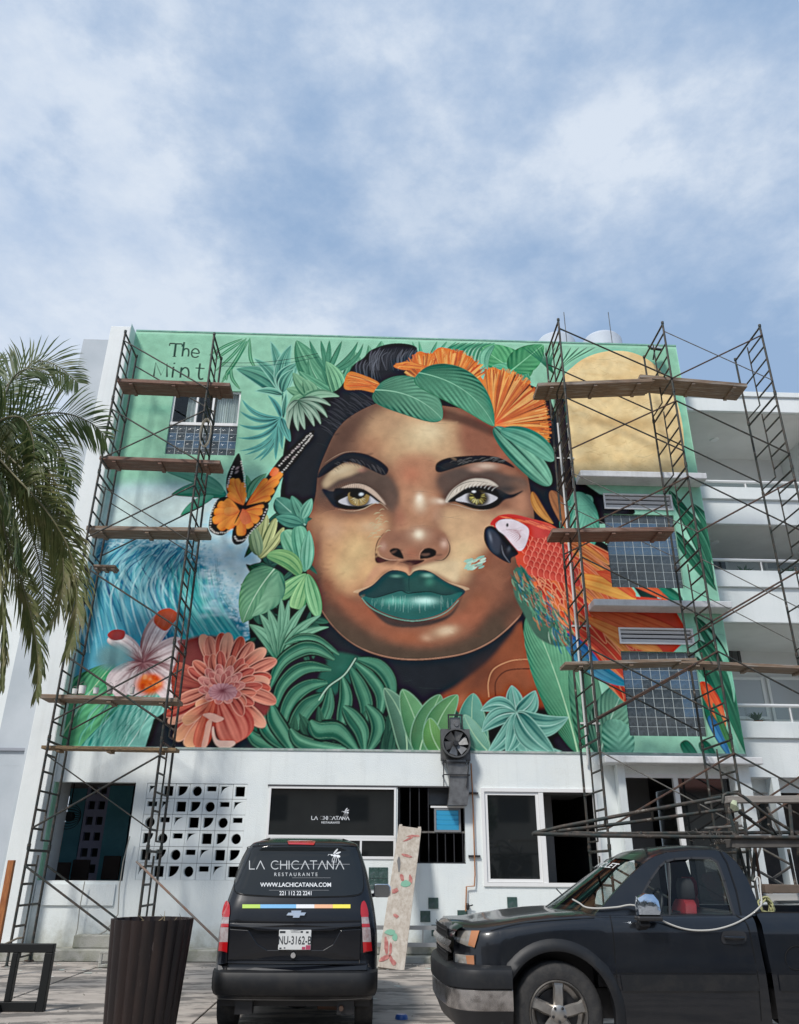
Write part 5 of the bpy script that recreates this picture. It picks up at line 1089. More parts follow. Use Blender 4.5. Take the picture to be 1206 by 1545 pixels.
# porch on the right: columns, canopy, glazing
p0, p1, pz0, pz1 = OPEN['porch']
ca_ = MB(); cyf = 16.65; ca_.box(at(913, 1146, cyf).x, at(1152, 1146, cyf).x, cyf, GY-.003, at(1030, 1152, cyf).z, at(1030, 1141, cyf).z); bevel(ob('porch_canopy', ca_, MATS['awning_paint'], B), .02)
m_ = MB(); m_.box(p0-.02, p0+.13, GY-.25, GY-.003, 0, at(1030, 1152, cyf).z-.003); ob('porch_column', m_, WHITE2, B); m_ = MB(); m_.box(p1-.3, p1+.05, GY-.28, GY-.003, 0, at(1030, 1152, cyf).z-.003); ob('porch_column', m_, WHITE2, B)
mx = wx(1026, 1220); m_ = MB(); m_.box(mx-.05, mx+.05, GY+.02, GY+.12, pz0, pz1-.08); m_.box(p0+.14, p1-.3, GY+.02, GY+.12, pz1-.08, pz1); pw = ob('porch_glazing', m_, TRIM, B)
m_ = MB(); m_.box(mx+.052, p1-.31, GY+.06, GY+.07, pz0, pz1-.082); ob('pane', m_, GLASSD, pw)
m_ = MB(); m_.box(p0+.14, mx-.06, GY+1.6, GY+1.7, .2, pz1+.2); ob('inner_partition', m_, MATS['grey_partition'], B)
# single glass blocks let into the white wall
SGB = blockmat('green_glass_block', (.03, .07, .06), (.06, .11, .10))
gbm = block_mesh(.2, .2, SGB)
for x, y in ((564, 1317), (578, 1317), (564, 1334), (578, 1334), (654, 1363), (642, 1383), (659, 1404), (698, 1382), (773, 1362), (680, 1352+50)):
    p = at(x, y, WY); ob('glass_block', gbm, None, B, loc=(p.x, GY-.004, p.z))
# base kerb and steps
st = MB(); st.box(XL-1.2, wx(345, 1450), 16.62, WY-.003, .0, .2); bevel(struct('kerb', st, CONC), .02)
st = MB(); st.box(wx(116, 1440), wx(182, 1440), 16.85, WY-.006, .203, .42); bevel(struct('step', st, CONC), .02)
st = MB(); st.box(wx(548, 1450), wx(1000, 1450), 16.36, WY-.003, .0, .13); bevel(struct('step', st, CONC), .02)
st = MB(); st.box(wx(548, 1450), wx(1000, 1450), 16.66, WY-.006, .133, .28); bevel(struct('step', st, CONC), .02)
# ---- exhaust fan, bracket and duct on the wall
fc = at(688, 1122, 16.95); FAN = thing('exhaust_fan', 'grey six bladed exhaust fan on the white band below the mural leaves', 'exhaust fan', (fc.x, 16.95, fc.z))
GAL = mat('galvanised', (.22, .22, .22), .5, .7, col2=(.13, .13, .13), scale=5); FD = mat('fan_housing', (.14, .14, .14), .5, .5, col2=(.07, .07, .07), scale=5)
hs = .31
m_ = MB(); m_.box(-hs, hs, .06, .22, -hs-.02, hs); ob('housing', m_, FD, FAN)
m_ = MB(); m_.lathe([(.30, .06), (.30, -.12), (.27, -.12), (.26, .0), (.26, .05)], n=36, axis='y'); ob('ring', m_, FD, FAN, smooth=30)
m_ = MB(); m_.lathe([(.0, .045), (.262, .045)], n=36, axis='y'); ob('backplate', m_, DARKI, FAN)
for k in range(6):
    t = k*math.pi/3+.25; c, s_ = math.cos(t), math.sin(t); pts = [(.05, -.03, -.05), (.24, -.085, -.09), (.24, -.085+.05, .09), (.05, -.0, .05)]
    m_ = MB(); m_.add([(p[0]*c-p[2]*s_, p[1], p[0]*s_+p[2]*c) for p in pts]+[(p[0]*c-p[2]*s_, p[1]+.008, p[0]*s_+p[2]*c) for p in pts], [(0, 1, 2, 3), (7, 6, 5, 4), (0, 4, 5, 1), (1, 5, 6, 2), (2, 6, 7, 3), (3, 7, 4, 0)]); ob('blade', m_, GAL, FAN)
m_ = MB(); m_.lathe([(0, -.09), (.05, -.09), (.055, -.02), (.055, .04)], n=16, axis='y'); ob('hub', m_, BLACKP, FAN, smooth=30)
m_ = MB()
for a in ((-.16, -.13), (.13, .16)): m_.box(a[0], a[1], .0, .03, hs, hs+.27)
m_.box(-.16, .16, .0, .03, hs+.27, hs+.3); ob('bracket', m_, BLACKP, FAN)
m_ = MB(); m_.box(-.11, .11, .05, .2, hs+.002, hs+.24); m_.lathe([(0, .03), (.05, .03), (.06, .05)], c=(.03, 0, hs+.1), n=12, axis='y'); ob('motor', m_, GAL, FAN)
D_ = thing('air_duct', 'grey sheet metal duct hanging under the exhaust fan into the barred opening', 'duct', (fc.x, 16.95, fc.z-hs-.02))
zl = at(688, 1215, 16.95).z-(fc.z-hs-.02); rings = []
for t_k in range(12):
    z = zl*t_k/11; off = .06*math.sin(t_k/11*3.0); rings.append([(-.2+off, .0, z), (.2+off, .0, z), (.2+off, .24, z), (-.2+off, .24, z)])
m_ = MB(); m_.loft(rings, caps=True); ob('duct', m_, GAL, D_)
m_ = MB()
for z in (-.05, -.3): m_.beam((-.27, -.03, z), (.27, -.03, z), .02, .02); m_.beam((-.27, -.03, z), (-.27, .24, z), .02, .02); m_.beam((.27, -.03, z), (.27, .24, z), .02, .02)
m_.beam((-.27, -.03, -.55), (-.27, -.03, 0), .02, .02); m_.beam((.27, -.03, 0), (.2, -.03, -.55), .02, .02); ob('support_cage', m_, BLACKP, D_)
# pipes
gp_ = MB(); pp = [(711, 1152), (714, 1215), (717, 1320), (716, 1337), (704, 1338), (703, 1375)]
gp_.tube([at(x, y, WY-.06) for x, y in pp], .014, 8); tag(ob('gas_pipe', gp_, mat('copper_pipe', (.5, .2, .07), .45, .4, col2=(.35, .16, .08), scale=9)), 'thin copper coloured gas pipe running down the white wall beside the duct', 'pipe')
for x, y in ((713, 1197), (716, 1292)): g2 = MB(); p = at(x, y, WY-.03); g2.box(p.x-.12, p.x+.12, WY-.05, WY-.004, p.z-.02, p.z+.02); ob('clamp', g2, BLACKP, bpy.data.objects['gas_pipe'])
g2 = MB(); p = at(706, 1368, WY-.06); g2.lathe([(.02, -.06), (.035, -.03), (.035, .03), (.02, .06)], c=(p.x, p.y, p.z), n=12); g2.tube([(p.x, p.y, p.z), (p.x+.1, p.y-.03, p.z+.03)], .012, 6); ob('valve', g2, BLACKP, bpy.data.objects['gas_pipe'])
PVC = mat('white_pvc', (.58, .58, .56), .45)
for nm_, lab, pl in (('conduit', 'left one of two white pipes running down the mural past the parrot', [(842, 640), (850, 760), (862, 930), (874, 1060), (884, 1150)]), ('conduit', 'right one of two white pipes running down the mural past the parrot', [(857, 640), (866, 790), (876, 900), (888, 1040), (896, 1132)])):
    g_ = MB(); x_ = at(*pl[0], WY-.06).x; z_ = at(*pl[0], WY).z; g_.tube([(x_, WY-.05, z_), (x_, WY-.05, MZ0-.1), (x_-.02, WY-.05, MZ0-.28)], .024, 8)
    c_ = tag(ob(nm_, g_, PVC, smooth=40), lab, 'pipe', 'white pipes on the mural')
    for zz in np.linspace(z_-1, MZ0+.6, 4): k2 = MB(); k2.box(x_-.09, x_+.09, WY-.022, WY-.004, zz-.02, zz+.02); ob('clamp', k2, PVC, c_)
# floodlight on the roof corner
p = at(989, 525, 16.9); FL = thing('floodlight', 'small square floodlight fixed at the roof corner above the golden disc', 'floodlight', p)
m_ = MB(); m_.box(-.17, .17, -.03, .03, -.12, .12); bevel(ob('housing', m_, BLACKP, FL), .01); m_ = MB(); m_.box(-.145, .145, -.036, -.031, -.095, .095); ob('lens', m_, mat('lens', (.3, .36, .36), .2), FL); m_ = MB(); m_.beam((0, .03, 0), (0, .3, -.1), .03, .03); ob('bracket', m_, BLACKP, FL)
FL.rotation_euler = (math.radians(-35), 0, math.radians(8))
# water tanks on the roof, thin rods
TANK = mat('tank_plastic', (.46, .50, .56), .7, col2=(.42, .46, .52), scale=2)
for (xa, xb, yt, yb), lab in (((808, 868, 502, 530), 'pale round water tank on the roof, the left one half behind the scaffold leg'), ((878, 938, 500, 530), 'pale cylindrical water tank on the roof above the golden disc, right of the other tank')):
    Y = 19.6; a, b = at(xa, 515, Y).x, at(xb, 515, Y).x; R_ = (b-a)/2*.97; zt = at((xa+xb)/2, yt, Y-R_*.3).z-.12
    m_ = MB(); m_.lathe([(0, .0), (R_*.5, -.03), (R_*.86, -.08), (R_, -.2), (R_, -.6), (R_*1.02, -.62), (R_, -.65), (R_, -1.6)], c=((a+b)/2, Y, zt), n=32)
    tag(ob('water_tank', m_, TANK, smooth=50), lab, 'water tank', 'water tanks on the roof')
for (x, yt, lab) in ((851, 471, 'left one of two thin metal rods rising from the roof'), (918, 471, 'right one of two thin metal rods rising from the roof')):
    p1_ = at(x, yt, 18.2); m_ = MB(); m_.tube([(p1_.x, 18.2, MZ1+.06), p1_], .013, 6); tag(ob('roof_rod', m_, GAL), lab, 'rod', 'thin rods on the roof')
# cable across the top left of the mural
c_ = MB(); a, b = at(333, 547, WY-.05), at(480, 533, WY-.05); c_.tube([a+(b-a)*t+Vector((0, 0, -.12*math.sin(math.pi*t))) for t in [k/12 for k in range(13)]], .007, 5); tag(ob('cable', c_, BLACKP), 'thin dark cable strung across the painted palm leaves at the top left', 'cable')
# ------------------------------------------------------------------ the balcony wing on the right
BW = thing('balcony_building', 'white apartment wing with stacked balconies right of the mural', 'building')
by = 18.0; bx0, bx1 = XR+.005, 24.0
def bz(y, Y=by): return at(1130, y, Y).z
LV = [(592, 621, None, None), (737, 791, 755, 727), (862, 939, 887, 845), (1089, 1173, 1114, 1064)]
for i, (yt, yb, ys_, yr) in enumerate(LV):
    zt, zb = bz(yt), bz(yb)
    m_ = MB()
    if ys_ is None: m_.box(bx0, bx1, by, 26, zb, zt); m_.box(bx0, bx1, by-.05, by-.002, zt-.16, zt)
    else:
        zs = bz(ys_); m_.box(bx0, bx1, by-.07, by+.12, zs+.002, zt); m_.box(bx0, bx1, by, 26, zb, zs)
    bevel(ob('balcony_slab' if ys_ else 'roof_slab', m_, WHITE, BW), .01, 1)
    m_ = MB(); m_.box(bx0, bx1, by+.1, 21, zb-.012, zb-.003); ob('soffit', m_, SOFF, BW)
    if yr:
        zr = bz(yr); m_ = MB(); m_.tube([(bx0, by+.02, zr), (bx1, by+.02, zr)], .04, 8)
        for k in range(12): xx_ = bx0+.25+k*1.35; m_.tube([(xx_, by+.02, zt), (xx_, by+.02, zr)], .02, 6)
        rl = ob('railing', m_, TRIM, BW, smooth=40)
        for k in range(11): xx_ = bx0+.25+k*1.35; m_ = MB(); m_.box(xx_+.05, xx_+1.3, by+.015, by+.025, zt+.03, zr-.05); ob('glass_panel', m_, GLASS, rl)
zs_ = [bz(l[1]) for l in LV]; WB = mat('balcony_back_wall', (.74, .74, .73), .8, col2=(.68, .68, .68), scale=1)
m_ = MB(); m_.box(bx0, bx1, 20.7, 20.8, 0, bz(592)-.05); ob('back_wall', m_, WB, BW)
m_ = MB()
for xx_ in (at(1215, 700, 19.5).x, ): m_.box(xx_, xx_+.2, by+.15, 20.69, 0, bz(592)-.3)
ob('partition', m_, WB, BW)
for i, (xa, xb, ya, yb) in enumerate([(1064, 1092, 820, 862), (1096, 1112, 962, 1012), (1100, 1150, 1022, 1085), (1155, 1215, 1022, 1090), (1150, 1200, 835, 862)]):
    Y = 20.69; a, b, z0, z1 = at(xa, ya, Y).x, at(xb, ya, Y).x, at(xa, yb, Y).z, at(xa, ya, Y).z
    m_ = MB(); frame_rect(m_, a, b, z0, z1, .07, Y-.05, Y); w_ = ob('window', m_, DARKI if i == 1 else TRIM, BW)
    m_ = MB(); m_.box(a+.07, b-.07, Y-.03, Y-.01, z0+.07, z1-.07); ob('pane', m_, GLASSD if i < 2 else mat('pale_glass', (.45, .47, .49), .15), w_)
for x, y in ((1078, 663), (1078, 818)):
    z = zs_[0] if y < 700 else zs_[1]; d = ray(x, y); p = CAM+d*((z-.013-CAM.z)/d.z); m_ = MB(); m_.lathe([(.0, -.03), (.10, -.03), (.13, -.0)], c=p, n=20); ob('ceiling_light', m_, TRIM, BW, smooth=30)
# ground floor of the wing: garage openings
m_ = MB(); zg = bz(1173); 
for xa, xb in ((1128, 1141), (1180, 1190)): m_.box(at(xa, 1260, by).x, at(xb, 1260, by).x, by, by+.3, 0, zg)
m_.box(bx0, bx1, by+.4, by+.5, zg-.28, zg-.013); ob('ground_floor_column', m_, WHITE2, BW)
m_ = MB(); m_.box(bx0, bx1, 20.5, 20.6, 0, zg-.02); ob('garage_wall', m_, DARKI, BW)
m_ = MB(); Y = by+.55; frame_rect(m_, at(1138, 1240, Y).x, at(1170, 1240, Y).x, bz(1262, Y), bz(1196, Y), .07, Y, Y+.08); wg = ob('garage_window', m_, TRIM, BW)
m_ = MB(); m_.box(at(1140, 1240, Y).x+.07, at(1168, 1240, Y).x-.02, Y+.03, Y+.04, bz(1260, Y)+.05, bz(1200, Y)-.05); ob('pane', m_, GLASSD, wg)
m_ = MB(); m_.box(bx0+.4, bx1, by+.52, by+.54, 0, 1.1); ob('low_wall', m_, WHITE2, BW)
PLM = mat('leaf_green', (.05, .12, .03), .6, col2=(.09, .18, .05), scale=8)
for (x, y, lab) in ((1124, 858, 'small green leafy plant in a pot on the middle balcony parapet'), (1145, 1080, 'small dark leafy plant on the lowest balcony behind the glass'), (1192, 860, 'small low plant at the right end of the middle balcony')):
    p = at(x, y+4, by+.4); T_ = thing('potted_plant', lab, 'plant', (p.x, by+.45, p.z-.25), 'balcony plants')
    m_ = MB(); m_.lathe([(0, 0), (.08, 0), (.11, .2), (.09, .2), (.08, .17), (0, .17)], n=12); ob('pot', m_, mat('terracotta', (.35, .16, .09), .8), T_, smooth=40)
    m_ = MB(); r_ = random.Random(x)
    for k in range(34):
        a = r_.uniform(0, 6.28); e = r_.uniform(.25, 1.3); l = r_.uniform(.15, .34); d = Vector((math.cos(a)*math.cos(e), math.sin(a)*math.cos(e), math.sin(e))); s_ = d.cross(Vector((0, 0, 1))).normalized()*.035; b0 = Vector((0, 0, .18))
        m_.add([b0, b0+d*l*.5+s_, b0+d*l-Vector((0, 0, .04)), b0+d*l*.5-s_], [(0, 1, 2, 3)])
    ob('foliage', m_, PLM, T_)
# ------------------------------------------------------------------ neighbour on the left
NB = thing('neighbouring_building', 'pale lilac white block behind the palm, left of the mural pilaster', 'building')
Yt = 18.4; ta, tb = at(126, 512, Yt).x, pxl+.3; ztp = at(145, 512, Yt).z
m_ = MB(); m_.box(ta, tb, Yt, 26, 3.62, ztp); m_.box(ta, tb, Yt, Yt+.15, 0, 3.619); ob('tower', m_, LILAC, NB)
Yn = 18.9; m_ = MB(); hn = [(at(-60, 1200, Yn).x, at(17, 1215, Yn).x, at(5, 1262, Yn).z, at(5, 1174, Yn).z), (at(10, 830, Yn).x, at(36, 830, Yn).x, at(20, 840, Yn).z, at(20, 820, Yn).z)]
m_ = wall_with_holes(-22, ta+.02, 0, at(60, 672, Yn).z, hn, Yn, Yn+.25); m_.box(-22, ta+.02, Yn+.25, 26, at(60, 672, Yn).z-.3, at(60, 672, Yn).z-.002); ob('wall', m_, WHITE, NB)
m_ = MB(); m_.box(-22, ta, Yn+.8, Yn+.9, 3.65, 9); ob('inner_wall', m_, DARKI, NB)
a, b, z0, z1 = hn[1]; m_ = MB(); frame_rect(m_, a, b, z0, z1, .04, Yn+.05, Yn+.1); w_ = ob('window', m_, TRIM, NB); m_ = MB(); m_.box(a+.04, b-.04, Yn+.06, Yn+.07, z0+.04, z1-.04); ob('pane', m_, GLASSD, w_)
m_ = MB(); m_.box(-22, pxl-.003, Yt-.05, Yt-.003, at(20, 1131, Yt).z-.03, at(20, 1131, Yt).z+.03); ob('ledge', m_, mat('ledge_grey', (.3, .32, .36), .8), NB)
m_ = MB(); m_.box(at(36, 1200, 18.0).x, pxl+.004, 17.6, 18.39, 0, at(20, 1131, Yt).z-.04); ob('corner_post', m_, LILAC, NB)
# ------------------------------------------------------------------ scaffolds
def frame_mesh(Wd, H, rt=.026):
    m_ = MB(); m_.tube([(0, 0, 0), (0, 0, H)], rt, 8); m_.tube([(0, Wd, 0), (0, Wd, H)], rt, 8)
    mid = Wd*.52; m_.tube([(0, mid, .12), (0, mid, H*.93)], rt*.7, 6)
    m_.tube([(0, 0, H-.06), (0, Wd, H-.06)], rt*.9, 8); m_.tube([(0, 0, H*.5), (0, Wd, H*.5)], rt*.75, 6)
    for z in (H*.16, H*.33, H*.68, H*.84): m_.tube([(0, 0, z), (0, mid, z)], rt*.8, 6)
    m_.tube([(0, mid, .12), (0, Wd, .12)], rt*.65, 6)
    for z in (0.02, H-.02): m_.lathe([(rt*1.35, -.03), (rt*1.35, .03)], c=(0, 0, z), n=8); m_.lathe([(rt*1.35, -.03), (rt*1.35, .03)], c=(0, Wd, z), n=8)
    return mesh('frame', m_, STEEL, 45)
def scaffold(label, cols, Yf, Yr, ztop, H, extra=0):
    T_ = thing('scaffold', label, 'scaffold', (cols[0], Yf, 0), 'scaffolds standing before the painted wall')
    Wd = Yr-Yf; fm = {}; nl = int(math.ceil(ztop/H)); H = ztop/nl; fm = frame_mesh(Wd, H)
    for ci, x in enumerate(cols):
        for k in range(nl): o = ob('frame', fm, None, T_, loc=(x-cols[0], 0, k*H))
        m_ = MB(); m_.box(-.07, .07, -.07, .07, 0, .012); m_.lathe([(.016, 0), (.016, .1)], n=8)
        for yy_ in (0, Wd): ob('base_plate', mesh('base_plate', m_, STEELR), None, T_, loc=(x-cols[0], yy_, .022))
    for i in range(len(cols)-1):
        sp = cols[i+1]-cols[i]; br = MB(); br.tube([(0, 0, H*.16), (sp, 0, H*.84)], .019, 6); b1 = mesh('cross_brace', br, STEEL if Yf > 15.5 else STEELR, 45); br = MB(); br.tube([(0, 0, H*.84), (sp, 0, H*.16)], .019, 6); b2 = mesh('cross_brace', br, STEEL, 45); br = MB(); br.tube([(0, 0, H*.84), (sp, 0, H*.16)], .012, 6); b3 = mesh('cross_brace', br, STEEL if Yf > 15.5 else ZINC, 45)
        for k in range(nl):
            for yy_ in (-.03, Wd+.03):
                if yy_ > 0 and (k+i) % 2: continue
                ob('cross_brace', b1 if (k+i) % 3 else b3, None, T_, loc=(cols[i]-cols[0], yy_, k*H)); ob('cross_brace', b2 if (k+i) % 3 != 1 else b3, None, T_, loc=(cols[i]-cols[0], yy_-.014, k*H))
    return T_
YfL, YrL = 15.6, 16.6
LA, LB = at(190, 497, YfL).x, at(323, 507, YfL).x; zL = at(255, 501, YfL).z
scaffold('narrow dark steel scaffold tower in front of the lettering and the wave, left side', [LA, LB], YfL, YrL, zL, 1.96)
YfR, YrR = 15.2, 16.6
RC, RD, RE = at(844, 497, YfR).x, at(999, 482, YfR).x, at(1146, 489, YfR).x; zR = at(999, 486, YfR).z
scaffold('wide dark steel scaffold of two bays in front of the painted parrot and balconies', [RC, RD, RE], YfR, YrR, zR, 2.02)
def plank(xl, yl, xr, yr_, Yc, w, th, m, label, tip=0):
    a, b = at(xl, yl, Yc-w/2), at(xr, yr_, Yc-w/2); T_ = thing('scaffold_plank', label, 'plank', (a+b)/2, 'wooden planks laid across the scaffolds')
    a = a-(a+b)/2*1.0; 
    A_ = at(xl, yl, Yc-w/2); Bb = at(xr, yr_, Yc-w/2); c = (A_+Bb)/2; A_ -= c; Bb -= c; off = Vector((0, w/2, 0)); T_.location = c+off
    m_ = MB(); m_.beam(A_, Bb, w, th); bevel(ob('board', m_, m, T_), .006, 1)
    L_ = (Bb-A_)
    for t in (.12, .5, .88): m_ = MB(); p = A_+L_*t; m_.box(p.x-.04, p.x+.04, -w/2+.02, w/2-.02, p.z-th/2-.045, p.z-th/2-.001); ob('cleat', m_, m, T_)
    return T_
GW = WOOD
plank(177, 573, 347, 580, 15.95, .55, .10, WOODR, 'topmost plank of the left scaffold, just under the painted name')
plank(150, 690, 332, 697, 15.95, .5, .09, WOODR, 'reddish plank of the left scaffold below the curtained window')
plank(130, 796, 313, 799, 15.95, .5, .10, WOOD, 'brown plank of the left scaffold level with the foam of the wave')
plank(60, 1050, 268, 1056, 15.95, .5, .08, WOOD, 'plank of the left scaffold with paint cans on it, beside the pink flower')
plank(62, 1127, 266, 1131, 15.85, .3, .06, mat('rusty_plank', (.32, .21, .10), .9, col2=(.12, .09, .07), scale=6, bump=.4, stretch=(2, 10, 10)), 'lowest rust stained plank of the left scaffold at the foot of the mural')
plank(812, 580, 985, 573, 15.9, .62, .10, WOOD, 'topmost left plank of the right scaffold, crossing the golden disc')
plank(966, 567, 1128, 581, 15.9, .62, .10, WOOD, 'topmost right plank of the right scaffold, reaching over the balconies')
plank(834, 800, 1018, 798, 15.9, .6, .10, WOODR, 'reddish brown plank across the upper glass block window')
plank(853, 1001, 1052, 995, 15.9, .5, .07, WOOD, 'grey plank across the lower glass block window, left of its neighbour')
plank(1028, 998, 1240, 1008, 15.9, .5, .07, WOOD, 'grey plank at the right edge, level with the lower glass block window')
p_ = at(150, 853, 16.3); plank(140, 853, 174, 854, 16.3, .3, .05, WOOD, 'short stub of board sticking out beside the palm tip and the wave')
# paint cans on the plank
for i, (x, c, lab) in enumerate([(112, (.75, .75, .72), 'leftmost small white paint pot on the scaffold plank'), (123, (.78, .77, .74), 'larger white paint pot second from the left on the scaffold plank'), (144, (.72, .73, .72), 'white paint pot in the middle of the scaffold plank, with a brush'), (165, (.35, .33, .30), 'grubby grey brown paint pot on the scaffold plank before the striped petals'), (199, (.5, .48, .44), 'small dull metal pot on the scaffold plank beside the orange flower centre')]):
    b = at(x, 1047, 15.8); r = [.05, .07, .055, .06, .045][i]; h = [.10, .16, .12, .15, .13][i]
    T_ = thing('paint_pot', lab, 'paint pot', (b.x, 15.8, b.z-.0), 'paint pots on the scaffold plank'); m_ = MB(); m_.lathe([(0, 0), (r*.9, 0), (r, h), (r*1.04, h), (r*.93, h), (r*.88, h*.6), (0, h*.6)], n=16); ob('tin', m_, mat('pot_%d' % i, c, .4), T_, smooth=40)
    m_ = MB(); m_.tube([(-r, 0, h*.9), (-r*.7, -.01, h*1.3), (0, -.01, h*1.5), (r*.7, -.01, h*1.3), (r, 0, h*.9)], .004, 5); ob('handle', m_, ZINC, T_)
# coil of rope and thin bits hanging from the scaffolds
m_ = MB(); c = at(311, 655, YfL-.04); m_.tube([(c.x+.12*math.cos(t*.5)*(1+.05*math.sin(t*3)), c.y-.01*t*.2, c.z+.36*math.sin(t*.5)) for t in range(60)], .008, 5); tag(ob('rope_coil', m_, mat('pale_rope', (.4, .36, .28), .9)), 'pale coil of rope hanging on the left scaffold beside the curtained window', 'rope')
# hose along the wall by the left opening
m_ = MB(); hp = [(196, 1262), (186, 1300), (180, 1340), (178, 1380), (160, 1405), (130, 1420), (112, 1436), (96, 1440)]
m_.tube([at(x, y, WY-.12) for x, y in hp], .012, 6); tag(ob('hose', m_, mat('grey_hose', (.35, .34, .3), .7)), 'thin grey hose hanging down the white wall left of the breeze blocks', 'hose')
m_ = MB(); m_.tube([at(x, y, WY-.14) for x, y in [(128, 1330), (124, 1350), (120, 1372), (117, 1400), (112, 1420), (106, 1440)]], .010, 6); tag(ob('hose', m_, MATS['grey_hose']), 'thin cable dangling below the sill of the left opening', 'cable')
# raking pole from the left scaffold to the van
m_ = MB(); m_.tube([at(206, 1300, 15.5), at(332, 1422, 14.9)], .02, 8); tag(ob('raking_pole', m_, mat('brown_pole', (.25, .14, .09), .7, col2=(.2, .2, .18), scale=6)), 'thin brown pole raking down from the left scaffold towards the van', 'pole')
# leaning painted board
a = at(619, 1249, 16.95); b_0 = gd(590, 1466)
T_ = thing('leaning_board', 'pale plywood board daubed with red and green paint, leaning beside the van', 'board', (b_0.x, b_0.y, 0))
BOARD = mat('pale_plywood', (.42, .37, .31), .85, col2=(.33, .28, .23), scale=7, bump=.2, stretch=(3, 3, 1.2), col3=(.50, .46, .40), s3=3, amt3=.7)
va = Vector((a.x-b_0.x, a.y-b_0.y, a.z)); m_ = MB(); m_.beam((0, 0, .03), va, .46, .045, up=va.cross(Vector((1, 0, 0)))); bevel(ob('panel', m_, BOARD, T_), .004, 1)
vn = va.cross(Vector((1, 0, 0))).normalized(); vn = -vn if vn.y > 0 else vn; vd = va.normalized()
side = vd.cross(vn).normalized(); side = -side if side.x < 0 else side
r_ = random.Random(3); RP, GP, GY_ = mat('red_daub', (.30, .09, .08), .8, col2=(.45, .2, .17), scale=12), mat('green_daub', (.16, .34, .24), .8), mat('dark_daub', (.12, .12, .12), .8)
DA = {'paint_daub': []}
for (u, v, w, h, th, m) in [(.1, .93, .22, .04, 10, RP), (.0, .9, .18, .03, 35, RP), (.0, .77, .18, .04, -8, RP), (-.12, .70, .05, .22, 10, GY_), (-.02, .60, .06, .14, 20, RP), (.06, .56, .16, .09, 15, GP), (-.12, .50, .12, .07, 40, RP), (-.04, .33, .10, .05, -30, RP), (-.1, .22, .16, .08, 5, GP), (.0, .19, .08, .10, 5, GP), (-.13, .13, .06, .2, 12, RP), (-.05, .12, .04, .16, 5, RP), (-.13, .055, .2, .05, 35, RP), (-.02, .055, .05, .16, 25, RP), (.02, .04, .12, .06, -35, RP), (.14, .6, .05, .12, 15, RP)]:
    c = vd*(va.length*v)+side*u+Vector((0, 0, .034*(1-v))); m_ = MB(); n = 9; t = math.radians(th); pts = []
    for k in range(n):
        a_ = 2*math.pi*k/n; x, y = w/2*math.cos(a_)*r_.uniform(.7, 1.2), h/2*math.sin(a_)*r_.uniform(.7, 1.2)*1.2; x *= 1.25; y *= 1.25; pts.append(c+side*(x*math.cos(t)-y*math.sin(t))+vd*(x*math.sin(t)+y*math.cos(t))+vn*.026)
    q = [p+vn*.003 for p in pts]; m_.add(pts+q, [tuple(range(n, 2*n))]+[(k, (k+1) % n, n+(k+1) % n, n+k) for k in range(n)]); ob('paint_daub', m_, m, T_)
m_ = MB(); 
for sx in (-.19, .19): c = vd*(va.length*.995)+side*sx; m_.beam(c, c+vd*.05, .06, .04)
ob('batten_end', m_, BOARD, T_)
# ladder lying along the wall
y_l = 16.5; T_ = thing('ladder', 'grey aluminium ladder lying on its side along the white wall between the vehicles', 'ladder', (at(555, 1400, y_l).x, y_l, 0))
L_ = at(900, 1400, y_l).x-at(555, 1400, y_l).x; zt, zb = at(640, 1400, y_l).z, .31; ALU = mat('aluminium', (.45, .46, .46), .45, .8)
for z in (zt, zb): m_ = MB(); m_.box(0, L_, -.015, .015, z-.035, z+.035); ob('rail', m_, ALU, T_)
for k in range(13): m_ = MB(); x = .12+k*.305; m_.tube([(x, 0, zb+.03), (x, 0, zt-.03)], .015, 8); ob('rung', m_, ALU, T_)
# ------------------------------------------------------------------ vehicles
def wob(name, mb, m, root, smooth=False, label=None):    # mesh given in world metres, child of root
    o = ob(name, mb, m, root, smooth, label=label)
    p = root
    off = Vector((0, 0, 0))
    while p is not None: off += Vector(p.location); p = p.parent
    o.location = -off; return o
def lerp_tab(tab, x):
    if x <= tab[0][0]: return tab[0][1]
    for a, b in zip(tab[:-1], tab[1:]):
        if x <= b[0]: t = (x-a[0])/(b[0]-a[0]); return a[1]+(b[1]-a[1])*t
    return tab[-1][1]
def smooth_tab(tab, x):
    q = [lerp_tab(tab, x+d) for d in (-.03, 0, .03)]; return sum(q)/3
CARB = mat('black_car_paint', (.004, .005, .008), .25, spec=.4, coat=.35, col3=(.02, .02, .018), s3=3.5, amt3=.25, lo3=.5, hi3=.8)
TRKB = mat('dull_black_truck_paint', (.004, .0055, .009), .3, spec=.4, coat=.55, col3=(.018, .018, .018), s3=2.2, amt3=.5, lo3=.42, hi3=.7, bump=.03, bscale=6)
CLAD = mat('grey_cladding', (.011, .012, .014), .5, spec=.35, col3=(.03, .028, .026), s3=5, amt3=.4)
TINT = mat('tinted_glass', (.014, .017, .019), .05, spec=.5)
REDL = mat('red_lens', (.42, .008, .012), .15, coat=.8); CLRL = mat('clear_lens', (.42, .38, .38), .15, coat=.8, col2=(.30, .20, .20), scale=20); AMB = mat('amber_lens', (.42, .17, .07), .25, coat=.4); HEADL = mat('headlight_lens', (.20, .19, .17), .18, coat=.6, col2=(.30, .28, .25), scale=12)
SEAM = mat('panel_gap', (.002, .002, .002), .9)
DUSTL = mat('dusty_edge', (.16, .15, .14), .8)
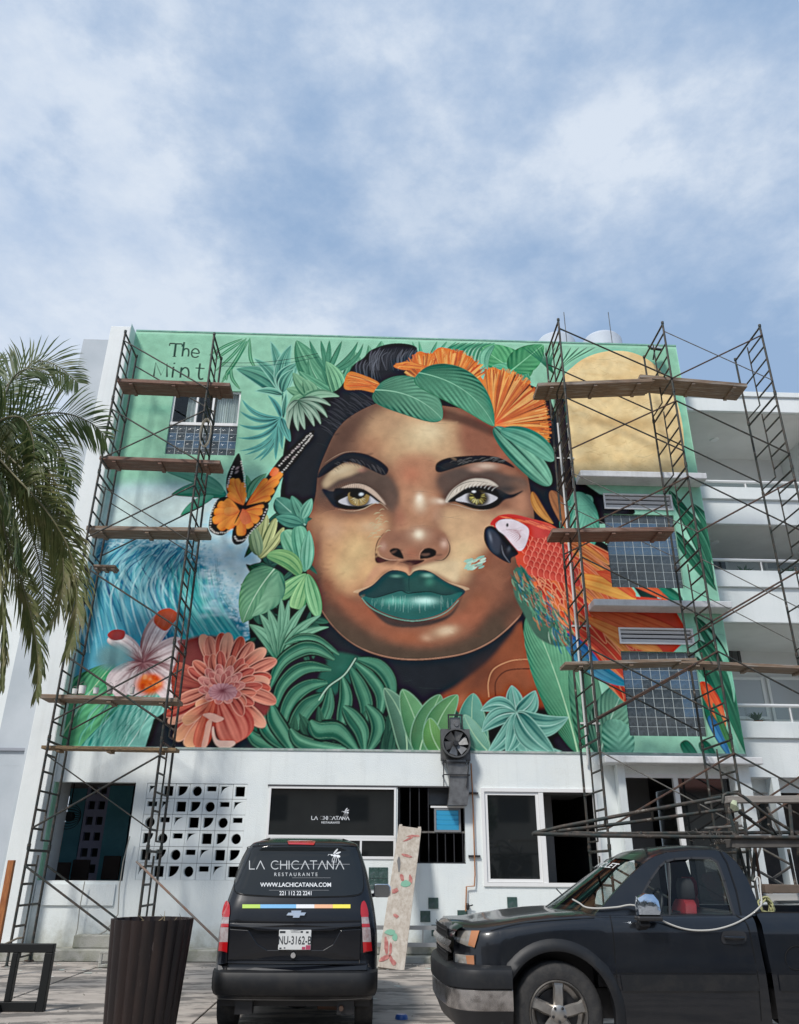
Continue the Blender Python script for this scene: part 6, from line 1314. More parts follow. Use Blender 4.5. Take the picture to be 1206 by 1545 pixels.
# ---- van: a stack of rounded plan outlines
VY = 9.6; VK = .935; vc = at(447, 1440, VY); VX = vc.x
VAN = thing('van', 'black delivery van seen from behind, with white restaurant lettering on its rear window', 'van', (VX, VY, 0))
HW_ = [(.24, .88), (.34, .925), (.72, .93), (.95, .925), (1.18, .885), (1.4, .83), (1.6, .775), (1.8, .70), (1.88, .66), (1.925, .58), (1.945, .4)]
YR_ = [(.24, .02), (.34, -.045), (.52, -.05), (.56, .0), (.95, .0), (1.15, .03), (1.3, .085), (1.55, .17), (1.78, .25), (1.85, .235), (1.90, .27), (1.93, .42), (1.945, .7)]
YF_ = [(.24, 4.0), (.5, 4.1), (.8, 4.05), (1.0, 3.6), (1.4, 3.1), (1.75, 2.6), (1.9, 2.3), (1.945, 2.0)]
zk = lambda z: 1.6-(1.6-z)*VK
HW = [(zk(z), h*VK) for z, h in HW_]; YR = [(zk(z), y) for z, y in YR_]; YF = [(zk(z), y) for z, y in YF_]
def v_rear(x, z, off=0.0):
    hw = smooth_tab(HW, z); rc = min(.15, hw*.5); d = max(0.0, abs(x)-(hw-rc)); d = min(d, rc*.995)
    return smooth_tab(YR, z)+.03*(x/hw)**2+rc*(1-math.sqrt(1-(d/rc)**2))*.9-off
rings = []; zs = [zk(z) for z in (.24, .27, .31, .34, .40, .5, .53, .55, .60, .72, .85, .95, 1.05, 1.12, 1.18, 1.25, 1.3, 1.4, 1.5, 1.6, 1.7, 1.78, 1.82, 1.85, 1.88, 1.905, 1.925, 1.938, 1.945)]
for z in zs:
    hw = smooth_tab(HW, z); yf = lerp_tab(YF, z); rc = min(.20, hw*.5); row = []
    n1 = 24
    for k in range(n1+1):
        x = -hw+2*hw*k/n1; 
        if k in (0, n1): row.append((VX+x, VY+v_rear(x, z)+.0, z))
        else:
            x = -hw*math.cos(math.pi*k/n1)*1.0; row.append((VX+x, VY+v_rear(x, z), z))
    for k in range(1, 6): row.append((VX+hw, VY+.4+(yf-.8-.4)*k/6, z))
    for k in range(1, 8): t = k/8*math.pi; row.append((VX+hw*math.cos(t), VY+yf-.5+.5*math.sin(t), z))
    for k in range(5, 0, -1): row.append((VX-hw, VY+.4+(yf-.8-.4)*k/6, z))
    rings.append(row)
m_ = MB(); m_.loft(rings); n_ = len(rings[0]); m_.f.append(tuple((len(rings)-1)*n_+k for k in range(n_))); m_.m.append(0); m_.f.append(tuple(range(n_))[::-1]); m_.m.append(0)
wob('body', m_, CARB, VAN, 32)
def vpt(px, py, off=.006):
    Y = VY
    for _ in range(6):
        p = at(px, py, Y); Y = VY+v_rear(p.x-VX, min(max(p.z, zk(.25)), zk(1.93)), off)
    return at(px, py, Y)
def vz(zx, zy): return 310+zx/4.16, 1240+zy/4.16
def patch(fn, poly, nx=14, nz=12, sm=True):      # fills a roughly convex outline row by row on a curved surface
    if sm: poly = [tuple(p) for p in spl(np.array(poly, float), True, 4)]
    ys_ = [p[1] for p in poly]; y0, y1 = min(ys_), max(ys_); m_ = MB(); rows = []
    for j in range(nz+1):
        y = y0+(y1-y0)*(.5-.5*math.cos(math.pi*(.015+.97*j/nz))); xs_ = []
        for i in range(len(poly)):
            a, b = poly[i], poly[(i+1) % len(poly)]
            if (a[1] > y) != (b[1] > y): xs_.append(a[0]+(b[0]-a[0])*(y-a[1])/(b[1]-a[1]))
        if len(xs_) < 2: continue
        rows.append([fn(min(xs_)+(max(xs_)-min(xs_))*i/nx, y) for i in range(nx+1)])
    m_.loft(rows[::-1], closed=False); return m_
V = lambda off: (lambda x, y: vpt(*vz(x, y), off))
wn = wob('rear_window', patch(V(.007), [(262, 175), (300, 155), (600, 148), (920, 155), (950, 178), (975, 260), (990, 350), (988, 430), (950, 458), (860, 466), (600, 470), (330, 462), (220, 450), (184, 425), (190, 350), (225, 250)], 26, 16), TINT, VAN, 'all')
def vrib(pl, w, m, nm, off=.009, par=None):
    pl = [tuple(p) for p in spl(np.array(pl, float), False, 6)]
    q = bar2(pl, w, V(off)); q.f = [f[::-1] for f in q.f]; return wob(nm, q, m, par or VAN)
vrib([(262, 172), (300, 152), (600, 145), (920, 152), (952, 176), (978, 260), (993, 350), (991, 432), (950, 461), (860, 469), (600, 473), (330, 465), (218, 453), (181, 427), (187, 350), (222, 250), (262, 172)], 4, SEAM, 'window_seal')
wob('brake_light', patch(V(.02), [(512, 120), (540, 116), (660, 116), (694, 121), (680, 146), (525, 144)], 8, 4, False), REDL, VAN)
for s_ in (0, 1):
    mir = (lambda x: x) if s_ == 0 else (lambda x: 1128-x)
    tl = wob('tail_light', patch(V(.012), [(mir(x), y) for x, y in [(128, 497), (146, 505), (153, 540), (148, 600), (105, 600), (110, 540)]], 5, 6), REDL, VAN)
    wob('lens', patch(V(.013), [(mir(x), y) for x, y in [(105, 598), (148, 598), (143, 680), (140, 755), (86, 755), (92, 680)]], 5, 8, False), CLRL, tl)
    wob('lens', patch(V(.015), [(mir(x), y) for x, y in [(98, 640), (145, 640), (144, 662), (95, 662)]], 5, 2, False), REDL, tl)
    wob('lens', patch(V(.0125), [(mir(x), y) for x, y in [(86, 753), (140, 753), (136, 822), (80, 815)]], 5, 4, False), REDL, tl)
for x0_, x1_, c_, nm_ in ((232, 345, (.42, .62, .08), 'lime'), (345, 570, (.16, .42, .70), 'sky_blue'), (570, 685, (.72, .73, .74), 'white'), (685, 800, (.78, .42, .24), 'peach'), (800, 911, (.85, .72, .08), 'yellow')):
    wob('stripe', patch(V(.008), [(x0_, 519), (x1_-.5, 519), (x1_-.5, 543), (x0_, 543)], 6, 1, False), mat('stripe_'+nm_, c_, .5), VAN)
# bow tie emblem
em = [(538, 558), (604, 558), (600, 570), (634, 570), (622, 590), (596, 590), (590, 604), (548, 604), (552, 591), (506, 589), (520, 571), (540, 571)]
m_ = MB(); ce = [V(.028)(x, y) for x, y in em]; cb = [V(.004)(x, y) for x, y in em]; n = len(em); m_.add(ce+cb, [tuple(range(n))[::-1]]+[(i, (i+1) % n, (i+1) % n+n, i+n) for i in range(n)]); bevel(wob('emblem', m_, CHROME, VAN), .003, 1)
# plate
pc = V(.015)(562, 741); pw_, ph_ = .174, .096
PL = mat('plate_white', (.66, .67, .66), .4); m_ = MB(); m_.box(pc.x-pw_, pc.x+pw_, pc.y-.012, pc.y+.01, pc.z-ph_, pc.z+ph_)
pl_ = bevel(wob('licence_plate', m_, PL, VAN), .006, 2); INK = mat('plate_ink', (.03, .035, .04), .5); fp = lambda x, y: (pc.x+x, pc.y-.0135, pc.z+y)
wob('plate_number', text_mb('NU-3162-B', .110, lambda x, y: fp(x, y-.042), bold=.0016, spacing=1.05, sx=.66), INK, pl_)
wob('plate_caption', (lambda m_: m_.add([fp(-.045, .068), fp(.05, .068), fp(.05, .08), fp(-.045, .08)], [(0, 1, 2, 3)]))(MB()), mat('plate_grey', (.42, .43, .43), .5), pl_)
m_ = MB()
for a in ((-.165, -.105, .063, .084), (.057, .083, .067, .084), (.117, .144, .063, .081), (-.16, -.137, -.086, -.073), (-.113, -.096, -.082, -.071)): m_.add([fp(a[0], a[2]), fp(a[1], a[2]), fp(a[1], a[3]), fp(a[0], a[3])], [(0, 1, 2, 3)])
wob('plate_mark', m_, INK, pl_); m_ = MB(); 
for a in ((.08, .117, -.091, -.065), (.122, .17, -.091, -.05)): m_.add([fp(a[0], a[2]), fp(a[1], a[2]), fp(a[1], a[3]), fp(a[0], a[3])], [(0, 1, 2, 3)])
wob('plate_flower', m_, mat('plate_pink', (.42, .06, .12), .5), pl_)
kc = V(.0)(552, 838); m_ = MB(); m_.lathe([(0, -.03), (.026, -.03), (.032, -.02), (.032, .01)], c=kc, n=16, axis='y'); wob('lock', m_, CHROME, VAN, 40)
# tailgate creases and gaps
vrib([(133, 735), (131, 860), (134, 985), (160, 1018), (180, 1022), (560, 1026), (925, 1022), (958, 1000), (966, 870), (972, 735)], 5, SEAM, 'tailgate_gap', .009)
vrib([(134, 985), (160, 1019), (182, 1024)], 2.4, DUSTL, 'dusty_seam', .012); vrib([(925, 1023), (958, 1002), (967, 870)], 2.0, DUSTL, 'dusty_seam', .012); vrib([(420, 1022), (560, 1024), (700, 1022)], 2.0, DUSTL, 'dusty_seam', .012)
vrib([(150, 622), (400, 628), (700, 628), (985, 622)], 5, SEAM, 'tailgate_crease')
# pressed panel: raised ledge above the plate and recess below
def slab_on(polyA, off0, off1, m, nm):
    a = [V(off1)(x, y) for x, y in polyA]; b = [V(off0)(x, y) for x, y in polyA]; n = len(a); m_ = MB(); m_.add(a+b, [tuple(range(n))[::-1]]+[(i, (i+1) % n, (i+1) % n+n, i+n) for i in range(n)]); return bevel(wob(nm, m_, m, VAN), .008, 2)
slab_on([(152, 636), (560, 640), (978, 636), (978, 660), (850, 668), (800, 684), (560, 690), (330, 684), (280, 668), (152, 660)], -.03, .03, CARB, 'tailgate_ledge')
slab_on([(152, 672), (270, 680), (330, 770), (390, 805), (740, 805), (800, 770), (850, 680), (978, 672), (972, 870), (560, 876), (138, 870)], -.03, .012, CARB, 'tailgate_panel')
slab_on([(72, 893), (130, 888), (560, 886), (1000, 888), (1020, 897), (1015, 935), (560, 940), (74, 935)], -.05, .035, CARB, 'bumper_step')
m_ = MB(); rows = []
for z in (.27, .30, .36, .46, .52, .545): 
    o_ = {.27: -.02, .30: .05, .36: .065, .46: .065, .52: .05, .545: .0}[z]; z = zk(z); hw = smooth_tab(HW, z); rows.append([(VX+x, VY+v_rear(x, z, o_), z) for x in [-(hw+.012)*math.cos(math.pi*k/28) for k in range(29)]])
m_.loft(rows, closed=False); wob('bumper', m_, CLAD, VAN, 35)
vrib([(66, 1112), (300, 1118), (760, 1120), (1030, 1108)], 3, DUSTL, 'dusty_seam', .07)
# lettering
lp = vz(577, 297); LW = V(.0095)
kx = 1.0
lo_, _k = logo(lambda x, y: LW(577+x, 297-y), 600, 5.2); lo_.f = [f[::-1] for f in lo_.f]; wob('window_logo', lo_, mat('grey_print', (.48, .50, .51), .6), wn)
for s_, yy, sz, bo, spc, sx in (('RESTAURANTE', 341, 31, .15, 1.62, .9), ('WWW.LACHICATANA.COM', 408, 37, .5, 1.0, .94), ('221 112 22 2241', 461, 37, .35, 1.0, .82)):
    tb_ = text_mb(s_, sz, lambda x, y: LW(568+x, yy-y), bold=bo, spacing=spc, sx=sx); tb_.f = [f for f in tb_.f]; wob('window_lettering', tb_, WPRINT if yy > 350 else MATS['grey_print'], wn)
for xa_, xb_, ya_ in ((440, 905, 267), (400, 775, 430), (545, 785, 352)):
    q = bar2([(xa_+(xb_-xa_)*i/10, ya_) for i in range(11)], 3.2 if ya_ < 300 else 2.0, LW); wob('print_line', q, mat('faint_print', (.22, .23, .24), .6), wn)
wp = wasp(lambda x, y: LW(812+x, 212-y), 0, 0, 52); wob('window_emblem', wp, WPRINT, wn)
# wheels, axle, mirrors
def wheel(parent, x, y, z, R_, w, rim=None, spokes=5, side=-1):
    m_ = MB(); prof = [(R_*.60, -w*.40), (R_*.66, -w*.5), (R_*.84, -w*.53), (R_*.95, -w*.48), (R_, -w*.34), (R_*1.0, 0), (R_, w*.34), (R_*.95, w*.48), (R_*.84, w*.53), (R_*.62, w*.5)]
    return m_, prof
for sx in (-1, 1):
    for yy_, nm_ in ((.50, 0), (3.25, 1)):
        m_ = MB(); R_ = .315; w = .2; m_.lathe([(.0, -w*.4), (R_*.6, -w*.42), (R_*.66, -w*.5), (R_*.95, -w*.48), (R_, -w*.34), (R_, w*.34), (R_*.95, w*.48), (R_*.6, w*.5), (0, w*.4)], c=(VX+sx*.735, VY+yy_, R_+.02), n=32, axis='x'); wob('wheel', m_, RUBBER, VAN, 40)
m_ = MB(); m_.tube([(VX-.75, VY+.62, .3), (VX+.75, VY+.62, .3)], .045, 8); m_.lathe([(0, -.14), (.11, -.1), (.13, 0), (.11, .1), (0, .14)], c=(VX, VY+.62, .3), n=14, axis='x'); wob('axle', m_, BLACKP, VAN, 50)
m_ = MB(); m_.lathe([(0, -.2), (.07, -.18), (.08, .18), (0, .2)], c=(VX+.42, VY+.3, .28), n=12, axis='x'); m_.tube([(VX+.5, VY+.28, .28), (VX+.5, VY+.0, .26)], .025, 8); wob('exhaust', m_, STEELR, VAN, 50)
for px_ in (240, 880):
    q = V(.0)(px_, 1118); m_ = MB(); m_.box(q.x-.09, q.x+.09, VY+.05, VY+.2, .2, .345); wob('shock_mount', m_, BLACKP, VAN)
m_ = MB(); m_.box(VX-.8, VX+.8, VY+.15, VY+3.8, .26, .34); wob('underbody', m_, BLACKP, VAN)
for sx in (1, -1):
    c = Vector((VX+sx*.96, VY+2.75, 1.31)); m_ = MB()
    m_.loft([[(c.x+a*.12*s2, c.y+dy, c.z+b*.085*s2) for a, b in ((-1, -.8), (-.7, -1), (.7, -1), (1, -.7), (1, .6), (.7, 1), (-.8, 1), (-1, .8))] for dy, s2 in ((-.04, .9), (-.03, 1), (.03, 1), (.09, .7))], caps=True)
    mr = wob('mirror', m_, CHROME, VAN, 35); m_ = MB(); m_.beam((c.x-sx*.08, c.y+.03, c.z-.05), (c.x-sx*.2, c.y+.08, c.z-.08), .05, .05); wob('mirror_arm', m_, CARB, VAN)
# ---- pickup: cross sections lofted along its length
TY = 8.06; TW = 1.98
tp = lambda zx, zy: (640+zx/2.131, 1240+zy/2.131)
def tx_(zx, zy, Y=None): return at(*tp(zx, zy), TY if Y is None else Y)
XF = tx_(108, 430).x-.02; XE = XF+5.2
TRUCK = thing('pickup_truck', 'dusty black single cab pickup truck with five spoke wheels, carrying scaffold frames', 'pickup truck', (XF+2.6, TY+TW/2, 0))
TOP = [(tx_(a, b).x, tx_(a, b).z) for a, b in [(75, 352), (88, 340), (110, 340), (180, 342), (260, 330), (330, 318), (430, 306), (545, 300), (610, 300), (800, 300), (1095, 298)]]+[(XE, tx_(1095, 296).z)]
wc = tx_(437, 625); WR = .41; WX = wc.x; WZ = WR+.02; WX2 = WX+3.02
def z_top(x): return smooth_tab(TOP, x)
def z_bot(x):
    z = .34
    for cx_ in (WX, WX2):
        d = abs(x-cx_)
        if d < .50: z = max(z, WZ+math.sqrt(.5**2-d*d)*1.0)
    return z
def y_off(x, z):            # inward offset of the side from the widest plane
    o = 0.0
    d = max(0.0, .40-(x-XF)); o += .34*(d/.40)**2.4 if d > 0 else 0
    zt = z_top(x); h = zt-z
    o += .07*max(0, 1-h/.11)**2
    o += .035*max(0.0, (z-.85))/.4
    if z < .80: o += -.012+(.80-z)**2*.12
    return o
def body_ring(x, zt, zb, n=12):
    row = []; zs_ = [zb+(zt-zb)*k/n for k in range(n)]+[zt-.045, zt-.018]
    near = [(x, TY+y_off(x, z), z) for z in zs_]
    ya = TY+y_off(x, zt)+.03; yb = TY+TW-y_off(x, zt)-.03; top = []
    for k in range(13):
        t = k/12; cr = .03*(1-(2*t-1)**6) if x < tx_(545, 300).x else .0; top.append((x, ya+(yb-ya)*t, zt+cr))
    far = [(x, 2*TY+TW-p[1], p[2]) for p in near[::-1]]
    return near+top+far
xa_ = sorted(set([XF+.02+k*.05 for k in range(12)]+[XF+.6+k*.08 for k in range(0, 27)]+[WX+.5*math.cos(math.pi*k/24) for k in range(25)]+[WX-.501, WX+.501]))
XB = tx_(1090, 400).x      # end of cab
xa_ = [x for x in xa_ if x < XB-.03]+[XB-.02]
m_ = MB(); R_ = [body_ring(x, z_top(x), z_bot(x)) for x in xa_]; m_.loft(R_, closed=False); n_ = len(R_[0]); m_.f.append(tuple(range(n_))); m_.m.append(0); m_.f.append(tuple((len(R_)-1)*n_+k for k in range(n_))[::-1]); m_.m.append(0)
wob('body', m_, TRKB, TRUCK, 40)
# bed: side walls, floor, tailgate
XB2 = XB+.035; xb_ = sorted(set([XB2+(XE-XB2)*k/30 for k in range(31)]+[WX2+.5*math.cos(math.pi*k/24) for k in range(25)]))
m_ = MB()
for s_ in (0, 1):
    rows = []
    for x in xb_:
        zt, zb = z_top(x)+.005, z_bot(x); ring = [(x, TY+y_off(x, zb+(zt-zb)*k/10), zb+(zt-zb)*k/10) for k in range(11)]+[(x, TY+.11, zt+.012), (x, TY+.17, zt+.005), (x, TY+.18, .75)]
        if s_: ring = [(p[0], 2*TY+TW-p[1], p[2]) for p in ring][::-1]
        rows.append(ring)
    m_.loft(rows, closed=False)
m_.box(XB2, XE, TY+.18, TY+TW-.18, .74, .76); m_.box(XE-.06, XE, TY+.19, TY+TW-.19, .5, z_top(XE)); m_.box(XB2, XB2+.04, TY+.185, TY+TW-.185, .5, z_top(XB)-.002)
wob('bed', m_, TRKB, TRUCK, 40)
m_ = MB(); m_.box(XF+.7, XE-.4, TY+.3, TY+TW-.3, .36, .6); m_.box(WX-.6, WX+.6, TY+.35, TY+TW-.35, .5, .95); wob('chassis', m_, BLACKP, TRUCK)
def tpt(px, py, off=.006):
    Y = TY
    for _ in range(8):
        p = at(px, py, Y); x = min(max(p.x, XF+.02), XE); zb = z_top(x)
        Y = TY+(y_off(x, min(max(p.z, .36), zb)))-off if p.z < zb else TY+y_off(x, zb)-off+(p.z-zb)*.40
    return at(px, py, Y)
T = lambda off: (lambda x, y: tpt(*tp(x, y), off))
def trib(pl, w, m, nm, off=.006, par=None, sm=True):
    if sm: pl = [tuple(p) for p in spl(np.array(pl, float), False, 6)]
    q = bar2(pl, w, T(off)); return wob(nm, q, m, par or TRUCK)
# cab
bz_ = tx_(745, 300).z
outer = [(598, 303), (520, 290), (600, 222), (655, 170), (700, 130), (735, 108), (780, 97), (860, 90), (935, 90), (965, 97), (1000, 125), (1035, 175), (1062, 235), (1090, 300)]
inner = [(748, 301), (700, 262), (697, 240), (728, 185), (757, 143), (775, 128), (800, 120), (860, 116), (925, 117), (945, 132), (968, 190), (998, 298)]
outer = [(545, 303), (575, 272), (615, 225), (665, 172), (705, 135), (740, 112), (780, 99), (860, 91), (935, 91), (968, 98), (1003, 128), (1037, 178), (1064, 238), (1088, 303)]
inner = [(700, 303), (698, 240), (728, 187), (757, 145), (777, 128), (805, 120), (860, 116), (922, 117), (944, 130), (966, 190), (998, 303)]
CT = lambda off: (lambda x, y: cab_pt(x, y, off))
def cab_pt(x, y, off=0.0):
    Y = TY+.1
    for _ in range(6):
        p = at(*tp(x, y), Y); Y = TY+.115+(p.z-bz_)*.40-off
    return at(*tp(x, y), Y)
def panel(outer, inner, off0, off1, flip):
    a = [cab_pt(x, y, off1) for x, y in outer]; c = [cab_pt(x, y, off1) for x, y in inner]
    bm = bmesh.new()
    def mk(l): return [bm.verts.new((p.x, p.y if not flip else 2*TY+TW-p.y, p.z)) for p in l]
    A, C_ = mk(a), mk(c)
    es = [bm.edges.new((A[i], A[(i+1) % len(A)])) for i in range(len(A))]+[bm.edges.new((C_[i], C_[(i+1) % len(C_)])) for i in range(len(C_))]
    bmesh.ops.triangle_fill(bm, edges=es, use_beauty=True)
    pin = [(v.co.x, v.co.z) for v in C_]
    for f in list(bm.faces):
        q = f.calc_center_median()
        if in_poly(q.x, q.z, pin): bm.faces.remove(f)
    g = bmesh.ops.extrude_face_region(bm, geom=list(bm.faces)); bmesh.ops.translate(bm, verts=[v for v in g['geom'] if isinstance(v, bmesh.types.BMVert)], vec=(0, .05 if not flip else -.05, 0))
    bmesh.ops.recalc_face_normals(bm, faces=bm.faces); me = bpy.data.meshes.new('cab_side'); bm.to_mesh(me); bm.free(); me.materials.append(TRKB); return me
for fl in (False, True):
    o = wob('cab_side', panel(outer, inner, 0, 0, fl), None, TRUCK); bevel(o, .012, 2)
def mirY(p): return Vector((p.x, 2*TY+TW-p.y, p.z))
rows = []
for x, y in [(705, 135), (722, 122), (740, 111), (760, 103), (780, 98), (860, 90), (935, 90), (968, 97), (985, 110), (1003, 128), (1037, 178), (1064, 238), (1088, 303)]:
    if x > 1003: break
    a = cab_pt(x, y, .0); b = mirY(a); rows.append([(a.x-(.10 if x < 745 else 0.0)*math.sin(math.pi*t/12)*(1 if x < 720 else .5), a.y+(b.y-a.y)*t/12, a.z+.055*(1-(2*t/12-1)**2)**.6) for t in range(13)])
m_ = MB(); m_.loft(rows, closed=False); o = wob('roof', m_, TRKB, TRUCK, 'all')
# windscreen, rear screen
def screen(pb, pt, nm, bow, m):
    rows = []
    for k in range(7):
        t = k/6; x, y = pb[0]+(pt[0]-pb[0])*t, pb[1]+(pt[1]-pb[1])*t; a = cab_pt(x, y, .0)+Vector((0, .03, 0)); b = mirY(a)
        rows.append([(a.x-(bow[0]+(bow[1]-bow[0])*t)*math.sin(math.pi*j/14), a.y+(b.y-a.y)*j/14, a.z+.05*t*(1-(2*j/14-1)**2)) for j in range(15)])
    m_ = MB(); m_.loft(rows, closed=False); return wob(nm, m_, m, TRUCK, 'all'), rows
ws, wr = screen((548, 300), (703, 137), 'windscreen', (.30, .12), GLASSW)
rs, _ = screen((1086, 300), (1004, 130), 'rear_screen', (-.02, -.02), GLASS)
for s_ in (0, 1):
    g_ = patch(lambda x, y: cab_pt(x, y, -.02), [(700, 301), (700, 240), (728, 190), (758, 148), (778, 131), (806, 123), (860, 119), (920, 120), (941, 133), (962, 192), (993, 301)], 10, 8, False)
    if s_ == 1: g_.v = [tuple(mirY(Vector(v))) for v in g_.v]
    wob('side_glass', g_, GLASS, TRUCK)
m_ = MB()
q = bar2([(700, 303), (698, 240), (728, 187), (757, 145), (777, 128), (805, 120), (860, 116), (922, 117), (944, 130), (966, 190), (998, 303), (700, 303)], 7, lambda x, y: cab_pt(x, y, .008)); wob('window_seal', q, BLACKP, TRUCK)
q = bar2([(790, 303), (786, 127)], 6, lambda x, y: cab_pt(x, y, .0)); wob('quarter_divider', q, BLACKP, TRUCK)
# sticker on top of the windscreen
def wsp(u, v):       # u 0..1 near->far, v 0..1 bottom->top
    k = min(v*6, 5.999); i = int(k); f_ = k-i; j = min(u*14, 13.999); jj = int(j); g_ = j-jj
    L_ = lambda a, b, t: Vector(a)*(1-t)+Vector(b)*t
    p = L_(L_(wr[i][jj], wr[i][jj+1], g_), L_(wr[i+1][jj], wr[i+1][jj+1], g_), f_); return p+Vector((-.012, 0, .008))
m_ = text_mb('CHEVROLET', 1.0, lambda x, y: wsp(.5-x*.105, .84+y*.125), bold=.02, spacing=1.0); wob('windscreen_lettering', m_, mat('sticker_white', (.6, .62, .62), .5), ws)
# door, gaps, trims
trib([(598, 300), (606, 340), (612, 400), (618, 480), (628, 560), (640, 640)], 2.6, SEAM, 'door_gap', .004)
trib([(1003, 300), (1040, 330), (1056, 400), (1072, 480), (1080, 560), (1086, 640)], 2.6, SEAM, 'door_gap', .004)
q = bar2([(952, 92), (975, 130), (1005, 220), (1022, 303)], 2.6, lambda x, y: cab_pt(x, y, .012)); wob('door_gap', q, SEAM, TRUCK)
trib([(215, 350), (300, 328), (420, 316), (548, 308)], 2.4, SEAM, 'bonnet_gap', .006)
st_ = patch(T(.012), [(632, 492), (1070, 492), (1074, 500), (1078, 530), (1080, 545), (640, 545)], 16, 2, False); wob('side_moulding', st_, CLAD, TRUCK, 'all')
st_ = patch(T(.012), [(1140, 492), (1500, 492), (1500, 545), (1148, 545)], 16, 2, False); wob('side_moulding', st_, CLAD, TRUCK, 'all')
trib([(612, 498), (640, 488), (850, 488), (1068, 490)], 2.2, SEAM, 'moulding_edge', .016)
hd = patch(T(.008), [(958, 360), (970, 351), (1020, 351), (1036, 362), (1036, 385), (1020, 394), (970, 394), (957, 384)], 8, 6); h_ = wob('door_handle', hd, BLACKP, TRUCK, 'all')
a, b = T(.03)(966, 372), T(.03)(1030, 374); m_ = MB(); m_.tube([a+(b-a)*k/6+Vector((0, -.012*math.sin(math.pi*k/6), 0)) for k in range(7)], .014, 8); wob('handle_bar', m_, TRKB, h_, 50)
# wheel arch flares
for cx_ in (WX, WX2):
    rows = []
    for k in range(33):
        t = math.radians(-14+208*k/32); c_, s_ = math.cos(t), math.sin(t); row = []
        for r_, o_ in ((.495, -.04), (.495, .03), (.515, .038), (.57, .022), (.60, -.006)):
            x, z = cx_+r_*c_, WZ+r_*s_*1.0; zz = min(z, z_top(min(max(x, XF), XE))-.03); row.append((x, TY+y_off(max(x, XF+.02), max(zz, .4))-o_, max(z, .30)))
        rows.append(row)
    m_ = MB(); m_.loft(rows, closed=False); wob('wheel_arch', m_, CLAD, TRUCK, 40)
    for s_ in (0, 1):
        y0 = TY+.04 if s_ == 0 else TY+TW-.04; d = 1 if s_ == 0 else -1; R_ = WR; w = .26
        m_ = MB(); m_.lathe([(R_*.62, .015*d), (R_*.66, -.01*d), (R_*.80, -.022*d), (R_*.92, -.01*d), (R_*.985, .02*d), (R_, .05*d), (R_, .2*d), (R_*.97, .24*d), (R_*.66, w*d), (0, w*d)], c=(cx_, y0, WZ), n=56, axis='y')
        wh = wob('wheel', m_, RUBBER, TRUCK, 35)
        ALM = mat('wheel_alloy', (.42, .40, .37), .35, .85, col2=(.28, .26, .24), scale=9)
        m_ = MB(); m_.lathe([(R_*.645, -.005*d), (R_*.62, -.02*d), (R_*.59, .0), (R_*.57, .10*d), (R_*.2, .12*d), (0, .12*d)], c=(cx_, y0, WZ), n=48, axis='y'); wob('rim', m_, ALM, wh, 35)
        m_ = MB()
        for k in range(5):
            t = math.radians(90+72*k-4); c_, s2 = math.cos(t), math.sin(t); pts = []
            for r_, hw_, yo in ((.045, .046, -.005), (.12, .050, -.012), (.20, .046, -.006), (.262, .066, .008)):
                pts.append([(cx_+r_*c_-e*s2, y0+yo*d+abs(e2)*.5*d, WZ+r_*s2+e*c_) for e, e2 in ((-hw_, .04), (-hw_*.7, 0), (hw_*.7, 0), (hw_, .04))])
            m_.loft(pts, closed=False)
        m_.lathe([(0, -.02*d), (.055, -.018*d), (.075, -.005*d), (.08, .03*d)], c=(cx_, y0, WZ), n=24, axis='y')
        wob('spoke', m_, ALM, wh, 40)
        m_ = MB()
        for k in range(5):
            t = math.radians(126+72*k); m_.lathe([(0, -.03*d), (.012, -.028*d), (.012, .02*d)], c=(cx_+.06*math.cos(t)*.95, y0, WZ+.06*math.sin(t)*.95), n=8, axis='y')
        wob('wheel_nut', m_, BLACKP, wh, 40)
        m_ = MB(); m_.lathe([(0, .07*d), (.19, .07*d), (.19, .085*d)], c=(cx_, y0, WZ), n=32, axis='y'); wob('brake_disc', m_, BLACKP, wh, 40)
m_ = MB(); c_ = T(.006)(1196, 438); m_.tube([T(.004)(1196+34*math.cos(a), 438+38*math.sin(a)) for a in [2*math.pi*k/24 for k in range(25)]], .004, 5, cap=False); wob('fuel_door_gap', m_, SEAM, TRUCK)
# front: lamps, grille, bumper
def fpt(zx, zy, off): return T(off)(zx, zy)
for poly, nm_ in (([(108, 350), (178, 350), (162, 405), (104, 392)], 0), ([(99, 425), (160, 430), (163, 476), (101, 465)], 1)):
    xs0 = min(p[0] for p in poly); hl = wob('headlight', patch(T(.012), poly, 8, 5, False), HEADL, TRUCK, 'all')
    e = [p for p in poly]; am = [(e[1][0]-26, e[1][1]), e[1], e[2], (e[2][0]-22, e[2][1]-2)]; wob('amber_lens', patch(T(.017), am, 4, 4, False), AMB, hl, 'all')
    trib([(e[0][0]-3, e[0][1]), (e[3][0]-3, e[3][1]), (e[2][0], e[2][1]+2), (e[1][0]+3, e[1][1]), (e[0][0]-3, e[0][1]-3)], 4, BLACKP, 'lamp_surround', .006, sm=False)
GR = MB(); zf0, zf1 = tx_(80, 470).z, tx_(80, 345).z
def nose(z, y):      # front face plan bow
    t = (y-TY)/TW*2-1; return XF-.01-.05*(1-t*t)
for k in range(2):
    pass
rows = [[(nose(z, y)-.0, y, z) for y in [TY+.34+(TW-.68)*j/16 for j in range(17)]] for z in (zf0, (zf0+zf1)/2, zf1)]
GR.loft(rows, closed=False); wob('grille', GR, SEAM, TRUCK)
gm = MB()
for k in range(5):
    z = zf0+.03+(zf1-zf0-.06)*k/4; gm.loft([[(nose(z, y)-.012, y, z+dz) for y in [TY+.36+(TW-.72)*j/12 for j in range(13)]] for dz in (-.006, .006)], closed=False)
wob('grille_mesh', gm, BLACKP, TRUCK)
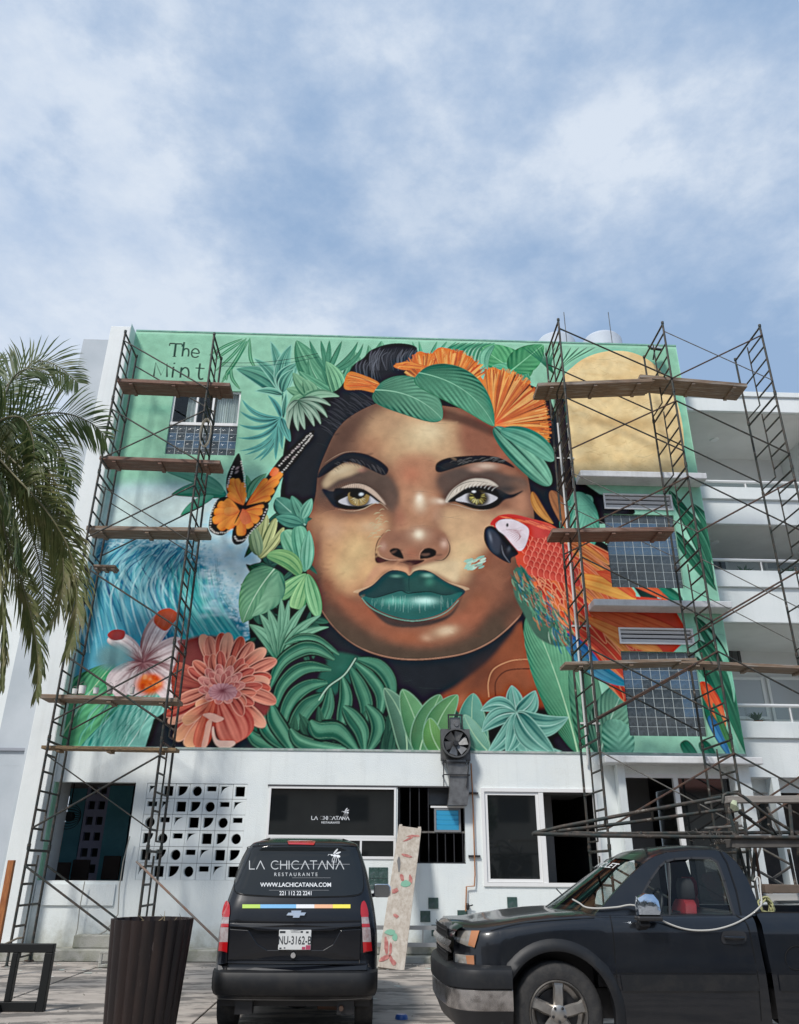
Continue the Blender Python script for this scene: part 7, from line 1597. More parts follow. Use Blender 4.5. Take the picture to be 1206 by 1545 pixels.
zc = tx_(90, 405).z; m_ = MB(); m_.loft([[(nose(z, y)-.035*(1 if abs(dz) < .03 else .2), y, z+dz) for y in [TY+.10+(TW-.20)*j/20 for j in range(21)] for z in (zc,)] for dz in (-.05, -.035, 0, .035, .05)], closed=False); 
CHRD = mat('dull_chrome', (.52, .50, .49), .25, .9, col2=(.34, .32, .31), scale=5, col3=(.14, .13, .12), s3=7, amt3=.6)
wob('chrome_bar', m_, CHRD, TRUCK, 'all')
# bonnet nose
m_ = MB(); rows = []
for x_o, dz in ((.06, .03), (.0, .0), (-.03, -.03), (-.035, -.07)):
    rows.append([(nose(0, y)+.035+x_o+abs((y-TY)/TW*2-1)**6*.10, y, z_top(XF+.05)+.02*(1-((y-TY)/TW*2-1)**2)+dz-.028) for y in [TY+.16+(TW-.32)*j/18 for j in range(19)]])
m_.loft(rows, closed=False); wob('bonnet_lip', m_, TRKB, TRUCK, 'all')
xbE = tx_(280, 520).x; path = []
for k in range(9): path.append((xbE-(xbE-(XF+.22))*k/8, TY-.035))
for k in range(1, 9):
    t = k/8*math.pi/2; path.append((XF+.22-.25*math.sin(t), TY-.035+.34*(1-math.cos(t))))
n0 = len(path)
for k in range(1, 8): path.append((XF-.03-.05*math.sin(math.pi*k/8), TY+.305+(TW-.61)*k/8))
path += [(x, 2*TY+TW-y) for x, y in path[:n0][::-1]]
zb3, zb2, zb1, zb0 = tx_(200, 462).z, tx_(200, 497).z, tx_(200, 535).z, tx_(200, 600).z
def bumper_band(bands, m, nm, lab=None):
    rows = []
    for z, o in bands:
        r = []
        for i, (x, y) in enumerate(path):
            a = path[max(i-1, 0)]; b = path[min(i+1, len(path)-1)]; d = Vector((b[0]-a[0], b[1]-a[1])); d.normalize(); nx, ny = -(d.y), d.x
            if nx*(x-(XF+1.5))+ny*(y-(TY+TW/2)) < 0: nx, ny = -nx, -ny
            r.append((x+nx*o, y+ny*o, z))
        rows.append(r)
    m_ = MB(); m_.loft(rows, closed=False); return wob(nm, m_, m, TRUCK, 35)
bumper_band([(zb0-.02, .03), (zb0, .045), (zb1-.012, .05), (zb1, .04)], CHRD, 'chrome_bumper')
bumper_band([(zb1, .035), (zb1+.006, .06), (zb2+.02, .065), (zb3-.03, .05), (zb3, .0), (zb3+.0, -.1)], CLAD, 'bumper_cap')
bumper_band([(.30, -.10), (.33, -.03), (zb0-.06, .01), (zb0-.015, .035), (zb0-.015, .0)], BLACKP, 'front_valance')
# mirror
mp_ = [T(.2)(x, y) for x, y in ((718, 268),)][0]
m_ = MB(); prof = [(-38, 30), (-40, 0), (-34, -24), (-10, -36), (20, -34), (36, -14), (40, 18), (36, 30)]; rows = []
sc = 1/2.131/1176.8*7.2
for dy, k in ((.05, .75), (.03, .95), (-.02, 1.0), (-.05, .9), (-.065, .6)): rows.append([(mp_.x+a*sc*k, mp_.y+dy, mp_.z-b*sc*k) for a, b in prof])
m_.loft(rows, caps=True); MC = mat('mirror_chrome', (.60, .68, .78), .12, 1.0, bump=.5, bscale=9); mr = wob('mirror', m_, MC, TRUCK, 40)
m_ = MB(); m_.box(mp_.x-40*sc, mp_.x+42*sc, mp_.y-.05, mp_.y+.07, mp_.z-46*sc, mp_.z-31*sc); m_.beam((mp_.x-.03, mp_.y+.02, mp_.z-.14), (mp_.x-.05, TY+.06, mp_.z-.19), .10, .07); bevel(wob('mirror_base', m_, BLACKP, TRUCK), .015)
# cabin
REDF = mat('red_seat_fabric', (.25, .012, .018), .7, col2=(.16, .01, .012), scale=8); BLKF = mat('black_seat_fabric', (.02, .02, .022), .8)
m_ = MB(); m_.box(tx_(560, 300).x, XB-.08, TY+.2, TY+TW-.2, bz_-.6, bz_-.5); wob('cab_floor', m_, BLACKP, TRUCK)
m_ = MB(); m_.box(tx_(520, 300).x+.1, tx_(690, 300).x, TY+.2, TY+TW-.2, bz_-.5, bz_+.02); bevel(wob('dashboard', m_, BLACKP, TRUCK), .05, 3)
m_ = MB(); m_.box(XB-.10, XB-.04, TY+.15, TY+TW-.15, bz_-.5, bz_+.02); wob('cab_back', m_, TRKB, TRUCK)
def seat(cx_, cy_, zt, red, headred):
    m_ = MB()
    for z, w_, x_o in ((bz_-.5, .25, -.16), (bz_-.2, .25, -.08), (zt-.12, .22, 0), (zt-.02, .16, .03), (zt, .10, .035)): pass
    rows = [[(cx_+x_o+e*.055, cy_+w_*f, z) for e, f in ((-1, -.9), (-1, .9), (-.4, 1), (.8, 1), (1, .8), (1, -.8), (.8, -1), (-.4, -1))] for z, w_, x_o in ((bz_-.5, .25, -.16), (bz_-.2, .25, -.08), (zt-.14, .23, 0), (zt-.04, .19, .025), (zt, .12, .03))]
    m_.loft(rows, caps=True); s_ = wob('seat', m_, red, TRUCK, 50)
    m_ = MB(); rows = [[(cx_-.075+x_o, cy_+w_*f, z) for f in (-1, -.5, 0, .5, 1)] for z, w_, x_o in ((bz_-.3, .13, -.10), (zt-.2, .13, -.0), (zt-.1, .1, .01))]
    m_.loft(rows, closed=False); wob('seat_centre', m_, BLKF, s_)
    m_ = MB(); rows = [[(cx_+.05+e*.06*k, cy_+.13*k*f, z) for e, f in ((-1, -.7), (-1, .7), (-.3, 1), (.7, 1), (1, .6), (1, -.6), (.7, -1), (-.3, -1))] for z, k in ((zt-.02, .7), (zt+.02, 1), (zt+.14, 1), (zt+.19, .7))]
    m_.loft(rows, caps=True); wob('headrest', m_, headred, s_, 50)
seat(tx_(900, 300).x, TY+.52, tx_(900, 250, TY+.5).z, REDF, BLKF); seat(tx_(870, 300, TY+1.3).x-.02, TY+TW-.55, tx_(800, 238, TY+1.4).z, REDF, REDF)
m_ = MB(); c = tx_(745, 275, TY+.5); m_.tube([(c.x+.10*math.cos(a)*.5, TY+.52+.19*math.sin(a), c.z+.19*math.cos(a)*.85) for a in [2*math.pi*k/24 for k in range(25)]], .014, 6, cap=False); wob('steering_wheel', m_, BLACKP, TRUCK, 'all')
m_ = MB(); m_.tube([tpt(*tp(470, 252), .0)+Vector((0, .3, .03)), tpt(*tp(448, 236), .0)+Vector((0, .3, .05))], .006, 5); wob('wiper', m_, BLACKP, TRUCK)
# rope from the bonnet round the mirror to the load
rp = [(478, 250, -.35), (500, 262, -.2), (520, 275, -.05), (560, 279, .02), (620, 275, .03), (676, 269, .05), (742, 302, .08), (780, 325, .03), (830, 343, .02), (880, 350, .02), (940, 346, .02), (1000, 328, .02), (1050, 300, .02), (1076, 278, .02), (1086, 262, .0), (1082, 220, -.05), (1080, 186, -.1), (1070, 178, -.1), (1062, 190, -.1)]
m_ = MB(); m_.tube([tuple(p) for p in spl(np.array([tuple(tpt(*tp(a, b), o)) for a, b, o in rp]), False, 5)], .0085, 6)
tag(ob('rope', m_, mat('grey_rope', (.42, .41, .38), .85), smooth='all'), 'pale grey rope slung from the bonnet past the mirror to the load behind the cab', 'rope')
# ---- scaffold frames loaded on the pickup
LY = TY+.75
def lp_(x, y, Y): return at(x, y, Y)
def load_frame(label, pts_a, pts_b, Ya, Yb, m, r=.019, n=4):
    A = [lp_(x, y, Ya) for x, y in pts_a]; Bq = [lp_(x, y, Yb) for x, y in pts_b]
    T_ = thing('scaffold_section', label, 'scaffold section', A[0], 'scaffold frames loaded on the pickup')
    for L_ in (A, Bq): m_ = MB(); m_.tube(L_, r, 8); wob('rail', m_, m, T_, 50)
    for k in range(n):
        t = (k+.5)/n; a = A[0]+(A[-1]-A[0])*t; b = Bq[0]+(Bq[-1]-Bq[0])*t; m_ = MB(); m_.tube([a, b], r*.75, 6); wob('rung', m_, m, T_, 50)
load_frame('upper black scaffold frame rising over the pickup cab from its pointed front end', [(806, 1257), (850, 1247), (960, 1226), (1088, 1203)], [(803, 1259), (960, 1240), (1092, 1222)], LY, LY+.5, STEEL)
load_frame('lower black scaffold frame lying level over the pickup cab', [(804, 1258), (900, 1261), (1050, 1263), (1230, 1264)], [(808, 1256), (930, 1258), (1230, 1256)], LY-.1, LY+.9, STEEL, .020)
load_frame('bent black scaffold frame sloping down at the right edge behind the cab', [(1091, 1212), (1092, 1200), (1098, 1197), (1112, 1197), (1122, 1202), (1160, 1232), (1230, 1276)], [(1115, 1225), (1150, 1250), (1230, 1292)], LY+.2, LY+.4, STEEL, .018, 3)
def load_beam(x0, y0, x1, y1, Y, h, m, lab):
    a, b = at(x0, y0, Y), at(x1, y1, Y); T_ = thing('timber', lab, 'timber', a, 'timbers on the pickup load'); m_ = MB(); m_.beam(a, b, .16, h); bevel(wob('board', m_, m, T_), .005, 1); m_ = MB(); m_.box(a.x+.03, a.x+.07, Y-.082, Y+.082, a.z-h/2-.003, a.z+h/2+.003); wob('end_cleat', m_, m, T_)
load_beam(1095, 1207, 1260, 1206, LY+.75, .075, mat('pale_timber', (.30, .27, .24), .85, col2=(.22, .2, .18), scale=4, stretch=(1, 10, 10)), 'pale grey plank, highest on the pickup load')
load_beam(1100, 1273, 1260, 1272, LY, .085, mat('dark_timber', (.07, .065, .06), .9, col2=(.11, .10, .09), scale=4), 'dark weathered plank level with the top of the pickup cab')
load_beam(1150, 1341, 1260, 1342, LY-.1, .08, mat('brown_timber', (.15, .11, .085), .9, col2=(.1, .08, .06), scale=4), 'brown plank low behind the cab at the right edge')
load_beam(1152, 1354, 1260, 1353, LY+.3, .07, mat('white_timber', (.6, .6, .58), .7), 'white board just above the pickup bed')
load_beam(1168, 1361, 1260, 1361, LY+.5, .03, MATS['white_timber'], 'thin white strip on the pickup bed under the white board')
r_ = random.Random(11); RACK = thing('load_rack', 'upright rusty props standing in the pickup bed behind the cab, tied with rope', 'rack', lp_(1128, 1370, LY))
for (x0, y0, x1, y1) in [(1098, 1215, 1140, 1370), (1112, 1240, 1118, 1372), (1124, 1240, 1135, 1372), (1137, 1262, 1150, 1350), (1140, 1275, 1136, 1330), (1192, 1215, 1196, 1264), (1204, 1280, 1215, 1350), (1190, 1282, 1202, 1340)]:
    m_ = MB(); m_.tube([at(x0, y0, LY+.2), at(x1, y1, LY+.1)], .018, 6); wob('prop', m_, STEELR if x0 % 2 else STEEL, RACK, 50)
for (x0, y0, x1, y1) in [(1152, 1282, 1196, 1306), (1196, 1306, 1166, 1326), (1140, 1312, 1178, 1334), (1148, 1278, 1138, 1312), (1158, 1218, 1180, 1260), (1064, 1212, 1094, 1206), (1064, 1250, 1120, 1246)]:
    m_ = MB(); m_.tube([at(x0, y0, LY+.3), at(x1, y1, LY+.3)], .013, 6); wob('brace', m_, ZINC, RACK, 50)
m_ = MB(); c = lp_(1158, 1368, LY-.2); m_.tube([(c.x+(.06+.03*math.sin(t*.9))*math.cos(t), c.y+.03*math.sin(t*1.7), c.z+(.07+.02*math.cos(t*1.3))*math.sin(t)) for t in [k*.35 for k in range(110)]], .009, 5); tag(ob('rope_coil', m_, mat('yellow_rope', (.36, .36, .18), .9), smooth='all'), 'yellowish coil of rope hanging behind the pickup cab', 'rope')
m_ = MB(); c = lp_(1098, 1262, LY+.1)
for k in range(9):
    a = Vector((c.x+r_.uniform(-.5, .12), c.y+r_.uniform(-.1, .1), c.z+r_.uniform(-.01, .03))); m_.tube([a+Vector((r_.uniform(-.1, .1), r_.uniform(-.05, .05), r_.uniform(-.09, .06))) for _ in range(5)], .006, 5)
tag(ob('rope_tangle', m_, mat('dark_rope', (.09, .08, .07), .9), smooth='all'), 'dark tangle of cord lashing the scaffold frames over the cab roof', 'cord')
m_ = MB(); 
for (x, y, s) in ((1110, 1216, .055),):
    c = lp_(x, y, LY-.05); n = 7; vs = [(c.x+s*r_.uniform(.6, 1.1)*math.cos(6.28*k/n), c.y+r_.uniform(-.03, .03), c.z+s*r_.uniform(.6, 1.3)*math.sin(6.28*k/n)) for k in range(n)]; m_.add(vs+[(c.x, c.y-.03, c.z)], [(n, (k+1) % n, k) for k in range(n)])
tag(ob('rag', m_, mat('pale_green_rag', (.45, .50, .34), .9, col2=(.3, .33, .22), scale=20)), 'pale green rag caught at the top corner of the pickup load', 'rag')
# ------------------------------------------------------------------ planter
PYY = 9.1; pc = at(224, 1440, PYY); PLN = thing('planter', 'tall dark brown fluted planter pot with a few dry stems, left of the van', 'planter', (pc.x, PYY, 0))
h_ = at(228, 1392, PYY-.3).z; NF = 20; n = NF*8
BRN = mat('brown_fibre', (.022, .013, .011), .42, col2=(.012, .008, .0075), scale=6, bump=.15, stretch=(1, 1, .3), col3=(.16, .13, .12), s3=18, amt3=.6, lo3=.64, hi3=.74, spec=.4)
rt, rb = .402, .325
def flut(r, z):
    return [(r*(1+.055*abs(math.sin(NF/2*a))-.03)*math.cos(a), r*(1+.055*abs(math.sin(NF/2*a))-.03)*math.sin(a), z) for a in [2*math.pi*k/n for k in range(n)]]
m_ = MB(); m_.loft([flut(rb+(rt-rb)*t, h_*t+.02) for t in [k/8 for k in range(9)]]+[flut(rt-.03, h_+.018), flut(rt-.045, h_-.1)]); ob('pot', m_, BRN, PLN, smooth=40)
m_ = MB(); m_.lathe([(0, h_-.09), (rt-.04, h_-.09)], n=32); ob('soil', m_, mat('dry_soil', (.09, .065, .045), .95, bump=.6, bscale=30), PLN)
r_ = random.Random(4); m_ = MB()
for k in range(26):
    a = r_.uniform(0, 6.28); rr_ = r_.uniform(0, .3); b = Vector((rr_*math.cos(a), rr_*math.sin(a), h_-.1)); l = r_.uniform(.12, .26); d = Vector((r_.uniform(-1, 1), r_.uniform(-1, 1), r_.uniform(.5, 1.4))).normalized()
    m_.tube([b, b+d*l*.5, b+d*l+Vector((r_.uniform(-.06, .06), 0, -.04))], .0045, 4, .002)
ob('dry_stem', m_, mat('dry_straw', (.28, .22, .13), .9), PLN)['kind'] = 'stuff'
# ------------------------------------------------------------------ black metal table frame at the lower left
TF = thing('metal_frame', 'black square tube metal frame standing at the lower left corner, left of the planter', 'metal frame', gd(60, 1530))
Yt_ = TF.location.y; hh = at(75, 1424, Yt_).z; w = .095
BM = mat('black_metal', (.010, .011, .011), .5, bump=.05, spec=.3)
for xx, ww in ((0, w), (-.40, w*.7), (-1.5, w)): m_ = MB(); m_.box(xx-ww/2, xx+ww/2, -w/2, w/2, .0 if xx != -.40 else w+.031, hh-w-.001); bevel(ob('post', m_, BM, TF), .006, 1)
m_ = MB(); m_.box(-1.5-w/2, w/2, -w/2, w/2, hh-w, hh); bevel(ob('top_rail', m_, BM, TF), .006, 1)
m_ = MB(); m_.box(-1.5+w/2+.001, -w/2-.001, -w/2+.002, w/2-.002, .03, .03+w); bevel(ob('bottom_rail', m_, BM, TF), .006, 1)
for xx in (-.5, -1.5): m_ = MB(); m_.box(xx-w/2+.002, xx+w/2-.002, -.75, -w/2-.001, .031, .03+w*.8); bevel(ob('foot_rail', m_, BM, TF), .006, 1)
m_ = MB(); m_.tube([at(x, y, Yt_) for x, y in ((-20, 1430), (0, 1428), (16, 1421), (26, 1416), (34, 1415))], .012, 6); tag(ob('twig', m_, mat('twig', (.14, .12, .09), .9)), 'bent dry stick lying on the black metal frame', 'stick')
# orange post, left edge
a, b = at(0, 1396, 14.2), at(18, 1298, 14.2); a = b+(a-b)*(b.z/(b.z-a.z)); m_ = MB(); m_.beam(a, b, .085, .10, up=(1, 0, 0)); bevel(tag(ob('wooden_post', m_, WOODO), 'orange brown wooden post leaning at the left edge beside the scaffold', 'post'), .005, 1)
# broken block by the planter
p = gd(166, 1462); m_ = MB(); m_.box(-.2, .2, -.1, .1, .0, .05); m_.box(-.2, -.15, -.1, .1, .051, .2); m_.box(-.2, .2, -.1, .1, .201, .25)
o = tag(ob('concrete_block', m_, CONC, loc=(p.x, p.y, .03)), 'broken hollow concrete block on the ground just left of the planter', 'block'); o.rotation_euler = (0, 0, .25); bevel(o, .008, 1)
# blue bottle cap at the bottom edge
p = gd(606, 1542); m_ = MB(); m_.lathe([(0, .05), (.055, .05), (.07, .035), (.075, 0)], n=18); tag(ob('blue_lid', m_, mat('blue_plastic', (.03, .10, .35), .3), loc=(p.x, p.y, .026), smooth=40), 'small round blue plastic lid on the ground at the bottom edge', 'lid')
# small lever on the ladder rail
# things inside the left opening
DKV = mat('dark_furniture', (.05, .035, .03), .7)
for (x, y, lab) in ((88, 1310, 'dark chair seen through the left opening, at its left'), (118, 1306, 'second dark chair seen through the left opening, near its middle'), (165, 1300, 'dark chair seen through the left opening, furthest right')):
    Y = 19.0+x*.004; b = at(x, y, Y); T_ = thing('chair', lab, 'chair', (b.x, Y, .2), 'chairs inside the dining room'); zt = b.z+.12-.2
    m_ = MB(); m_.box(-.2, .2, .18, .22, zt-.5, zt); bevel(ob('backrest', m_, DKV, T_), .02); m_ = MB(); m_.box(-.22, .22, -.22, .22, zt-.62, zt-.56); ob('seat', m_, DKV, T_)
    for sx in (-.2, .2):
        for sy in (-.2, .2): m_ = MB(); m_.tube([(sx, sy, 0), (sx, sy, zt-.62)], .015, 6); ob('leg', m_, DKV, T_)
T_ = thing('ceiling_fan_cage', 'round black caged fan hanging in the dining room behind the left opening', 'fan', at(104, 1232, 18.6)); m_ = MB()
for k in range(8):
    a = math.pi*k/8; m_.tube([(.26*math.cos(t)*math.cos(a), .08*math.cos(t)*math.sin(a)+.1, .26*math.sin(t)) if False else (.26*math.cos(t), .1*math.sin(2*a)*math.sin(t)*.3, .26*math.sin(t)*(1-.22*k)) for t in [2*math.pi*j/20 for j in range(21)]], .006, 4)
ob('cage', m_, BLACKP, T_); m_ = MB(); m_.lathe([(0, -.05), (.1, -.05), (.1, .1), (0, .1)], n=16, axis='y'); ob('motor', m_, BLACKP, T_); m_ = MB(); m_.tube([(0, 0, .26), (0, 0, .75)], .012, 6); ob('hanger', m_, BLACKP, T_)
# ------------------------------------------------------------------ coconut palm
PLM1 = mat('palm_leaf', (.10, .15, .045), .5, col2=(.055, .095, .030), scale=3, spec=.4, col3=(.22, .20, .08), s3=2.0, amt3=.5)
PLM2 = mat('old_palm_leaf', (.15, .165, .055), .55, col2=(.075, .105, .035), scale=3, spec=.3, col3=(.26, .22, .11), s3=2.5, amt3=.6)
for m in (PLM1, PLM2):
    t_ = m.node_tree; o_ = [n for n in t_.nodes if n.type == 'OUTPUT_MATERIAL'][0]; b_ = t_.nodes['Principled BSDF']; tl = t_.nodes.new('ShaderNodeBsdfTranslucent'); mx_ = t_.nodes.new('ShaderNodeMixShader'); mx_.inputs[0].default_value = .38
    t_.links.new(b_.inputs['Base Color'].links[0].from_socket, tl.inputs['Color']); t_.links.new(b_.outputs[0], mx_.inputs[1]); t_.links.new(tl.outputs[0], mx_.inputs[2]); t_.links.new(mx_.outputs[0], o_.inputs['Surface'])
RACH = mat('palm_rachis', (.16, .15, .07), .6, col2=(.10, .09, .05), scale=4); TRK = mat('palm_trunk', (.20, .17, .14), .9, col2=(.12, .10, .085), scale=4, bump=.6, bscale=20, stretch=(1, 1, 4))
PYc = 10.6; pc = at(-34, 668, PYc); PALM = thing('coconut_palm', 'coconut palm with drooping fronds at the left edge, in front of the pale block', 'palm tree', (pc.x-.5, PYc, 0))
base = Vector((pc.x-.5, PYc, 0)); m_ = MB(); tk = [base+Vector((.5*(t**1.5), .0, pc.z*t)) for t in [k/20 for k in range(21)]]
rings = []
for k in range(81):
    t = k/80; c = base+Vector((.5*(t**1.5), 0, (pc.z)*t)); r = (.19-.06*t+.12*math.exp(-t*14))*(1+.05*(k % 2)); rings.append([(c.x+r*math.cos(a), c.y+r*math.sin(a), c.z) for a in [2*math.pi*j/14 for j in range(14)]])
m_.loft(rings, caps=True); wob('trunk', m_, TRK, PALM, 60)
def frond(pts, m, seed, ll=.62, dens=.034, droop=.9, t0=.12, w=.0145, tilt=.9):
    r_ = random.Random(seed); q = spl(np.array([tuple(p) for p in pts]), False, 14); q = [Vector(p) for p in q]
    cum = [0]; 
    for a, b in zip(q[:-1], q[1:]): cum.append(cum[-1]+(b-a).length)
    Lt = cum[-1]
    def pos(s):
        for i in range(len(q)-1):
            if s <= cum[i+1]: t = (s-cum[i])/max(cum[i+1]-cum[i], 1e-6); return q[i].lerp(q[i+1], t), (q[i+1]-q[i]).normalized()
        return q[-1], (q[-1]-q[-2]).normalized()
    mr = MB(); mr.tube(q, .022, 6, .004); ml = MB(); s = Lt*t0; up = Vector((0, 0, 1)); c, d = pos(s)
    sp = d.cross(up); sp = sp.normalized() if sp.length > .2 else Vector((0, 1, 0))
    if sp.y > 0: sp = -sp
    while s < Lt*.995:
        t = s/Lt; c, d = pos(s); sp = (sp-d*sp.dot(d)).normalized(); nn_ = sp.cross(d).normalized()
        tw = tilt; sd = (sp*math.cos(tw)+nn_*math.sin(tw)).normalized(); nb = sd.cross(d).normalized()
        for sg in (-1, 1):
            l = ll*(math.sin(math.pi*min(t*.80+.16, .97))**.6)*r_.uniform(.85, 1.1)
            if r_.random() < .04: continue
            fw = .40+.45*t+r_.uniform(-.1, .1); d0 = (sd*sg*(1-fw*.3)+d*fw+nb*r_.uniform(-.1, .2)-up*.12*droop).normalized(); p0 = c; p1 = c+d0*l*.45; dd = (d0-up*droop*r_.uniform(.22, .42)).normalized(); p2 = p1+dd*l*.33; d3 = (dd-up*.5*droop).normalized(); p3 = p2+d3*l*.26
            wv = d0.cross(Vector((r_.uniform(-.3, .3), -1, r_.uniform(-.3, .5))))
            if wv.length < .05: wv = d0.cross(Vector((1, 0, .2)))
            wv = wv.normalized()*w*r_.uniform(.8, 1.15)
            ml.add([p0-wv*.5, p0+wv*.5, p1+wv, p1-wv, p2+wv*.7, p2-wv*.7, p3], [(0, 1, 2, 3), (3, 2, 4, 5), (5, 4, 6)])
        s += dens*r_.uniform(.8, 1.2)
    f_ = wob('frond', mr, RACH, PALM, 60); l_ = wob('leaflets', ml, m, f_); l_['kind'] = 'stuff'
C0 = (-30, 660, 10.6)
FR_ = [([C0, (-5, 600, 10.5), (28, 566, 10.5), (58, 545, 10.5), (88, 553, 10.5), (118, 578, 10.5)], PLM1, .50, .9),
       ([C0, (0, 612, 10.2), (20, 570, 10.2), (45, 556, 10.2), (78, 566, 10.3)], PLM1, .42, .8),
       ([C0, (10, 640, 10.3), (55, 626, 10.2), (100, 624, 10.2), (140, 640, 10.2), (161, 662, 10.2)], PLM1, .55, 1.0),
       ([C0, (5, 632, 10.0), (35, 632, 9.9), (50, 665, 9.9), (50, 705, 9.9), (40, 735, 9.9)], PLM1, .55, 1.2),
       ([C0, (20, 668, 10.6), (55, 690, 10.6), (82, 725, 10.6), (94, 765, 10.6), (96, 800, 10.6)], PLM1, .5, 1.2),
       ([C0, (15, 690, 10.2), (55, 735, 10.1), (84, 790, 10.1), (96, 850, 10.1), (92, 905, 10.1), (78, 940, 10.1)], PLM2, .62, 1.3),
       ([C0, (20, 715, 10.0), (70, 770, 9.9), (105, 830, 9.9), (116, 890, 9.9), (112, 950, 9.9), (100, 985, 9.9)], PLM2, .60, 1.3),
       ([C0, (-5, 740, 10.3), (12, 820, 10.3), (35, 885, 10.3), (52, 950, 10.3), (58, 1010, 10.3), (54, 1052, 10.3)], PLM2, .50, 1.2),
       ([C0, (-15, 760, 10.1), (-3, 840, 10.1), (5, 920, 10.1), (6, 990, 10.1), (3, 1035, 10.1)], PLM2, .46, 1.2),
       ([C0, (-20, 620, 10.9), (-22, 580, 11), (-12, 552, 11), (4, 540, 11.0)], PLM1, .4, .5),
       ([C0, (-60, 600, 11.2), (-110, 580, 11.5), (-170, 600, 11.6), (-220, 660, 11.8)], PLM1, .6, 1.0),
       ([C0, (-70, 680, 10.2), (-120, 740, 10.0), (-150, 820, 9.9), (-160, 900, 9.9)], PLM2, .6, 1.2),
       ([C0, (10, 655, 11.2), (50, 650, 11.6), (90, 680, 11.8), (112, 730, 11.9)], PLM1, .5, 1.1),
       ([C0, (0, 700, 10.8), (30, 760, 10.9), (55, 830, 10.9), (66, 890, 10.9), (64, 930, 10.9)], PLM2, .55, 1.2),
       ([C0, (-15, 690, 9.9), (0, 730, 9.6), (20, 790, 9.5), (28, 850, 9.5)], PLM1, .55, 1.3),
       ([C0, (-45, 620, 9.8), (-60, 600, 9.0), (-70, 620, 8.3), (-80, 680, 7.8)], PLM1, .6, 1.0)]
for i, (pl, m, ll, dr) in enumerate(FR_): frond([at(x, y, Y) for x, y, Y in pl], m, i+3, ll*1.3, .034, dr*.62, tilt=[.8, .8, .75, 1.0, .9, 1.1, 1.1, 1.1, 1.1, .9, .9, .9, .9, 1.1, 1.0, .9][i])

# ------------------------------------------------------------------ across the street, behind the viewpoint (mirrored in the glass and the car paint)
OB = thing('opposite_building', 'low cream building with a red tiled roof edge across the street behind the viewpoint', 'building', (0, -17, 0))
CRM = mat('cream_wall', (.48, .43, .36), .85, col2=(.40, .35, .29), scale=1); RTL = mat('red_roof', (.22, .07, .04), .8)
m_ = wall_with_holes(-30, 30, 0, 6.4, [(x-1.0, x+1.0, z, z+1.5) for x in range(-26, 28, 5) for z in (1.0, 4.2)], -.3, 0); ob('wall', m_, CRM, OB)
m_ = MB(); m_.box(-30, 30, -8, -.31, 0, 6.3); ob('core', m_, DARKI, OB)
m_ = MB(); m_.add([(-31, .9, 6.3), (31, .9, 6.3), (31, -8, 8.6), (-31, -8, 8.6), (-31, .9, 6.15), (31, .9, 6.15), (31, -8, 6.15), (-31, -8, 6.15)], [(0, 1, 2, 3), (7, 6, 5, 4), (0, 4, 5, 1), (1, 5, 6, 2), (3, 7, 4, 0)]); ob('roof', m_, RTL, OB)
TRG = mat('tree_leaves', (.03, .06, .02), .7, col2=(.06, .10, .035), scale=2); r_ = random.Random(8)
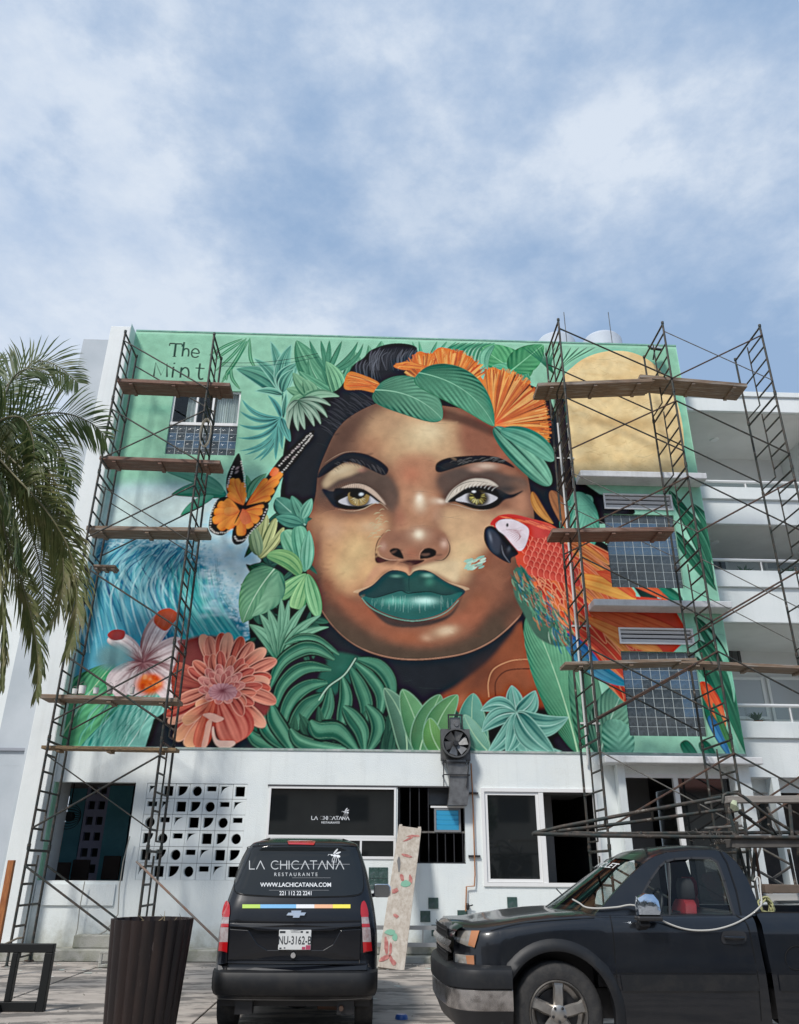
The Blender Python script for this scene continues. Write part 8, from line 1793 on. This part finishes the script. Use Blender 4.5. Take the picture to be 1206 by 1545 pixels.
def far_tree(x, y, h, lab):
    T_ = thing('street_tree', lab, 'tree', (x, y, 0), 'trees along the street behind the viewpoint'); m_ = MB(); m_.tube([(0, 0, 0), (.1, 0, h*.3), (0, .1, h*.6)], .2, 8, .1); ob('trunk', m_, TRK, T_); m_ = MB()
    for k in range(1500):
        a, e, rr_ = r_.uniform(0, 6.28), r_.uniform(-1.2, 1.5), r_.uniform(.5, 1)**.5*h*.36; c = Vector((rr_*math.cos(a)*math.cos(e), rr_*math.sin(a)*math.cos(e), h*.66+rr_*.85*math.sin(e))); s_ = r_.uniform(.12, .3); u = Vector((r_.uniform(-1, 1), r_.uniform(-1, 1), r_.uniform(-1, 1))).normalized()*s_; v = u.cross(Vector((r_.uniform(-1, 1), r_.uniform(-1, 1), 1))).normalized()*s_*.6; m_.add([c-u, c-v, c+u, c+v], [(0, 1, 2, 3)])
    ob('crown', m_, TRG, T_)['kind'] = 'stuff'
far_tree(-9, -12, 7.5, 'bushy street tree behind the viewpoint, the taller left one'); far_tree(5, -13, 6.5, 'bushy street tree behind the viewpoint, nearest the middle'); far_tree(15, -11, 6.0, 'smaller bushy street tree behind the viewpoint at the right')

# rubble, crumbs of plaster and paint drips along the foot of the wall and about the forecourt
r_ = random.Random(21); m_ = MB()
for k in range(520):
    if k < 300: x, y = r_.uniform(-7.5, 8), 16.25-abs(r_.gauss(0, .45))
    else: x, y = r_.uniform(-8, 6), r_.uniform(7.5, 16)
    s_ = r_.uniform(.008, .032); a = r_.uniform(0, 3); z = .024
    c, d = math.cos(a)*s_, math.sin(a)*s_; h = s_*r_.uniform(.4, .9)
    m_.add([(x+c, y+d, z), (x-d, y+c, z), (x-c, y-d, z), (x+d, y-c, z), (x+c*.4, y+d*.3, z+h)], [(0, 1, 4), (1, 2, 4), (2, 3, 4), (3, 0, 4)])
o = ob('rubble', m_, mat('rubble', (.34, .32, .28), .95, col2=(.14, .12, .10), scale=30)); o['kind'] = 'stuff'; o['label'] = 'small crumbs of plaster and grit scattered on the forecourt and along the wall'; o['category'] = 'rubble'
m_ = MB(); r_ = random.Random(5)
for k in range(60):
    x, y = (r_.gauss(-5, 1.2), r_.gauss(15.2, .6)) if k % 2 else (r_.gauss(0.4, 1.0), r_.gauss(14.5, 1.0)); n = 8; s_ = r_.uniform(.015, .07)
    m_.add([(x+s_*r_.uniform(.6, 1.2)*math.cos(6.283*j/n), y+s_*r_.uniform(.6, 1.2)*math.sin(6.283*j/n), .0325) for j in range(n)], [tuple(range(n))])
o = ob('paint_drips', m_, mat('paint_drip', (.5, .6, .54), .6, col2=(.62, .6, .56), scale=3)); o['kind'] = 'stuff'; o['label'] = 'pale paint drips spattered on the concrete below the scaffolds'; o['category'] = 'paint drips'
